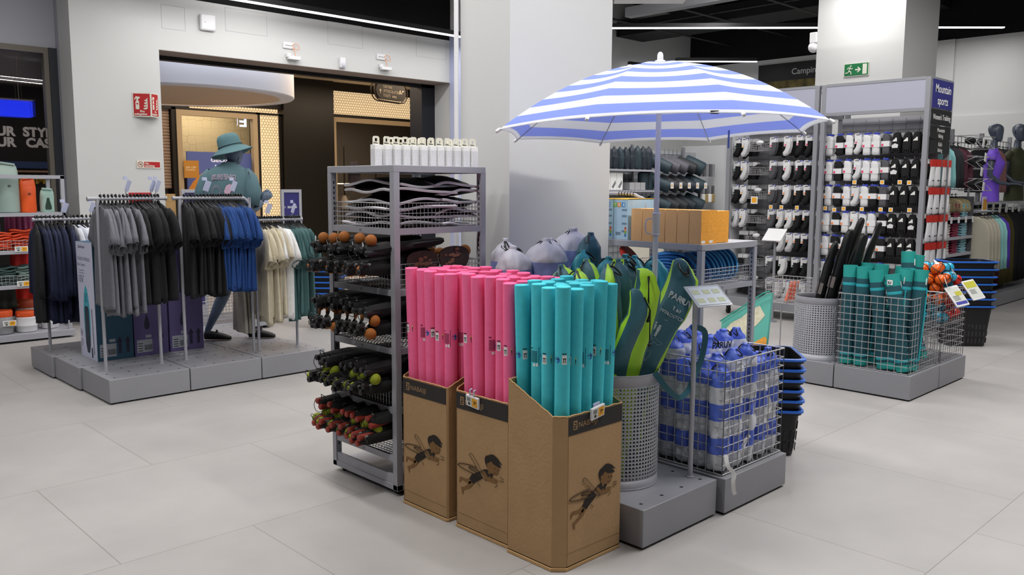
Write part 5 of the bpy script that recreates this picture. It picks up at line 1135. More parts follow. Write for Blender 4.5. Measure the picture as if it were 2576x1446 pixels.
m = M(); m.ext([(.115, .40), (.13, .43), (.20, .43), (.215, .40), (.22, .12), (.19, .05), (.14, .05), (.11, .12)], (-.0022, .36, 0), ux, uz, .0006); m.tube([V((-.003, .36 - .285, .42)), V((-.003, .36 - .30, .05))], .002, 4); m.tube([V((-.003, .36 - .255, .10)), V((-.003, .36 - .255, .02))], .006, 4)
for a, b in (((.13, .47), (.195, .53)), ((.195, .47), (.13, .53)), ((.13, .47), (.195, .47)), ((.13, .53), (.195, .53))): m.tube([V((-.003, .36 - a[0], a[1])), V((-.003, .36 - b[0], b[1]))], .0012, 4)
m.build('printed_deck_pad', mat('pad_slate', '#2f3c4c', .6), t)
sup_box('violet paddle board carton with one black arrow, in the middle', 2.555, 2.835, 7.075, 7.45, .93, purp, 1, 1)
sup_box('violet paddle board carton with two black arrows beside the mannequin', 2.85, 3.145, 7.08, 7.45, .93, purp, 1, 2)

# ---- mannequin in hat and surf tee
skin = mat('mannequin_blue_grey', '#5b6b80', .45)
FW = V((.698, .716, 0)); RT = V((.716, -.698, 0)); MB = V((3.525, 7.285, 0))
def mp(a, b, z):
    if z < 1.79: z += .045 * min(1, max(0, (z - 1.2) / .35))
    return MB + RT * a + FW * b + V((0, 0, z))
def skin_body(name, J, E, parent, mt, root=0, sub=2):
    me = bpy.data.meshes.new(name); me.from_pydata([tuple(j[0]) for j in J], E, []); o = bpy.data.objects.new(name, me); C.objects.link(o); o.parent = parent; me.materials.append(mt)
    o.modifiers.new('skin', 'SKIN'); me.skin_vertices.new() if not me.skin_vertices else None
    for i, j in enumerate(J): r_ = j[1]; me.skin_vertices[0].data[i].radius = r_ if isinstance(r_, tuple) else (r_, r_)
    for i in range(len(J)): me.skin_vertices[0].data[i].use_root = (i == root)
    s_ = o.modifiers.new('sub', 'SUBSURF'); s_.levels = sub; s_.render_levels = sub
    o.modifiers['skin'].use_smooth_shade = True
    return o
t = thing('mannequin', 'blue grey male mannequin in a bucket hat and surf tee, seen from behind', 'mannequin', MB + V((0, 0, .185)))
O = -(MB + V((0, 0, .185)))
J = [(mp(0, 0, 1.05), (.13, .10)), (mp(0, .0, 1.20), (.125, .09)), (mp(0, -.01, 1.42), (.15, .10)), (mp(0, 0, 1.60), (.13, .09)), (mp(.005, .01, 1.70), .055), (mp(.015, .04, 1.82), .052),
     (mp(-.17, 0, 1.62), .07), (mp(-.23, -.02, 1.46), .055), (mp(-.25, .0, 1.32), .045), (mp(-.22, .12, 1.22), .035), (mp(-.20, .2, 1.2), .028),
     (mp(.17, 0, 1.62), .07), (mp(.215, -.03, 1.47), .058), (mp(.175, -.05, 1.345), .05), (mp(.235, .02, 1.375), .042), (mp(.275, .07, 1.425), .032),
     (mp(-.08, 0, 1.0), .10), (mp(-.075, .0, .82), .085), (mp(-.07, .03, .64), .06), (mp(-.13, -.0, .50), .058), (mp(-.20, -.03, .34), .036), (mp(-.235, -.04, .26), .032), (mp(-.17, -.04, .215), .03), (mp(-.12, -.04, .205), .022),
     (mp(.08, 0, 1.0), .10), (mp(.11, .06, .82), .085), (mp(.13, .10, .64), .06), (mp(.12, .09, .48), .056), (mp(.11, .09, .30), .036), (mp(.10, .09, .23), .034), (mp(.20, .08, .215), .03), (mp(.28, .08, .21), .022)]
J = [(j[0] + O, j[1]) for j in J]
E_ = [(0, 1), (1, 2), (2, 3), (3, 4), (4, 5), (3, 6), (6, 7), (7, 8), (8, 9), (9, 10), (3, 11), (11, 12), (12, 13), (13, 14), (14, 15), (0, 16), (16, 17), (17, 18), (18, 19), (19, 20), (20, 21), (21, 22), (22, 23), (0, 24), (24, 25), (25, 26), (26, 27), (27, 28), (28, 29), (29, 30), (30, 31)]
body = skin_body('body', J, E_, t, skin)
# head: egg with jaw, nose and ear, turned to the right
def head(parent, c, mt, yaw, tilt=0., s_=1., face=True):
    m = M(); n = 24; rr = []; rot = rotm(0, 0, yaw) @ rotm(0, tilt, 0)
    prof = [(-.125, .020, .028, .030), (-.115, .040, .048, .030), (-.085, .055, .062, .022), (-.04, .070, .080, .008), (.0, .076, .092, .0), (.04, .077, .097, -.004), (.075, .068, .088, -.006), (.10, .046, .062, -.006), (.115, .018, .024, -.006)]
    for z, a, b, off in prof:
        ring = []
        for j in range(n):
            an = 2 * PI * j / n; x = off + b * math.cos(an); y = a * math.sin(an)
            if face:
                q = math.exp(-(an if an < PI else 2 * PI - an) ** 2 / .03)
                x += q * (.022 * math.exp(-((z + .028) / .022) ** 2) + .006 * math.exp(-((z + .075) / .012) ** 2) - .004 * math.exp(-((z - .01) / .014) ** 2))
                e = abs((an if an < PI else 2 * PI - an) - .42); x -= .008 * math.exp(-(e / .16) ** 2) * math.exp(-((z - .005) / .014) ** 2)
            ring.append(V(c) + rot @ V((x, y, z)) * s_)
        rr.append(ring)
    m.rings(rr)
    for sd in (-1, 1):
        m.tube([V(c) + rot @ V((x, sd * y, z)) * s_ for x, y, z in ((-.004, .072, .02), (-.014, .082, .022), (-.016, .083, .0), (-.008, .078, -.022), (.0, .072, -.03))], [.005, .007, .008, .006, .004], 8)
    return m.build('head', mt, parent, sharp=80)
head(t, mp(.02, .03, 1.905) + O, skin, math.atan2(RT.y * .85 + FW.y * .5, RT.x * .85 + FW.x * .5))
# fist of the right hand: palm with curled fingers and thumb
def fist(parent, c, d, up, mt, s_=1.):
    c = V(c); d = V(d).normalized(); sd = d.cross(V(up)).normalized(); up = sd.cross(d).normalized()
    m = M(); m.rings([[c + d * x * s_ + sd * a * math.cos(q) * s_ + up * b * math.sin(q) * s_ for q in [2 * PI * k / 12 for k in range(12)]] for x, a, b in ((-.03, .022, .026), (0, .026, .034), (.03, .028, .042), (.055, .026, .042), (.068, .016, .03))])
    for i in range(4):
        z = .032 - i * .021; L = [.07, .075, .073, .065][i]
        m.tube([c + (d * x + sd * y + up * z) * s_ for x, y in ((.055, .012), (L + .008, .006), (L + .006, -.018), (L - .018, -.032), (.030, -.026))], [.010 * s_, .0105 * s_, .010 * s_, .0095 * s_, .008 * s_], 8)
    m.tube([c + (d * x + sd * y + up * z) * s_ for x, y, z in ((.0, -.012, .030), (.03, -.03, .036), (.055, -.038, .024), (.066, -.036, .010))], [.012 * s_, .0115 * s_, .0105 * s_, .008 * s_], 8)
    return m.build('hand', mt, parent, sharp=80)
fist(t, mp(.285, .08, 1.445) + O, RT * .5 + FW * .3 + V((0, 0, .5)), V((0, 0, 1)), skin, 1.0)
# tee
tealc = mat('tee_teal', '#54727a', .85, 0, .15, 40, .05, 12)
m = M(); n = 36
def tee_ring(z, a, b, ca=0., cb=0.): return [mp(ca + a * math.copysign(abs(math.cos(q)) ** .85, math.cos(q)) * (1 + .012 * math.sin(7 * q + z * 30)), cb + b * math.copysign(abs(math.sin(q)) ** .9, math.sin(q)) * (1 + .02 * math.sin(5 * q + z * 25)), z + .0) + O for q in [2 * PI * k / n for k in range(n)]]
TR = [(1.755, .062, .062, .01, .015), (1.735, .075, .068, .01, .01), (1.705, .135, .080, .0, 0), (1.67, .19, .098, 0, 0), (1.62, .215, .115, 0, -.005), (1.52, .212, .128, 0, -.008), (1.40, .20, .128, 0, -.005), (1.25, .188, .125, 0, 0), (1.10, .19, .13, 0, 0), (1.0, .20, .14, 0, 0)]
m.rings([tee_ring(*q) for q in TR], 0, cap=False)
for sd, P in ((-1, [(-.14, 0, 1.66, .060), (-.19, -.005, 1.60, .070), (-.225, -.02, 1.51, .070), (-.245, -.02, 1.40, .074)]), (1, [(.14, 0, 1.66, .060), (.19, -.01, 1.605, .070), (.222, -.03, 1.51, .074), (.20, -.05, 1.395, .078)])):
    m.tube([mp(a, b, z) + O for a, b, z, r in P], [q[3] for q in P], 20, cap=False)
m.build('surf_tee', tealc, t, solid=.002, sharp=80)
def backpt(a, z):
    # point on the back surface of the tee
    for i in range(len(TR) - 1):
        if TR[i][0] >= z >= TR[i + 1][0]:
            f = (TR[i][0] - z) / (TR[i][0] - TR[i + 1][0]); A = TR[i][1] * (1 - f) + TR[i + 1][1] * f; B = TR[i][2] * (1 - f) + TR[i + 1][2] * f; cb_ = TR[i][4] * (1 - f) + TR[i + 1][4] * f
            q = max(0, 1 - abs(a / A) ** (1 / .85 * 2)) ** .5; return mp(a, cb_ - B * q ** .9 * 1.02 - .004, z) + O
    return mp(a, -.14, z) + O
def on_back(m, vs, fs, k=0): m.add([backpt(a, z) for a, z in vs], fs, k)
printp = mat('tee_print_pink', '#c9a9be', .8)
m = M(); vs, fs = text('SURFING', .062, .05); wdt = max(v[0] for v in vs); on_back(m, [(-.095 + v[0] * .215 / wdt - .02, 1.60 + v[1] - .5 * (v[0] / wdt - .5) ** 2 * .06) for v in vs], fs)
vs2, fs2 = text('SURFING', .062, .0); m.build('back_lettering', printp, t)
m = M(); m2v = [(-.095 + v[0] * .215 / wdt - .02, 1.60 + v[1] - .5 * (v[0] / wdt - .5) ** 2 * .06) for v in vs2]; m.add([backpt(a, z) - FW * .0015 for a, z in m2v], fs2); m.build('lettering_inner', tealc, t)
m = M()
st = [(-.07 + (.030 if k % 2 else .048) * math.cos(2 * PI * k / 28), 1.50 + (.030 if k % 2 else .055) * math.sin(2 * PI * k / 28)) for k in range(28)]
P = [backpt(a, z) for a, z in st]; m.tube(P, .0016, 4, loop=True)
m.tube([backpt(a, z) for a, z in [(.02, 1.47), (.01, 1.44), (.025, 1.41), (.01, 1.38), (.03, 1.36), (.02, 1.33), (.05, 1.34), (.045, 1.31), (.07, 1.36), (.10, 1.35), (.06, 1.39), (.05, 1.43)]], .0016, 4)
m.tube([backpt(a, z) for a, z in [(-.08, 1.33), (-.05, 1.36), (-.045, 1.32), (-.02, 1.35), (-.01, 1.31)]], .0016, 4); m.build('back_outline_drawing', printp, t)
m = M(); pts = [(.0, 1.50), (.02, 1.545), (.05, 1.56), (.085, 1.545), (.09, 1.51), (.06, 1.50), (.05, 1.48), (.03, 1.46), (.015, 1.47)]; m.add([backpt(a, z) - FW * .001 for a, z in pts], [tuple(range(len(pts)))]); m.build('back_print_blob', printp, t)
# shorts, sandals
m = M()
for sd in (-1, 1): m.rings([[mp(sd * .085 + r * 1.0 * math.cos(q), (.03 if sd > 0 else 0) * (1.05 - z) * 3 + r * 1.1 * math.sin(q), z) + O for q in [2 * PI * k / 20 for k in range(20)]] for z, r in ((1.06, .10), (.95, .112), (.85, .115), (.76, .118))], 0, cap=False)
m.build('shorts', mat('shorts_black', '#17181c', .9), t, solid=.003, sharp=80)
for c, y in ((mp(-.175, -.04, .19), 0), (mp(.195, .08, .19), 0)):
    m = M(); d_ = RT; s_ = FW
    m.rings([[c + O + d_ * x + s_ * (w2 * math.cos(q)) + V((0, 0, max(-.004, h * .5 + h * .5 * math.sin(q)))) for q in [2 * PI * k / 16 for k in range(16)]] for x, w2, h in ((-.085, .015, .05), (-.08, .032, .078), (-.04, .040, .080), (.02, .044, .072), (.08, .048, .058), (.13, .042, .042), (.155, .025, .03), (.16, .01, .02))])
    m.tube([c + O + d_ * .03 - s_ * .047 + V((0, 0, .03)), c + O + d_ * .03 + V((0, 0, .082)), c + O + d_ * .03 + s_ * .047 + V((0, 0, .03))], .009, 8); m.build('shoe', mat('sandal_black', '#0e0e11', .6), t)
# bucket hat with wide drooping brim
hm_ = mat('hat_teal', '#54777d', .85, 0, .12, 60); H0 = mp(.015, .03, 1.93); rot = Matrix.Rotation(math.radians(-17), 3, FW)
m = M(); n = 40; prof = [(.180, -.058), (.168, -.050), (.135, -.024), (.104, .0), (.103, .018), (.100, .05), (.096, .080), (.086, .103), (.06, .118), (.02, .123), (.001, .123)]
rr = []
for i, (r, z) in enumerate(prof):
    rr.append([H0 + O + rot @ (RT * (r * (1.0 if i > 2 else 1.02) * math.cos(q)) + FW * (r * 1.08 * math.sin(q)) + V((0, 0, z + (.012 * math.sin(2 * q + .6) if i < 3 else 0) + (.003 * math.sin(9 * q + z * 60) if i > 4 else 0)))) for q in [2 * PI * k / n for k in range(n)]])
m.rings(rr, 0, cap=False); m.build('bucket_hat', hm_, t, solid=.003, sharp=60)
m = M(); m.tube([H0 + O + rot @ (RT * .106 * math.cos(q) + FW * .114 * math.sin(q) + V((0, 0, .012))) for q in [2 * PI * k / 30 for k in range(30)]], .004, 5, loop=True); m.tube([mp(.095, .02, 1.87) + O, mp(.088, .0, 1.80) + O, mp(.082, -.02, 1.73) + O, mp(.078, -.03, 1.68) + O], .0022, 5); m.build('hat_cord', mat('cord_teal_dark', '#1f3338', .8), t)

# ---- wall fittings on the white wall
wt = mat('sign_ivory', '#dcdccd', .5); redm = mat('sign_red', '#b3121b', .45); greenm = mat('sign_green', '#11703f', .45)
t = thing('fire_extinguisher_sign', 'V-shaped red fire extinguisher sign projecting from the white wall', 'sign', (3.79, 10.2, 2.375))
def sgn(m, o, ux, k=0): 
    o = V(o); ux = V(ux); z = V((0, 0, 1))
    m.ext([(.035, .085), (.075, .085), (.075, .17), (.065, .185), (.065, .20), (.085, .215), (.085, .225), (.04, .232), (.022, .20), (.03, .19), (.042, .212), (.048, .2), (.045, .185), (.035, .17)], o, ux, z, .001, k)
    for j in range(4): m.ext([(.115 + .008 * j, .09 + j * .03), (.14, .082 + j * .03), (.165, .095 + j * .03), (.168, .13 + j * .03), (.150, .105 + j * .03), (.13, .102 + j * .03)], o, ux, z, .001, k)
ang = math.radians(33)
L1 = V((math.cos(-ang), math.sin(-ang), 0)); L2 = V((math.cos(ang), math.sin(ang), 0)); W_ = .20; o1 = V((0, 0, 0)); o2 = o1 + L1 * W_
o1 = V((0, -.005, 0)); L1 = V((.90, -.60, 0)).normalized(); L2 = V((.80, .60, 0)).normalized(); o2 = o1 + L1 * .205
for nm, o, L in (('left_face', o1, L1), ('right_face', o2, L2)):
    nn = L.cross(V((0, 0, 1))).normalized(); W_ = .205 if nm == 'left_face' else .15
    m = M(); m.add([o, o + L * W_, o + L * W_ - nn * .004, o - nn * .004] + [q + V((0, 0, .275)) for q in (o, o + L * W_, o + L * W_ - nn * .004, o - nn * .004)], [(0, 3, 2, 1), (4, 5, 6, 7), (0, 1, 5, 4), (1, 2, 6, 5), (2, 3, 7, 6), (3, 0, 4, 7)]); fc = m.build('sign_' + nm, wt, t)
    sx = W_ / .205; m = M(); m.ext([(.012, .012), (W_ - .012, .012), (W_ - .012, .263), (.012, .263)], o + nn * .001, L, (0, 0, 1), .001); m.build('red_field', redm, t)
    m = M(); sgn(m, o + nn * .003, L * sx); wr(m, 'Fire', .032, o + nn * .0035 + L * (.08 * sx) + V((0, 0, .052)), L, (0, 0, 1), bold=.04, sx=sx); wr(m, 'extinguisher', .031, o + nn * .0035 + L * (.018 * sx) + V((0, 0, .022)), L, (0, 0, 1), bold=.04, sx=.92 * sx); m.build('white_symbols', wt, t)
    m = M(); m.ext([(.045, .14), (.066, .14), (.066, .155), (.045, .155)], o + nn * .005, L * sx, (0, 0, 1), .0006); m.build('red_label_patch', redm, t)
t = thing('no_smoking_sign', 'small red and white No smoking sign on the white wall', 'sign', (3.806, 10.19, 1.784))
m = M(); m.box((0, 0, 0), (.275, .01, .087)); m.build('sign_plate', wt, t); m = M(); m.box((.085, -.001, .012), (.268, 0, .076)); m.build('red_field', redm, t)
m = M(); wr(m, 'No', .034, (.095, -.002, .046), (1, 0, 0), (0, 0, 1), bold=.03); wr(m, 'smoking', .034, (.095, -.002, .019), (1, 0, 0), (0, 0, 1), bold=.03, sx=.95); m.build('white_words', wt, t)
m = M(); m.tube([(.043 + .031 * math.cos(a), -.001, .044 + .031 * math.sin(a)) for a in [2 * PI * k / 24 for k in range(24)]], .003, 5, loop=True); m.tube([(.021, -.002, .066), (.065, -.002, .022)], .003, 5); m.build('prohibition_ring', mat('ring_red', '#a5391f', .5), t)
m = M(); m.cb((.045, -.0005, .046), (.034, .001, .006), 0, rotm(0, -.5, 0)); m.build('cigarette_symbol', ink, t)
t = thing('fire_blanket_sign', 'red square sign low on the wall behind the grey tees', 'sign', (3.70, 10.19, 1.20)); m = M(); m.box((0, 0, 0), (.26, .01, .30)); m.build('sign_plate', redm, t)
m = M(); m.tube([(.13 + .075 * math.cos(a), -.002, .10 + .075 * math.sin(a)) for a in [2 * PI * k / 24 for k in range(24)]], .010, 5, loop=True); m.tube([(.08, -.002, .15), (.18, -.002, .05)], .009, 5); m.build('white_symbol', wt, t)
t = thing('wireless_access_point', 'white rounded square box high on the white wall', 'wall box', (4.72, 10.175, 3.552)); m = M(); m.cb((0, 0, 0), (.195, .05, .195)); m.build('box_cover', white_p, t, bev=.02); m = M(); m.ball((-.04, -.026, .0), .005, 0, 8, 5); m.build('status_light', mat('dot_grey', '#9a9aa0', .5), t)
def alarm(label, x, z):
    t = thing('door_sensor', label, 'sensor', (x, 10.2, z), group='white door sensors with orange cable above the opening')
    m = M(); m.box((-.09, -.022, .12), (.06, 0, .20)); m.box((-.08, -.026, .13), (.05, -.02, .19)); m.build('socket_plate', white_p, t, bev=.003)
    m = M(); [m.box((-.065 + k * .028, -.0275, .15), (-.045 + k * .028, -.026, .165)) for k in range(4)]; m.build('socket_slots', mat('slot_grey', '#9c9c9c', .6), t)
    m = M(); m.cb((-.03, -.03, .03), (.05, .05, .05)); m.cb((.04, -.05, .0), (.17, .06, .045)); m.cb((.0, -.05, -.026), (.02, .03, .01)); m.cb((.09, -.05, -.026), (.02, .03, .01)); m.build('sensor_body', white_p, t, bev=.006)
    m = M(); m.tube(smooth([(.03, -.03, .155), (.06, -.04, .185), (.11, -.05, .17), (.12, -.05, .12), (.07, -.05, .11), (.04, -.04, .14), (.05, -.05, .08), (.065, -.05, .02)]), .0035, 6); m.build('orange_cable', mat('cable_orange', '#e58a4c', .5), t)
alarm('white door sensor with a looped orange cable, nearer the fire sign', 5.83, 3.25); alarm('white door sensor with a small orange cable loop, nearer the front pillar', 7.30, 3.26)
t = thing('motion_detector', 'white motion detector between the two orange cable sensors', 'detector', (6.63, 10.17, 3.20)); m = M(); m.box((-.045, -.02, 0), (.045, .03, .14)); m.build('detector_body', white_p, t, bev=.012); m = M(); m.ball((0, -.022, .04), .03, 0, 12, 8, (1, .5, 1.2)); m.build('lens', mat('lens_grey', '#c4c6d2', .3), t)
# security frames
dnavy = mat('brand_indigo', '#2b2a6e', .5)
for i, (x, w_, lb) in enumerate([(4.19, .27, 'grey framed blue security gate panel behind the rack, beside the white wall'), (5.486, .29, 'grey framed blue security gate panel beside the black mall column')]):
    t = thing('security_gate', lb, 'security gate', (x, 9.88, 0), group='pair of security gates at the shop entrance')
    m = M(); m.box((0, 0, 0), (.035, .04, 1.54)); m.box((w_ - .035, 0, 0), (w_, .04, 1.54)); m.box((.035, 0, 1.50), (w_ - .035, .04, 1.54)); m.box((.035, 0, 0), (w_ - .035, .04, .15)); m.build('gate_frame', G_light, t, bev=.003)
    m = M(); m.box((.035, .012, .15), (w_ - .035, .028, 1.50)); m.build('blue_panel', dnavy, t)
    m = M(); wr(m, 'DECATHLON', .036, (w_ / 2 + .01, .010, 1.30), (1, 0, 0), (0, 0, 1), bold=.03, center=True, sx=.62); m.tube([(.045 + .012 * math.cos(a), .010, 1.313 + .010 * math.sin(a)) for a in [2 * PI * k / 14 for k in range(14)]], .002, 4, loop=True); m.build('brand_words', white_c, t)
# ---- far basket stack seen left of the tall shelf
basket_stack('black shopping basket with blue rim beyond the green tees, %s from the bottom', 'shopping baskets stacked beyond the clothes racks', (5.12, 8.28, 0), math.radians(-46), 9, 0, .062, h=.28)
# ---- low rear shelf behind the mannequin
t = thing('low_shelf', 'low light grey shelf with wire basket behind the mannequin', 'shelf', (3.80, 8.65, 0))
m = M(); m.box((0, 0, .03), (.85, .5, .10)); m.box((0, .46, .1), (.03, .5, .62)); m.box((.82, .46, .1), (.85, .5, .62)); m.box((0, 0, .58), (.85, .5, .60)); m.build('shelf_body', G_light, t, bev=.003)
m = cage_wires(M(), (.03, .02, .15), (.80, .45, .36), .035, .002, n=4); m.build('wire_basket', wire_m, t); m = M(); [m.box((x, y, 0), (x + .05, y + .05, .03)) for x in (.03, .77) for y in (.03, .42)]; m.build('feet', black, t)

# ---- shelf at the far left with dry bags and tubs
SX, SY = 1.55, 9.52
t = thing('display_shelf_unit', 'grey shelf unit at the far left with dry bags, baskets and lidded tubs', 'shelf', (SX, SY, 0))
m = M(); L = 1.265
for x in (0, L - .035):
    for y in (0, .48): m.box((x, y, .03), (x + .035, y + .035, 1.68))
m.build('posts', G_light, t)
m = M(); m.box((0, 0, 1.65), (L, .035, 1.685)); m.box((0, .48, 1.65), (L, .515, 1.685)); m.box((0, .035, 1.65), (.035, .48, 1.685)); m.box((L - .035, .035, 1.65), (L, .48, 1.685)); m.build('top_frame', G_light, t)
for z in (1.305, .93, .58): m = M(); m.box((.0, .0, z - .035), (L - .0, .50, z)) if z > 1 else m.box((.035, .0, z - .035), (L - .22, .50, z)); m.build('shelf_board', G_light, t, bev=.002)
m = M(); m.box((0, -.02, .02), (L + .02, .52, .085)); m.build('base', G_light, t, bev=.003)
for z in (.93, .58):
    m = cage_wires(M(), (.05, .01, z), (L - .24, .42, z + .10), .035, .002, n=4); m.build('wire_basket', wire_m, t)
def dry_bag(label, x, r, h, hexc, nm, seed):
    t = thing('dry_bag', label, 'dry bag', (x, SY + .18, 1.305), rnds(.1)); mt = mat(nm, hexc, .45, 0, .2, 12); m = M(); n = 30
    prof = [(0, r * .9, .9), (.01, r, .9), (h * .4, r * 1.02, .85), (h * .7, r, .75), (h * .85, r * .96, .45), (h * .95, r * .85, .16), (h, r * .70, .08)]
    m.rings([[V((rr_ * math.cos(q) * (1 + .02 * math.sin(3 * q + z * 30 + seed)), rr_ * sq * math.sin(q) * (1 + .05 * math.sin(4 * q + z * 40 + seed)) - .02 * (z / h) ** 3, z)) for q in [2 * PI * k / n for k in range(n)]] for z, rr_, sq in prof]); m.build('bag_body', mt, t)
    m = M(); m.cb((0, -.025, h + .004), (r * 1.45, .035, .022), 0, rotm(0, rnds(.15), 0)); m.build('rolled_top', mt, t, bev=.006)
    m = M(); m.tube([(.012 * math.cos(a), -r * .93, h * .55 + .009 * math.sin(a)) for a in [2 * PI * k / 12 for k in range(12)]], .0025, 4, loop=True); m.build('round_logo', ink, t); return t
dry_bag('large grey green dry bag on the far left shelf', 2.32, .118, .49, '#8fa39b', 'dry_sage', 1)
a_ = dry_bag('orange dry bag with black buckle between the two green ones', 2.515, .075, .345, '#e85a1e', 'dry_orange', 2); m = M(); m.cb((.02, -.04, .36), (.05, .02, .015)); m.build('buckle', black, a_)
a_ = dry_bag('small mint dry bag with a dark bottle print', 2.69, .066, .235, '#a8cbbf', 'dry_mint', 3); m = M(); m.ext([(-.028, .03), (.028, .03), (.03, .06), (.015, .12), (.01, .15), (-.01, .15), (-.015, .12), (-.03, .06)], (0, -.066, 0), (1, 0, 0), (0, 0, 1), .002); m.build('bottle_print', mat('bottle_dark', '#1c3a2c', .6), a_)
def tub(label, x, y, r, h, body, lid, sq=1.):
    t = thing('lidded_tub', label, 'tub', (x, y, .085), 0, 'lidded tubs on the bottom of the far left shelf')
    m = M(); m.lathe([(r * .85, 0), (r * .97, .01), (r, h * .28), (r * 1.03, h * .30), (r * 1.03, h * .34), (r, h * .36), (r, h * .7), (r * .9, h * .76)], 28); m.build('tub_body', body, t); m = M(); m.lathe([(r * .95, h * .74), (r * .97, h * .78), (r * .97, h * .95), (r * .92, h), (.001, h)], 28); m.cb((-r * .8, -r * .5, h * .86), (.03, .02, .02)); m.build('screw_lid', lid, t); return t
tw = mat('tub_white', '#d5d5d8', .45); tsm = mat('tub_smoke', '#8e8f93', .3); to = mat('lid_orange', '#d8531e', .45)
tub('white tub with orange screw lid at the front of the far left shelf', 2.42, 9.66, .098, .215, tw, to)
tub('smoky tub with orange lid at the left edge of the frame', 2.20, 9.66, .10, .24, tsm, to); tub('grey tub with dark orange lid behind the white one', 2.49, 9.90, .11, .30, tsm, mat('lid_dark_orange', '#9d3f1c', .5)); tub('white tub with orange lid partly behind the rack post', 2.66, 9.74, .085, .20, tw, to); tub('smoky tub with brown orange lid in the rear left', 2.25, 9.9, .10, .27, tsm, mat('lid_dark_orange', '#9d3f1c', .5))
def folded(label, x, y, z, n, w_, d_, hexc, nm, seed, group=None, th=.012, name='folded_fabric', cat='fabric'):
    r_ = random.Random(seed); mt = mat(nm, hexc, .6, 0, .2, 20)
    for i in range(n):
        m = M(); P = [V(((u - .5) * w_, (v - .5) * d_, .006 * math.sin(6 * u + i + seed) + .004 * math.sin(9 * v + i))) for u in (0, .25, .5, .75, 1) for v in (0, .5, 1)]
        m.surf(lambda u, v: V(((u - .5) * w_ * (1 + .05 * math.sin(4 * v + i)), (v - .5) * d_, .008 * math.sin(7 * u + i + seed) + .005 * math.sin(8 * v + i))), 8, 4)
        o = m.build(name, mt, loc=(x + r_.uniform(-.01, .01), y + r_.uniform(-.01, .01), z + .008 + i * th * 1.25), rot=(0, 0, r_.uniform(-.15, .15)), solid=th)
        tag(o, (label + ', %s from the bottom') % ORD[i], cat, group)
folded('orange folded net bag in the upper wire basket, left pile', 2.20, 9.70, .935, 8, .24, .22, '#d24416', 'net_orange', 3, 'orange folded bags', .018, 'folded_bag', 'bag')
folded('orange folded net bag in the upper wire basket, right pile', 2.42, 9.70, .935, 9, .20, .22, '#c93d14', 'net_orange2', 5, 'orange folded bags', .018, 'folded_bag', 'bag')
folded('dark green folded pouch in the lower wire basket', 2.24, 9.70, .585, 8, .22, .22, '#2f4a46', 'pouch_green', 7, 'green folded pouches', .018, 'folded_pouch', 'pouch')
folded('grey green folded pouch beside the dark ones', 2.45, 9.70, .585, 8, .20, .22, '#5d736e', 'pouch_sage', 9, 'green folded pouches', .018, 'folded_pouch', 'pouch')
price_tag('small price tag on the upper wire basket at the far left', (2.38, 9.51, .945), 0, .12, .055, rot=Euler((0, 0, 0))); price_tag('small price tag on the lower wire basket at the far left', (2.38, 9.51, .595), 0, .12, .055, rot=Euler((0, 0, 0))); price_tag('price tag stuck on the smoky tub', (2.24, 9.545, .20), 0, .12, .055, rot=Euler((0, 0, 0)))
def hung(label, x, y, z, w_, h, hexc, nm, seed, grp=None):
    m = M(); m.surf(lambda u, v: V(((u - .5) * w_ * (1 + .15 * v), .012 * math.sin(u * 14 + seed) * (.3 + v), -v * h + .01 * math.sin(u * 9) * v)), 14, 6); t = thing('hanging_garment', label, 'garment', (x, y, z), 0, grp); m.build('fabric', mat(nm, hexc, .8, 0, .1, 40), t, solid=.006, sharp=80)
    m = M(); m.tube([(-w_ * .4, 0, 0), (0, 0, .02), (w_ * .4, 0, 0)], .004, 5); m.tube([(0, 0, .02), (0, 0, .05)], .002, 5); m.build('hanger', hangm, t)
for i in range(4): hung('pink garment hanging behind the dry bag shelf, %s from the left' % ORD[i], 2.42 + i * .055, 10.02 - i * .012, 1.44, .10, .40, '#d678a8', 'pink_cloth', i, 'pink garments behind the far left shelf')
hung('pale blue garment hanging behind the dry bag shelf', 2.26, 10.03, 1.30, .12, .3, '#7f9cc8', 'blue_cloth', 3)
hung('bright red garment behind the lower wire basket', 2.50, 9.98, .90, .22, .30, '#c9241c', 'red_cloth', 2); hung('long red garment above the tubs', 2.50, 10.0, .56, .24, .36, '#c4200f', 'red_cloth2', 5); hung('dark green garment above the smoky tub', 2.28, 9.80, .54, .18, .22, '#25302b', 'dgreen_cloth', 6); hung('orange garment edge beside the navy swim tops', 2.66, 9.98, .80, .10, .20, '#d8501c', 'orange_cloth', 8)
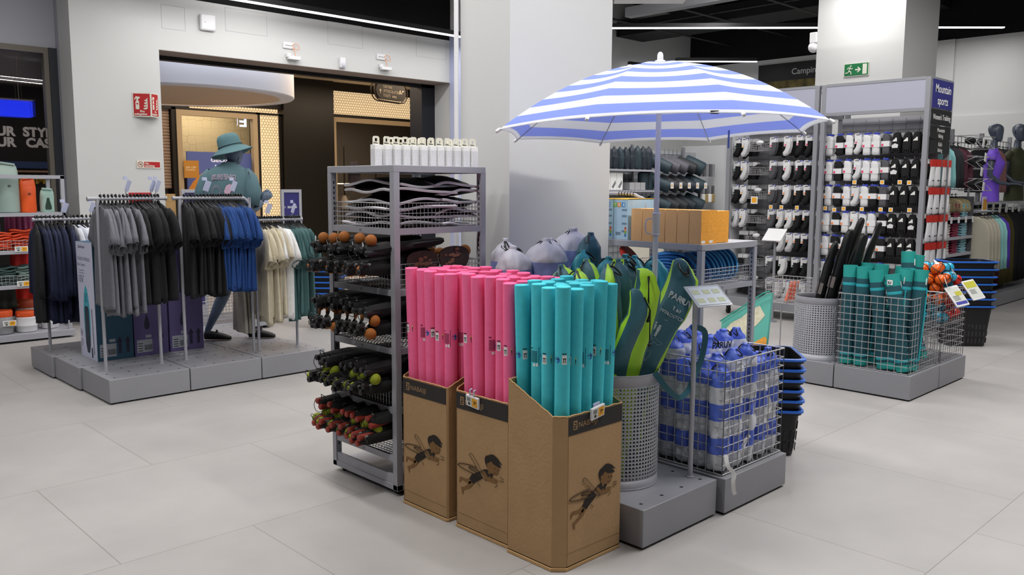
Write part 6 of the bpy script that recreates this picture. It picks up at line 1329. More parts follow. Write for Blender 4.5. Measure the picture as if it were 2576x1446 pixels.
# ================================================================ RIGHT: SOCK GONDOLA
GX, GY0, GY1, GY2 = 9.4, 3.41, 4.61, 5.81
frame_m = mat('gondola_frame', '#8d8f95', .4, .2); head_m = mat('header_panel', '#a3a4b5', .6); gback = mat('gondola_back', '#b4b4b8', .7)
def gondola(label, y0, y1, end):
    t = thing('sock_gondola', label, 'gondola', (GX, y0, 0), group='sock gondolas below the lilac header'); D = y1 - y0
    for y in (0.0, D - .05):
        for x in ((0, .62) if (end and y == 0) or (not end and y > 0) or y > 0 else (0, .62)):
            m = M(); m.box((x, y, .1), (x + .05, y + .05, 2.755)); m.build('post', frame_m, t)
    m = M(); m.box((0.005, .05, 2.44), (.045, D - .05, 2.73)); m.build('header_panel', head_m, t)
    m = M(); m.box((0, .05, 2.73), (.05, D - .05, 2.76)); m.box((0, .05, 2.405), (.05, D - .05, 2.44)); m.box((.62, .05, 2.73), (.67, D - .05, 2.76)); m.box((.05, 0, 2.73), (.62, .04, 2.76)); m.box((.05, 0, 2.405), (.62, .04, 2.44)); m.box((.05, D - .04, 2.73), (.62, D, 2.76)); m.build('header_frame', frame_m, t)
    m = M(); m.box((.45, .05, .2), (.47, D - .05, 2.40)); m.build('back_panel', gback, t)
    m = M(); z = .3
    while z < 2.4: m.rod((.44, .05, z), (.44, D - .05, z), .004, 5); z += .075
    y = .1
    while y < D: m.rod((.443, y, .25), (.443, y, 2.38), .0025, 4); y += .15
    m.build('wire_grid', wire_m, t)
    m = M(); m.box((-.02, 0, .12), (.66, D, .23)); m.build('base', frame_m, t, bev=.004)
    for x in (.04, .58):
        for y in (.08, D - .08):
            m = M(); m.tube([(x + .045 * math.sin(a), y - .012, .045 - .045 * math.cos(a)) for a in [0]] + [(x, y + .012, .0)], .001, 3) if False else m.lathe([(.012, -.014), (.042, -.012), (.042, .012), (.012, .014)], 14, 0, (x, y, .042), rotm(PI / 2)); m.box((x - .02, y - .02, .07), (x + .02, y + .02, .12)); m.build('caster', black, t)
    return t
g1 = gondola('grey gondola of sports socks under the lilac header, beside the section signs', GY0, GY1 - .015, True)
g2 = gondola('grey gondola of ankle socks on casters, nearer the umbrella', GY1 + .015, GY2, False)
m = M(); m.box((0.05, 1.185, .2), (.62, 1.19, 2.4)); m.build('side_panel', mat('side_panel_white', '#cfcfd2', .7), g2)
# section signs on the end of the gondola
brandb = mat('sign_indigo', '#2a2a78', .5); blackp = mat('sign_black', '#151517', .5)
def esign(nm, label, z0, z1, mt, lines, s_):
    t = thing(nm, label, 'sign', (GX + .05, GY0 - .004, z0), group='section signs on the gondola end')
    m = M(); m.box((0, -.008, 0), (.57, 0, z1 - z0)); m.build('sign_panel', mt, t); m = M(); n = len(lines)
    for i, l in enumerate(lines): hh = z1 - z0; wr(m, l, hh * (.41 if n > 1 else .5), (.285, -.010, hh * ((.56, .14)[i] if n > 1 else .36)), (1, 0, 0), (0, 0, 1), bold=.01, center=True, sx=.82 if len(l) > 10 else 1.0)
    m.build('sign_words', white_c, t)
esign('section_sign', 'indigo sign reading Mountain sports at the top of the gondola end', 2.44, 2.735, brandb, ['Mountain', 'sports'], .115)
esign('section_sign', 'black sign reading Women\'s Trekking on the gondola end', 2.265, 2.425, blackp, ["Women's Trekking"], .095)
esign('section_sign', 'black sign reading Mountain hiking on the gondola end', 2.115, 2.258, blackp, ['Mountain', 'hiking'], .085)
esign('section_sign', 'black sign reading Kid\'s hiking on the gondola end', 1.965, 2.108, blackp, ["Kid's", 'hiking'], .085)

# ---- sock packs
wool = {'white': mat('sock_white', '#d4d4d6', .9, 0, .4, 120), 'grey': mat('sock_grey', '#4f4f53', .9, 0, .4, 120), 'black': mat('sock_black', '#0f0f11', .9, 0, .4, 120)}
sqc = {'pink': mat('mark_pink', '#d93a68', .6), 'orange': mat('mark_orange', '#e8823a', .6), 'green': mat('mark_green', '#2f5a48', .6), 'yellow': mat('mark_yellow', '#e8b43a', .6)}
tabb = mat('hook_tab_blue', '#2d3fae', .6); cardw = mat('header_card', '#dadadc', .65)
SP = {}
def pack(kind, col, sq):
    # faces -X, hangs from z=0, width along Y
    t = thing('sock_pack', 'x', 'sock pack'); r_ = random.Random(hash((kind, col)) % 97)
    if kind == 'ankle':
        m = M(); m.box((-.002, -.035, -.085), (.002, .045, 0)); m.box((-.002, .012, -.115), (.002, .045, -.085)); m.build('header_card', cardw, t)
        m = M(); m.box((-.003, .016, -.11), (-.0022, .036, -.09)); m.build('size_mark', sqc[sq], t); m = M(); m.box((-.003, -.03, -.012), (-.0022, -.012, 0)); m.build('hook_tab', tabb, t)
        m = M(); m.box((-.003, -.015, -.02), (-.0022, .03, -.012)); m.build('card_print', ink, t)
        m = M()
        for s_, o in ((0, 0), (1, .012)): m.tube([(o, -.012, -.06), (o, -.012, -.12), (o, .004, -.17 - .01 * s_), (o, .034, -.20 - .01 * s_), (o, .052, -.205 - .008 * s_)], [.032, .031, .030, .026, .014], 12)
        m.v = [(x * .42, y, z) for x, y, z in m.v]; m.build('sock_pair', wool[col], t, sharp=80)
    elif kind == 'crew':
        m = M(); m.rings([[V((b * math.sin(q) * .5, a * math.copysign(abs(math.cos(q)) ** .6, math.cos(q)) + dy, z)) for q in [2 * PI * k / 16 for k in range(16)]] for z, a, b, dy in ((-.015, .02, .02, .012), (-.03, .036, .03, .006), (-.06, .042, .035, 0), (-.13, .043, .035, 0), (-.20, .042, .034, 0), (-.235, .040, .03, 0), (-.238, .03, .02, 0))]); m.build('sock_pair', wool[col], t, sharp=80)
        m = M(); m.box((-.020, -.046, -.155), (.020, .046, -.095)); m.build('paper_band', cardw, t); m = M(); m.box((-.0215, .02, -.150), (-.020, .042, -.125)); m.build('size_mark', sqc[sq], t)
        m = M(); m.box((-.004, -.03, -.012), (.002, .03, .006)); m.build('hook_tab', tabb, t)
    elif kind == 'glove':
        m = M(); m.rings([[V((b * math.sin(q), a * math.copysign(abs(math.cos(q)) ** .6, math.cos(q)), z)) for q in [2 * PI * k / 14 for k in range(14)]] for z, a, b in ((-.01, .028, .01), (-.05, .040, .016), (-.14, .046, .018), (-.19, .042, .016))])
        for k in range(4): m.tube([(0, -.034 + k * .022, -.185), (0, -.036 + k * .0235, -.235 + .012 * abs(k - 1.5))], [.012, .008], 8)
        m.build('glove_body', wool['black'], t, sharp=80)
        m = M()
        for k in range(3): m.ext([(-.03 + k * .018, 0), (-.018 + k * .018, 0), (-.008 + k * .010 + .004, .016 + k * .011), (-.018 + k * .010 + .0, .020 + k * .011)], (-.021, 0, -.10), (0, -1, 0), (0, 0, 1), .001)
        m.build('triple_bar_logo', white_c, t)
        if col == 'white': m = M(); m.ext([(-.03, 0), (.03, 0), (.036, .035), (.0, .05), (-.034, .03)], (-.022, 0, -.17), (0, -1, 0), (0, 0, 1), .003); m.build('white_patch', wool['white'], t)
        m = M(); m.tube([(0, 0, .012), (0, .006, .004), (0, 0, -.012)], .003, 5); m.build('hang_loop', black, t)
    elif kind == 'redtop':
        m = M(); m.rings([[V((b * math.sin(q), a * math.cos(q) + dy, z)) for q in [2 * PI * k / 14 for k in range(14)]] for z, a, b, dy in ((-.04, .034, .010, 0), (-.12, .040, .014, 0), (-.20, .048, .016, .004), (-.27, .05, .018, .014), (-.285, .03, .012, .02))]); m.build('sock_pair', wool['white'], t, sharp=80)
        m = M(); m.box((-.012, -.036, -.075), (.012, .036, 0)); m.build('red_header', mat('header_red', '#b8281e', .6), t); m = M(); m.box((-.017, -.01, -.23), (-.0145, .015, -.215)); m.build('ankle_logo', ink, t)
    return t
def put(kind, col, sq, x, y, z, rz, label, group=None, first=True):
    key = (kind, col, sq)
    if key not in SP: t = pack(*key); SP[key] = t; t.location = (x, y, z); t.rotation_euler = (0, 0, rz)
    else: t = copy_tree(SP[key], (x, y, z), (0, 0, rz), None)
    t['label'] = label; LW(label)
    if group: t['group'] = group
    elif 'group' in t: del t['group']
    return t
hooks = M(); tags_n = [0]
def hookrow(unit, ri, z, cols, depth=2):
    for ci in range(len(cols) - 1):
        if unit[0] == 'u' and abs(cols[ci][0] - cols[ci + 1][0]) < .2: put('ankle', 'black', rowsq[ri], GX + .27 + rnds(.01), (cols[ci][0] + cols[ci + 1][0]) / 2 + rnds(.01), z - .015 + rnds(.01), rnds(.2), 'black sock pack deep between hooks, %s, %s row, %s gap from left' % (unit.replace(' gondola', ''), ORD[ri], ORD[ci]), 'black sock packs hanging deep between the front hooks')
    for ci, (y, kind, col, sq) in enumerate(cols):
        x = GX + .13 + rnds(.008); nm = {'ankle': 'ankle sock', 'crew': 'banded crew sock', 'glove': 'sports glove', 'redtop': 'red topped sock'}[kind]
        lab = '%s %s pack on the %s, %s row, %s from left' % (col, nm, unit, ORD[ri], ORD[ci])
        put(kind, col, sq, x, y + rnds(.006), z + rnds(.006), rnds(.12), lab, '%s packs on the %s' % (nm, unit))
        for d in range(1, depth):
            put(kind, col, sq, x + .03 * d + .02, y + .004 * d + rnds(.008), z + rnds(.008), rnds(.1), '%s %s pack %s on its hook, %s, %s row, %s from left' % (col, nm, ORD[d], unit.replace(' gondola', ''), ORD[ri], ORD[ci]), '%s packs on the %s' % (nm, unit))
        hooks.rod((x - .03, y, z + .004), (GX + .45, y, z + .004), .0025, 4); hooks.rod((x - .03, y, z + .004), (x - .035, y, z + .02), .0025, 4)
rowsq = ['pink', 'pink', 'orange', 'orange', 'orange', 'green', 'green']
zr = [2.205, 1.915, 1.625, 1.325, 1.05, .755, .47]
A = 'umbrella side gondola'; B_ = 'sign side gondola'
rowsq = ['pink', 'pink', 'orange', 'orange', 'orange', 'green', 'green']
for ri, z in enumerate(zr):
    s_ = rowsq[ri]; c = []
    if ri < 3: c += [(5.74, 'ankle', 'black', 'green')]
    elif ri == 3: c += [(5.74, 'ankle', 'white', 'green')]
    if ri < 4: c += [(5.63, 'ankle', 'white', 'yellow')]
    c += [(5.24, 'ankle', 'grey', s_)]
    if ri in (3, 6): c += [(5.12, 'ankle', 'white', s_), (5.00, 'ankle', 'white', s_)]
    elif ri == 4: c += [(5.10, 'ankle', 'white', s_), (4.98, 'ankle', 'white', s_)]
    else: c += [(5.06, 'ankle', 'white', s_)]
    c += [(4.90, 'ankle', 'black' if ri != 6 else 'white', s_), (4.79, 'ankle', 'black' if ri != 6 else 'white', s_), (4.69, 'ankle', 'black', s_)]
    hookrow(A, ri, z, c)
    c = []
    c += [(4.53, 'crew', 'white', s_), (4.42, 'crew', 'black', s_), (4.31, 'crew', 'white', s_), (4.20, 'ankle', 'white', s_)]
    c += [(4.10, 'crew', 'white', s_), (4.00, 'crew', 'white' if ri != 2 else 'black', s_), (3.89, 'crew', 'grey' if ri < 3 else 'black', s_)]
    if ri < 5: c += [(3.78, 'glove', 'white' if ri in (0, 1, 3) else 'black', 'pink'), (3.67, 'glove', 'black', 'pink'), (3.565, 'glove', 'white' if ri > 2 else 'black', 'pink')]
    hookrow(B_, ri, z, c)
# black cords of further socks deep behind the front rows
for ri, z in enumerate(zr[:5]):
    lab_ = 'white sock packs with red headers on the gondola end, %s row' % ORD[ri]
    for i in range(6):
        put('redtop', 'white', 'pink', GX + .10 + i * .09, GY0 - .035 - (.02 if i % 2 else 0), 1.90 - ri * .295, PI / 2 + rnds(.15) + (.2 * (i - 2.5) / 2.5), 'red topped white sock pack on the gondola end, %s row, %s from left' % (ORD[ri], ORD[i]), 'red topped sock packs on the gondola end') if ri > 0 or i < 1 or True else None
tag(hooks.build('display_hooks', wire_m), 'thin wire display hooks carrying the sock packs on the gondolas', 'hooks', None, 'stuff')
m = M()
for ri in range(7):
    m.box((GX + .36, GY0 + .06, zr[ri] - .24), (GX + .42, GY1 - .06, zr[ri] - .02)); m.box((GX + .36, GY1 + .06, zr[ri] - .24), (GX + .42, 5.30, zr[ri] - .02))
# the many packs hanging deeper on the hooks, dense behind the front ones
sm = M(); r2 = random.Random(5)
for ri, z in enumerate(zr):
    for y0, y1 in ((GY0 + .08, GY1 - .08), (GY1 + .08, 5.30), (5.56, 5.76)):
        y = y0
        while y < y1:
            for d in range(2):
                x = GX + .26 + d * .07 + r2.uniform(-.02, .02); c_ = V((x, y + r2.uniform(-.01, .01), z)); kk = 0 if r2.random() < .8 else 1
                sm.box(c_ + V((-.002, -.03, -.07)), c_ + V((.002, .035, -.005)), 2)
                sm.rings([[c_ + V((.013 * math.sin(q), .036 * math.cos(q) + dy, zz)) for q in [2 * PI * k / 8 for k in range(8)]] for zz, dy in ((-.055, 0), (-.14, 0), (-.19, .01), (-.22, .02))], kk)
            y += .075
tag(sm.build('packed_socks', [wool['black'], wool['grey'], cardw]), 'dense mass of dark sock packs hanging deep behind the front packs', 'socks', None, 'stuff')
# small wire baskets on the left gondola
for ri, z in enumerate([2.07, 1.78, 1.49, 1.19, .93, .66, .40]):
    t = thing('small_wire_basket', 'small wire basket of black socks on the umbrella side gondola, %s from the top' % ORD[ri], 'wire basket', (GX + .06, 5.32, z - .03), group='small wire baskets among the ankle socks')
    m = cage_wires(M(), (0, 0, 0), (.20, .22, .09), .022, .002, n=4); m.build('wire_mesh', wire_m, t)
    for k in range(3):
        m = M(); m.ball((0, 0, 0), .045, 0, 12, 8, (1, 1.1, .7)); o = m.build('folded_sock', wool['black' if k != 1 or ri % 2 else 'white'], loc=(GX + .16 - .02 * (k == 1), 5.37 + k * .06, z + .05 + .02 * (k == 1)))
        tag(o, 'folded socks in the %s small wire basket from the top, %s from right' % (ORD[ri], ORD[k]), 'socks', 'folded socks in the small wire baskets')
for i, (y, z, l) in enumerate([(5.22, 1.36, 'grey socks'), (5.08, 1.36, 'white socks'), (4.88, 1.36, 'black socks'), (4.53, 1.36, 'leftmost crew socks'), (4.42, 1.345, 'black crew socks'), (4.31, 1.36, 'second white crew socks'), (4.20, 1.66, 'white ankle socks'), (4.10, 1.36, 'middle crew socks'), (3.89, 1.36, 'grey or black crew socks'), (3.89, 1.66, 'grey crew socks in the third row'), (3.70, 1.66, 'gloves'), (3.60, 1.655, 'rightmost gloves'), (3.78, 1.36, 'fourth row gloves'), (3.58, 1.36, 'fourth row rightmost gloves')]):
    price_tag('tiny hook price tag above the %s on the gondola' % l, (GX + .08, y, z), 0, .045, .045, rot=Euler((0, 0, -PI / 2)), mini=True, group='hook price tags on the sock gondolas')
price_tag('larger price tag on the third small wire basket of the gondola', (GX + .05, 5.43, 1.44), 0, .09, .09, rot=Euler((0, 0, -PI / 2)), mini=True)
# leaflet stand in front of the gondola
t = thing('sign_stand', 'grey sign post with white tilted leaflet plate in front of the ankle socks', 'sign stand', (9.22, 5.0, 0)); m = M(); m.rod((0, 0, 0), (0, 0, 1.03), .016, 10); m.lathe([(.06, 0), (.06, .01), (.016, .014)], 16); m.build('post', frame_m, t)
m = M(); m.cb((-.02, 0, 1.04), (.20, .24, .012), 0, rotm(0, -math.radians(42), 0) @ rotm(0, 0, 0)); m.build('plate', white_p, t)
# exit sign, speaker, camping banner, wall fittings
t = thing('exit_sign', 'green and white emergency exit sign with running figure on the rear pillar', 'sign', (10.895, 5.04, 3.02)); ux = V((0, -1, 0)); uz = V((0, 0, 1))
m = M(); m.box((-.006, -.325, 0), (0, 0, .165)); m.build('sign_plate', wt, t); m = M(); m.box((-.008, -.317, .008), (-.006, -.008, .157)); m.build('green_field', greenm, t)
m = M(); m.ext([(.245, .02), (.30, .02), (.30, .145), (.245, .145)], (-.008, 0, 0), ux, uz, .001); m.ext([(.15, .072), (.195, .072), (.175, .05), (.19, .045), (.225, .08), (.19, .115), (.175, .11), (.195, .088), (.15, .088)], (-.008, 0, 0), ux, uz, .001)
for P in ([(.085, .115), (.075, .09), (.07, .065)], [(.082, .105), (.06, .11), (.045, .09)], [(.082, .105), (.10, .09), (.118, .098)], [(.07, .065), (.095, .055), (.095, .03), (.105, .028)], [(.07, .065), (.055, .045), (.028, .045), (.026, .035)]): m.tube([V((-.009, -x, z)) for x, z in P], .0065, 6)
m.ball((-.009, -.092, .128), .0105, 0, 10, 6); m.build('running_figure', wt, t)
t = thing('wall_speaker', 'white camera housing on the left edge of the rear pillar', 'camera', (10.9, 5.47, 3.5)); m = M(); m.box((-.02, -.04, 0), (.10, .06, .14)); m.build('bracket_box', white_p, t, bev=.01); m = M(); m.ball((.03, .02, -.05), .07, 0, 14, 10); m.build('dome', white_p, t)
t = thing('camping_banner', 'black Camping banner with a tent photo on the right wall', 'banner', (14.91, 8.58, 3.30)); m = M(); m.box((0, -2.6, .28), (.04, 0, .60)); m.build('black_field', blackp, t)
m = M(); wr(m, 'Camping', .155, (-.004, -.68, .38), (0, -1, 0), (0, 0, 1), bold=.01); m.build('banner_words', mat('banner_white', '#b8b8b8', .6), t)
m = M(); m.box((0, -2.6, 0), (.04, 0, .28)); m.build('photo_strip', mat('forest_print', '#5c5226', .7, 0, 0, 200, .6, 9), t)
m = M(); m.ext([(.95, 0), (1.1, .12), (1.3, .2), (1.6, .22), (1.9, .18), (2.1, 0)], (-.002, 0, 0), (0, -1, 0), (0, 0, 1), .002); m.build('tent_photo', mat('tent_print', '#77766f', .7, 0, 0, 200, .3, 5), t)
# ---- right podium
GR = 'grey podium modules of the right floor display'
podium(6.475, 2.36, 7.07, 2.955, .195, 'grey metal podium module under the cage of teal beach mats', GR); podium(7.072, 2.355, 7.66, 2.955, .195, 'grey metal podium module under the cage of coloured ball sets', GR)
podium(6.475, 2.960, 7.07, 3.56, .195, 'grey metal podium module under the perforated bin of black bags', GR); podium(7.072, 2.960, 7.66, 3.56, .195, 'grey metal podium module behind the ball cage', GR)
perf_bin('grey perforated metal bin holding long black carry bags, right of the bodyboard', (6.715, 3.20, .195), .21, .51, 22, 64, hr=.0052)
t = thing('wire_cage', 'grey wire cage filled with rolled teal beach mats', 'wire basket', (6.492, 2.39, .197)); m = cage_wires(M(), (0, 0, .004), (.63, .565, .575), .052, .0027, n=5); m.build('wire_mesh', wire_m, t)
t = thing('wire_cage', 'grey wire cage half filled with coloured ball sets', 'wire basket', (7.135, 2.385, .197)); m = cage_wires(M(), (0, 0, .004), (.52, .565, .575), .05, .0024, n=5); [m.rod((0, .565 * k / 12, .30), (.52, .565 * k / 12, .30), .002, 4) for k in range(13)]; [m.rod((.52 * k / 10, 0, .30), (.52 * k / 10, .565, .30), .002, 4) for k in range(11)]; m.build('wire_mesh', wire_m, t)
matd = mat('mat_petrol', '#1b515c', .8, 0, .3, 150); matl = mat('mat_turquoise', '#1f9c95', .7, 0, .2, 150); mstr = mat('mat_strap', '#27a3ae', .6)
def beach_mat(label, b, tp, r=.052):
    b = V(b); tp = V(tp); H = (tp - b).length; t = thing('rolled_beach_mat', label, 'beach mat', b, group='rolled teal beach mats in the cage', rot=(tp - b).to_track_quat('Z', 'Y').to_euler())
    t.rotation_euler.rotate_axis('Z', rnd.uniform(-.6, .6))
    m = M(); m.lathe([(r, .0), (r, .05)], 26, 1); m.lathe([(r, .05), (r * 1.01, H * .4), (r * 1.02, H * .75), (r, H - .09)], 26, 0, cap=False); m.lathe([(r, H - .09), (r * 1.02, H), (r * .94, H), (r * .92, H - .05), (.001, H - .055)], 26, 1, cap=False); m.build('mat_roll', [matd, matl], t, sharp=50)
    m = M(); m.lathe([(r * 1.03, H - .155), (r * 1.04, H - .152), (r * 1.04, H - .135), (r * 1.03, H - .132)], 26, 0, cap=False); m.lathe([(r * 1.03, .07), (r * 1.04, .072), (r * 1.04, .09), (r * 1.03, .092)], 26, 0, cap=False); m.tube([(-r * 1.04, .0, H - .145), (-r * 1.08, .0, H * .5), (-r * 1.04, 0, .08)], .007, 4); m.build('carry_strap', mstr, t)
    m = M(); m.box((-r * 1.07, -.012, H - .20), (-r * 1.03, .012, H - .175)); m.build('buckle', black, t); m = M(); m.box((-r * 1.03, .018, H - .11), (-r * .8, .022, H - .06)); m.build('white_tag', white_c, t); return t
z0 = .21
ml = [((6.57, 2.90), (6.57, 2.905), .99), ((6.57, 2.79), (6.575, 2.80), .985), ((6.57, 2.60), (6.56, 2.70), .965), ((6.56, 2.45), (6.56, 2.575), .945), ((6.58, 2.54), (6.66, 2.51), .98), ((6.66, 2.44), (6.72, 2.42), .98), ((6.72, 2.88), (6.74, 2.84), 1.0), ((6.70, 2.76), (6.72, 2.72), 1.0), ((6.82, 2.70), (6.83, 2.60), .98), ((6.85, 2.55), (6.92, 2.60), 1.10), ((6.95, 2.60), (6.98, 2.55), 1.07), ((6.85, 2.80), (6.84, 2.80), .97)]
for i, (b, tp, z) in enumerate(ml): beach_mat('rolled teal beach mat, %s from the black bag bin, %s row' % (ORD[i] if i < 6 else ORD[i - 6], 'front' if i < 6 else 'rear'), (b[0], b[1], z0), (tp[0], tp[1], z))
m = M(); m.box((6.497, 2.53, .875), (6.50, 2.56, .91)); 
o = tag(M().box((6.499, 2.545, .868), (6.502, 2.585, .905)).build('paper_tag', white_c), 'white square tag with black letters on the leaning teal mat', 'tag')
m = M(); wr(m, 'IU', .026, (6.498, 2.580, .876), (0, -1, 0), (0, 0, 1), bold=.05); m.build('tag_letters', ink, o)
for i in range(4):
    b = V((6.98 + .03 * i, 2.46 + .09 * i, .25 + .03 * i)); beach_mat('short rolled teal mat at the right end of the mat cage, %s from front' % ORD[i], b, b + V((.02, .10, .30)), .035)
ballc = {'orange': mat('ball_orange', '#e8641c', .25), 'turquoise': mat('ball_turquoise', '#36a9cc', .25), 'red': mat('ball_red', '#d1251c', .25), 'green': mat('ball_green', '#62b52a', .25)}
BP = {}
def cball(col, label, c):
    if col not in BP:
        t = thing('play_ball', label, 'ball', c, group='coloured ball sets in the wire cage'); r = .044
        m = M(); m.ball((0, 0, 0), r, 0, 16, 10); m.build('ball_shell', ballc[col], t)
        m = M(); m.tube([(r * 1.03 * math.cos(a), r * 1.03 * math.sin(a), 0) for a in [2 * PI * k / 20 for k in range(20)]], .0028, 4, loop=True); m.tube([(r * 1.03 * math.cos(a), 0, r * 1.03 * math.sin(a)) for a in [2 * PI * k / 20 for k in range(20)]], .0028, 4, loop=True); m.build('black_netting', black, t); BP[col] = t; return t
    return copy_tree(BP[col], c, (rnds(1), rnds(1), rnds(3)), label)
nb_ = 0
for iz in range(6):
    for ix in range(5 if iz < 5 else 4):
        for iy in range(3 if iz < 5 else 3):
            x = 7.20 + ix * .095 + rnds(.012) + (.04 if iz % 2 else 0); y = 2.45 + iy * .10 + rnds(.012) + (.05 if iz % 2 else 0); z = .555 + iz * .078 + rnds(.008)
            if iz > 3 and ix == 4: z -= .03
            col = 'red' if iz < 3 and ix > 1 else ('green' if iy == 2 and ix < 3 else ['orange', 'orange', 'turquoise', 'turquoise', 'red'][(ix + (iz % 2) * (iy > 0)) % 5])
            if iz < 2 and ix < 2: col = 'turquoise'
            cball(col, '%s ball in the ball cage, %s layer, %s row, %s from the mats' % (col, ORD[iz], ORD[iy], ORD[ix]), (x, y, z))
def slate(label, c, rot, w_=.13, h=.19):
    t = thing('electronic_label', label, 'price label', c, 0, 'tilted electronic labels on the ball cage', rot=rot); m = M(); m.box((-w_ / 2, -h / 2, 0), (w_ / 2, h / 2, .014)); m.build('label_case', white_p, t, bev=.004)
    m = M(); m.box((-w_ * .42, -h * .42, .0142), (w_ * .42, h * .42, .015)); m.build('label_screen', eink, t); m = M(); m.box((-w_ * .05 if 'blue' in label else -w_ * .42, h * .0 if 'blue' in label else h * .1, .0152), (w_ * .42, h * .2 if 'blue' in label else h * .42, .0156)); m.build('yellow_field', mat('label_lime', '#b7b43a', .6), t)
    if 'blue' in label: m = M(); m.box((-w_ * .42, -h * .42, .0152), (w_ * .42, -h * .28, .0156)); m.build('blue_field', mat('label_blue', '#3a3f9a', .6), t)
    m = M(); [m.box((-w_ * .36, h * (-.02 - .06 * k) , .0152), (w_ * .1, h * (-.0 - .06 * k), .0156)) for k in range(4)]; m.build('label_text', ink, t)
slate('tilted white electronic label with blue foot on the ball cage', (7.24, 2.33, .735), Euler((math.radians(50), math.radians(-8), math.radians(-25))))
slate('tilted white electronic label with lime heading at the cage corner', (7.62, 2.33, .755), Euler((math.radians(50), math.radians(-8), math.radians(-25))))
for i, (c, r_) in enumerate([((7.24, 2.36, .93), (.9, .2, .3)), ((7.20, 2.40, .85), (1.2, .5, .1)), ((7.27, 2.50, .99), (.6, -.3, .5))]):
    m = M(); m.cb((0, 0, 0), (.09, .055, .002)); tag(m.build('paper_tag', white_c, loc=c, rot=r_), ['flat white paper tag on top of the ball pile', 'white folded paper tag at the left of the ball pile', 'crumpled white tag among the orange balls'][i], 'tag', 'white paper tags on the ball sets')
blk_bag = mat('carry_bag_black', '#101113', .5, 0, .3, 40); bp = [((6.66, 3.20, .22), (6.66, 2.96, 1.27), .05), ((6.72, 3.13, .22), (6.70, 2.86, 1.24), .05), ((6.78, 3.28, .22), (6.80, 2.93, 1.36), .045), ((6.60, 3.27, .22), (6.62, 3.06, 1.17), .045), ((6.80, 3.12, .22), (6.84, 2.80, 1.33), .04)]
for i, (b, tp, r) in enumerate(bp):
    r *= 1.45; H = (V(tp) - V(b)).length; t = soft_bag('carry_bag', 'long black carry bag leaning in the perforated bin, %s' % ['with a reflective patch', 'frontmost', 'tallest, toward the mats', 'leftmost and shortest', 'rearmost with a white strap'][i], b, tp, r, [blk_bag], lambda i, j, n: 0, i, 'long black carry bags in the right perforated bin', fold=.05, sq=.5, cordpos=False, prof=[(0, r * .8), (.02, r), (H * .3, r), (H * .7, r * .95), (H * .9, r * .85), (H - .03, r * .75), (H, r * .45)])
    m = M(); m.box((-r * 1.06, -.02, H * .55), (-r * .9, .03, H * .55 + .09)); m.build('reflective_patch', mat('patch_grey', '#6b6462', .4), t)
    m = M(); m.tube([(-r, .01, H * .35), (-r * 1.1, .015, H * .8), (-r * .4, 0, H)], .006, 5); m.build('edge_strap', black if i != 4 else mat('strap_grey', '#8f8f90', .6), t)
basket_stack('black shopping basket with blue rim beyond the ball cage, %s from the bottom', 'shopping baskets stacked beyond the right floor display', (9.33, 2.93, 0), math.radians(-46), 7, 0, .075, w_=.50, d_=.36, h=.42)
# bin with orange items behind the perforated bin
t = thing('wire_cage', 'small wire basket with coral packs behind the black carry bags', 'wire basket', (7.1, 3.62, .55)); m = cage_wires(M(), (0, 0, 0), (.3, .3, .22), .04, .002, n=4); m.build('wire_mesh', wire_m, t)
m = M(); [m.rod((x, y, -.55), (x, y, .22), .006, 6) for x in (0, .3) for y in (0, .3)]; m.build('legs', wire_m, t)
for i in range(3): m = M(); m.box((-.06, -.01, 0), (.06, .01, .18)); tag(m.build('coral_pack', mat('coral_pink', '#e0785f', .6), loc=(7.14 + i * .06, 3.74, .57), rot=(.25, .1, .4)), 'coral pink pack in the small wire basket, %s from the left' % ORD[i], 'pack', 'coral packs in the small wire basket')

# ================================================================ FAR RIGHT DISPLAYS
t = thing('folded_clothes_shelf', 'grey shelf of folded white, maroon and aqua tees beside the gondola end', 'shelf', (10.12, 3.45, 0))
m = M(); m.box((0, .38, 0), (1.0, .40, 1.5)); m.box((0, 0, 0), (.03, .38, 1.55)); m.box((.97, 0, 0), (1.0, .38, 1.5)); m.build('shelf_sides', mat('shelf_dark_back', '#4c4d52', .6), t)
for z in (1.265, 1.035, .84, .56, .25): m = M(); m.box((.03, -.02, z - .03), (.97, .38, z)); m.build('shelf_board', G_light, t)
fcols = [('white', '#c9c6c0'), ('maroon', '#7a1f3c'), ('aqua', '#86b4c0')]
for si, z in enumerate([1.265, 1.035, .84, .56]):
    for ci, (cn, hx) in enumerate(fcols):
        m = M(); n_ = 5 if si < 3 else 4
        for k in range(n_): m.rings([[V((a * .085 * (1 + .03 * math.sin(k * 3 + ci)), b * .12, .012 + k * .030 + c * .014)) for a, b, c in [(math.copysign(abs(math.cos(q)) ** .5, math.cos(q)), y_, math.sin(q)) for q in [2 * PI * j / 12 for j in range(12)]]] for y_ in (-1, 1)])
        for k in range(1): pass
        pass
        for k in range(n_):
            key = ('fold', cn)
            if key not in SP:
                q_ = M(); q_.rings([[V((math.copysign(abs(math.cos(a)) ** .5, math.cos(a)) * .105, y_ * .13, .015 + .015 * math.sin(a))) for a in [2 * PI * j / 14 for j in range(14)]] for y_ in (-1, -.9, .9, 1)]); SP[key] = o = q_.build('folded_tee', mat('fold_' + cn, hx, .9), sharp=60)
            else: o = SP[key].copy(); C.objects.link(o)
            o.location = (10.12 + .20 + ci * .285 + rnds(.006), 3.60, z + k * .031); o.rotation_euler = (0, 0, rnds(.05))
            tag(o, 'folded %s tee on the %s shelf from the top, %s from the bottom' % (cn, ORD[si], ORD[k]), 'folded tee', 'folded tees on the shelf beside the gondola')
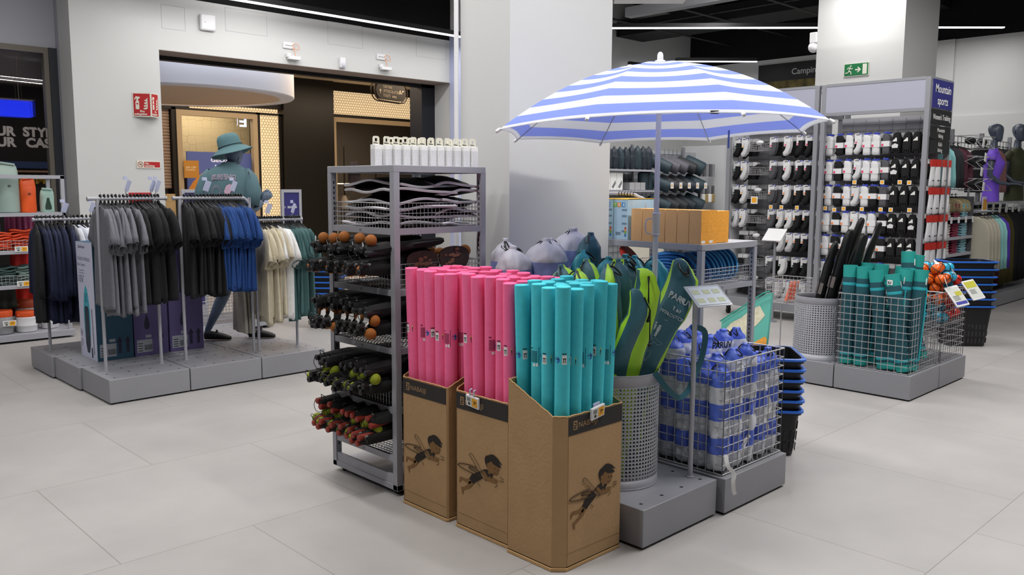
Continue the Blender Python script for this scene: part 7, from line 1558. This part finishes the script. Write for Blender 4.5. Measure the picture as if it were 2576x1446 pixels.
for i in range(4): price_tag('shelf edge price tag above the second board, %s from left' % ORD[i], (10.25 + i * .24, 3.40, 1.235), 0, .05, .07, rot=Euler((0, 0, 0)), mini=True, yside=False, group='price tags on the folded tee shelf')
# hanging clothes above and beyond
def garment_run(n, x0, x1, y, z, h, w_, cols, label, group, name='hanging_garment', cat='garment', yaxis=True):
    for i in range(n):
        cn, hx = cols[i * len(cols) // n]; t = thing(name, label % (cn, ORD[i]), cat, (x0 + (x1 - x0) * i / max(1, n - 1), y, z), rnds(.12), group)
        key = ('g', round(h, 2), round(w_, 2), cn)
        if key not in SP:
            m = M(); ph = rnd.uniform(0, 6); m.rings([[V(((.016 + .012 * f) * math.sin(q) + .010 * f * math.sin(6 * q + ph), w_ / 2 * (.35 + .65 * min(1, f * 5)) * math.cos(q) * (1 + .05 * math.sin(3 * q + f * 5)), -.04 - f * h)) for q in [2 * PI * j / 22 for j in range(22)]] for f in (0, .06, .15, .3, .5, .75, 1)], 0, cap=False)
            SP[key] = m.build('fabric', mat('cloth_' + cn.replace(' ', '_'), hx, .85, 0, .2, 40), t, sharp=70, solid=.002)
        else: f_ = SP[key].copy(); C.objects.link(f_); f_.parent = t
        hg = HANG.copy(); C.objects.link(hg); hg.parent = t; hg.scale = (1, w_ / .5, .6)
garment_run(7, 10.25, 11.0, 3.62, 1.52, .16, .34, [('khaki', '#6b6046'), ('sand', '#8f8360')], '%s trousers above the folded tee shelf, %s from the left', 'trousers above the folded tees', 'hanging_trousers', 'trousers')
garment_run(6, 10.2, 10.9, 3.60, 2.12, .48, .36, [('aqua blue', '#7fb6b8'), ('dark grey', '#22252a'), ('maroon brown', '#4b2230')], '%s garment high beside the section signs, %s from the left', 'garments high beside the section signs')
garment_run(7, 11.15, 11.95, 3.45, 1.30, .66, .40, [('stone', '#aaa595'), ('stone', '#aaa595'), ('aqua mint', '#86bdba'), ('violet', '#4b2fa0')], '%s tee right of the folded tee shelf, %s from the left', 'tees right of the folded tee shelf', 'hanging_tee', 't-shirt')
t = thing('garment_rail', 'rail above the stone and violet tees', 'rail', (11.1, 3.45, 1.31)); m = M(); m.rod((0, 0, 0), (.9, 0, 0), .012, 8); m.rod((.0, 0, 0), (.0, .3, 0), .01, 6); m.rod((.9, 0, 0), (.9, .35, 0), .01, 6); m.rod((.9, .35, -1.31), (.9, .35, .3), .014, 6); m.build('rail_tube', steel, t)
# stub hooks with hex wire racks
t = thing('wire_accessory_rack', 'angular wire racks with black caps left of the purple mannequin', 'wire rack', (10.35, 3.45, 1.65)); m = M()
for z in (0, .26, .5):
    for x in (.35, .75):
        m.tube([(x, 0, z), (x + .1, -.1, z + .06), (x + .3, -.1, z + .06), (x + .38, 0, z), (x + .3, -.1, z - .08), (x + .1, -.1, z - .08)], .004, 5, loop=True); m.rod((x + .1, -.1, z + .06), (x + .1, .15, z + .06), .005, 5); m.rod((x + .3, -.1, z - .08), (x + .3, .15, z - .08), .005, 5)
m.build('wire_frames', wire_m, t); m = M(); [m.ball((x, 0, z), .07, 0, 12, 8, (1.3, .8, .6)) for x in (.5, .9) for z in (.0, .26, .5)]; m.build('black_caps', wool['black'], t)
for i in range(4): price_tag('white tag on the wire rack left of the purple mannequin, %s from the top' % ORD[i], (10.9 + .1 * (i % 2), 3.32, 2.13 - i * .17), 0, .06, .10, rot=Euler((0, .2, 0)), mini=True, yside=False, group='tags on the wire accessory rack')
# rear podium and raised rack behind the mannequins
podium(12.2, 3.55, 15.0 - .1, 5.0, .18, 'wide pale podium under the rails at the right edge of the shop', None, False)
t = thing('raised_rack', 'dark garment rack with a shelf carrying the two female mannequins', 'rack', (12.2, 3.80, .18)); m = M(); m.box((0, -.04, 1.20), (2.6, .35, 1.235)); m.build('top_shelf', steel, t)
m = M(); [m.box((x, .30, 0), (x + .05, .35, 2.2)) for x in (0, 1.2, 2.5)]; m.build('uprights', frame_m, t); m = M(); m.box((0, .36, 0), (2.6, .38, 1.2)); m.build('dark_back', mat('rack_dark_back', '#121214', .8), t)
m = M(); z = 1.4
while z < 2.15: m.rod((-.7, .33, z), (2.6, .33, z), .005, 4); z += .08
for k in range(24): m.rod((-.7 + k * .14, .33, 1.4), (-.7 + k * .14, .33, 2.12), .004, 4)
m.build('wire_grid', mat('grid_grey', '#5c5e63', .5, .3), t); m = M(); m.rod((0, .02, 1.14), (2.6, .02, 1.14), .012, 8); m.build('hanging_rail', steel, t)
garment_run(16, 12.35, 14.3, 3.84, 1.31, 1.0, .42, [('black', '#141416'), ('wine', '#43151e'), ('olive', '#4e4620'), ('olive', '#4e4620'), ('soft black', '#1a1b1d'), ('ink', '#15161c'), ('soft black', '#1a1b1d')], '%s long garment below the mannequin shelf, %s from the left', 'long garments below the mannequin shelf')
garment_run(8, 13.0, 14.4, 4.0, 2.20, .62, .36, [('coal', '#151518'), ('dusty rose', '#8a6262'), ('graphite', '#26282c'), ('graphite', '#26282c')], '%s garment hanging behind the female mannequins, %s from the left', 'garments behind the female mannequins')
for i in range(6): price_tag('white rail tag below the mannequin shelf, %s from the left' % ORD[i], (12.55 + i * .30, 3.74, 1.32), 0, .09, .13, rot=Euler((0, .3, 0)), mini=True, yside=False, group='white tags below the mannequin shelf')
price_tag('larger white and lime label clipped on the mannequin shelf edge', (12.42, 3.72, 1.36), 0, .20, .26, rot=Euler((0, 0, 0)), mini=True)
mq = mat('mannequin_slate', '#4a5260', .35)
def bust(label, x, y, hexc, nm, s_, arms, yaw):
    t = thing('mannequin_bust', label, 'mannequin', (x, y, 1.42), yaw); cm_ = mat(nm, hexc, .7, 0, .1, 30)
    m = M(); R_ = lambda z, a, b, dx=0: [V((dx + b * math.cos(q), a * math.sin(q), z)) for q in [2 * PI * k / 24 for k in range(24)]]
    m.rings([R_(.0, .15, .11), R_(.2, .13, .10), R_(.34, .125, .10), R_(.46, .15, .125, .015), R_(.53, .155, .135, .02), R_(.60, .165, .10, 0), R_(.66, .15, .075), R_(.70, .10, .06), R_(.725, .06, .05)], 0); m.build('top_garment', cm_, t, sharp=80)
    m = M(); m.rings([R_(.66, .11, .06), R_(.72, .055, .05), R_(.80, .045, .045), R_(.84, .045, .045, .01)], 0); m.build('neck', mq, t, sharp=80)
    head(t, V((.015, 0, .94)), mq, 0, 0, 1.0, False)
    for sd in (-1, 1):
        P = [(0, sd * .155, .63), (-.01, sd * .19, .5), (-.02, sd * .20, .36), (.10, sd * .17, .26), (.22, sd * .12, .24)]
        m = M(); m.tube([V(p) for p in P], [.045, .04, .034, .028, .02], 12); m.build('arm', mq, t, sharp=80)
        c = V(P[-1]); m = M(); m.rings([[c + V((x, a * math.cos(q), b * math.sin(q))) for q in [2 * PI * k / 10 for k in range(10)]] for x, a, b in ((-.01, .018, .014), (.03, .030, .012), (.07, .032, .011), (.085, .026, .008))])
        for k in range(4): m.tube([c + V((.08, -.022 + k * .015, 0)), c + V((.12, -.026 + k * .017, -.006)), c + V((.145 + .01 * (k in (1, 2)), -.026 + k * .017, -.022))], [.0075, .007, .005], 6)
        m.tube([c + V((.01, -sd * .018, 0)), c + V((.045, -sd * .048, -.005)), c + V((.075, -sd * .055, -.012))], [.010, .009, .006], 6); m.build('hand', mq, t, sharp=80)
    m = M(); [m.tube([V((0, sd * .13, .655)), V((-.005, sd * .185, .60)), V((-.01, sd * .20, .55))], [.05, .055, .052], 12, cap=False) for sd in (-1, 1)]; m.build('sleeves', cm_, t, solid=.002, sharp=80)
    t.scale = (s_, s_, s_); return t
bust('slate female mannequin in a bright purple tee on the raised shelf', 12.62, 3.72, '#7d55dc', 'tee_purple', .98, True, math.radians(-75)); bust('slate female mannequin in an olive top at the right edge', 13.95, 3.80, '#3c3f26', 'top_olive', 1.05, True, math.radians(-110))
# ================================================================ CAMPING SHELVES FAR BEHIND
t = thing('camping_shelf', 'grey grid backed shelving of camping gear behind the umbrella pole', 'shelf', (10.0, 8.40, 0)); m = M(); m.box((0, .5, 0), (3.5, .54, 2.22)); m.build('back_panel', mat('camp_back', '#a2a5aa', .7), t)
m = M(); z = .4
while z < 2.26: m.rod((0, .48, z), (2.9, .48, z), .005, 4); z += .11
for k in range(24): m.rod((k * .125, .485, .3), (k * .125, .485, 2.26), .004, 4)
m.build('wire_grid', mat('grid_dark', '#55585e', .5, .3), t)
for z in (1.87, 1.54): m = M(); m.box((0, 0, z - .03), (1.45, .45, z)); m.build('shelf_board', G_light, t)
m = M(); m.box((0, 0, .1), (3.0, .5, .22)); [m.box((x, .45, .1), (x + .05, .5, 2.3)) for x in (0, 1.42, 2.9)]; m.build('frame', frame_m, t)
tr(14, (13.36, 8.3, 0), (13.6, 9.2, 2.34), mat('partition_white', '#c9cacc', .7))
nvy = mat('nylon_navy', '#1c2733', .6, 0, .2, 30); ptl = mat('nylon_petrol', '#22363f', .6, 0, .2, 30); chl = mat('nylon_charcoal', '#23252a', .6, 0, .2, 30); lvg = mat('nylon_grey', '#504f58', .6)
for i in range(9):
    t = soft_bag('sleeping_bag_sack', 'dark drawstring camping sack on the upper shelf, %s from the left' % ORD[i], (10.22 + i * .15, 8.52, 1.875), (10.22 + i * .15, 8.52, 2.21 + .03 * (i > 4)), .078, [nvy if i % 3 else ptl], lambda i, j, n: 0, i, 'camping sacks on the upper shelf', cordpos=False)
    m = M(); m.box((-.03, -.082, .05), (.03, -.078, .09)); m.box((-.02, -.082, .19), (.03, -.078, .205)); m.build('print_label', mat('grey_print', '#8c9098', .6), t)
for i in range(3):
    t = thing('camping_carton', 'white carton with grey diagonal picture on the camping shelf, %s from left' % ORD[i], 'box', (10.22 + i * .155, 8.46, 1.545), 0, 'white cartons on the camping shelf'); m = M(); m.box((0, 0, 0), (.148, .16, .27)); m.build('carton_body', white_c, t)
    m = M(); m.ext([(.03, .05), (.07, .02), (.13, .10), (.12, .15)], (0, -.001, 0), (1, 0, 0), (0, 0, 1), .001); m.build('diagonal_picture', mat('pic_grey', '#7a7c80', .6), t)
for i in range(3): m = M(); m.box((0, 0, 0), (.13, .16, .12)); t = tag(m.build('camping_carton', mat('carton_grey', '#a9a9ab', .6), loc=(10.86 + i * .14, 8.46, 1.545)), 'small grey carton with stove picture on the middle shelf, %s from left' % ORD[i], 'box', 'small cartons on the camping shelf')
for i in range(2): m = M(); m.lathe([(.08, 0), (.085, .02), (.085, .27), (.06, .29)], 18); tag(m.build('petrol_sack', ptl, loc=(11.42 + i * .16 - .1, 8.55, 1.55)), 'petrol blue sack standing right of the small cartons, %s from the left' % ORD[i], 'sack', 'petrol sacks on the camping shelf')
for ri, z in enumerate([2.04, 1.73, 1.40]):
    for i in range(5):
        mt = [ptl, chl, chl, nvy, ptl][i] if ri else [ptl, lvg, lvg, chl, ptl][i]; x = 11.52 + i * .245; r = .10 if i < 4 else .125
        t = thing('rolled_sleeping_bag', 'rolled sleeping bag on camping hooks, %s row, %s from left' % (ORD[ri], ORD[i]), 'sleeping bag', (x, 8.55, z), 0, 'rolled sleeping bags on the camping hooks')
        rot = rotm(math.radians(115), 0, math.radians(28)); m = M(); m.lathe([(r * .3, -.01), (r * .9, 0), (r, .02), (r * 1.02, .18), (r, .34), (r * .9, .36), (r * .3, .37)], 20, 0, (0, 0, 0), rot); m.build('roll', mt, t)
        m = M(); m.cb(rot @ V((.0, r * .0, .365)), (.07, .05, .006), 0, rot); m.build('end_print', mat('grey_print', '#8c9098', .6), t)
        if ri == 1: m = M(); m.box((-.0, -.42, -.16), (.075, -.41, -.06)); m.build('hook_tag', white_p, t); m = M(); m.box((.01, -.422, -.13), (.04, -.42, -.10)); m.build('tag_mark', yell, t)
for i in range(5):
    for ri, z in enumerate((2.0, 1.62)): m = M(); m.box((-.03, -.02, -.22), (.03, .02, 0)); m.rod((0, 0, 0), (0, .3, 0), .004, 4); tag(m.build('hanging_pouch', mat('pouch_grey', '#55565a', .5) if (i + ri) % 2 else mat('pouch_pale', '#8c8c90', .5), loc=(12.80 + i * .10, 8.42, z)), 'small grey pouch on camping hooks, %s row, %s from left' % (['upper', 'lower'][ri], ORD[i]), 'pouch', 'small pouches on the camping hooks')
for i in range(4): m = M(); m.cb((0, 0, 0), (.10, .05, .15)); tag(m.build('glove_pack', mat('tan_knit', '#a08a5c', .8) if i % 2 else white_c, loc=(12.80 + i * .105, 8.36, 1.40), bev=.015), '%s pack below the grey pouches, %s from the left' % (['white', 'tan'][i % 2], ORD[i]), 'pack', 'tan and white packs on the camping hooks')
for i in range(3): m = M(); m.lathe([(.05, -.14), (.07, -.1), (.07, .08), (.04, .12)], 14); tag(m.build('small_backpack', nvy, loc=(12.85 + i * .17, 8.40, 1.08)), 'small navy backpack below the tan packs, %s from left' % ORD[i], 'backpack', 'navy backpacks on the camping wall')
for i in range(9): m = M(); m.ball((0, 0, 0), .09, 0, 10, 7, (1.2, .8, .8)); tag(m.build('camp_shoe', [mat('khaki_cloth', '#55523a', .9), mat('navy_cloth', '#1b2c40', .9)][i % 2], loc=(12.6 + i * .19, 8.35, .72 - .05 * (i % 2))), '%s soft item on the low camping table, %s from the left' % (['khaki', 'navy'][i % 2], ORD[i]), 'soft item', 'soft items on the low camping table')
m = M(); m.box((12.4, 8.1, .55), (14.3, 8.7, .60)); [m.box((x, 8.15, 0), (x + .05, 8.2, .55)) for x in (12.45, 14.2)]; tag(m.build('low_table', G_light), 'low grey table under the soft camping items', 'table')
m = M(); m.box((9.9, 7.8, 0), (10.9, 7.83, 1.22)); tag(m.build('divider_panel', mat('cream_board', '#cfcabb', .7)), 'cream board standing behind the rack of discs', 'board')
for i, (x, mt) in enumerate([(11.0, 'khaki'), (11.3, 'tan'), (11.6, 'black')]):
    m = M(); m.ball((0, 0, 0), .12, 0, 12, 8, (1, .6, 1.0)); tag(m.build('backpack', mat('bp_' + mt, {'khaki': '#4c472f', 'tan': '#8a7440', 'black': '#17181a'}[mt], .8), loc=(x, 8.6, 1.33)), mt + ' pack on the shelf below the sleeping bags', 'backpack')
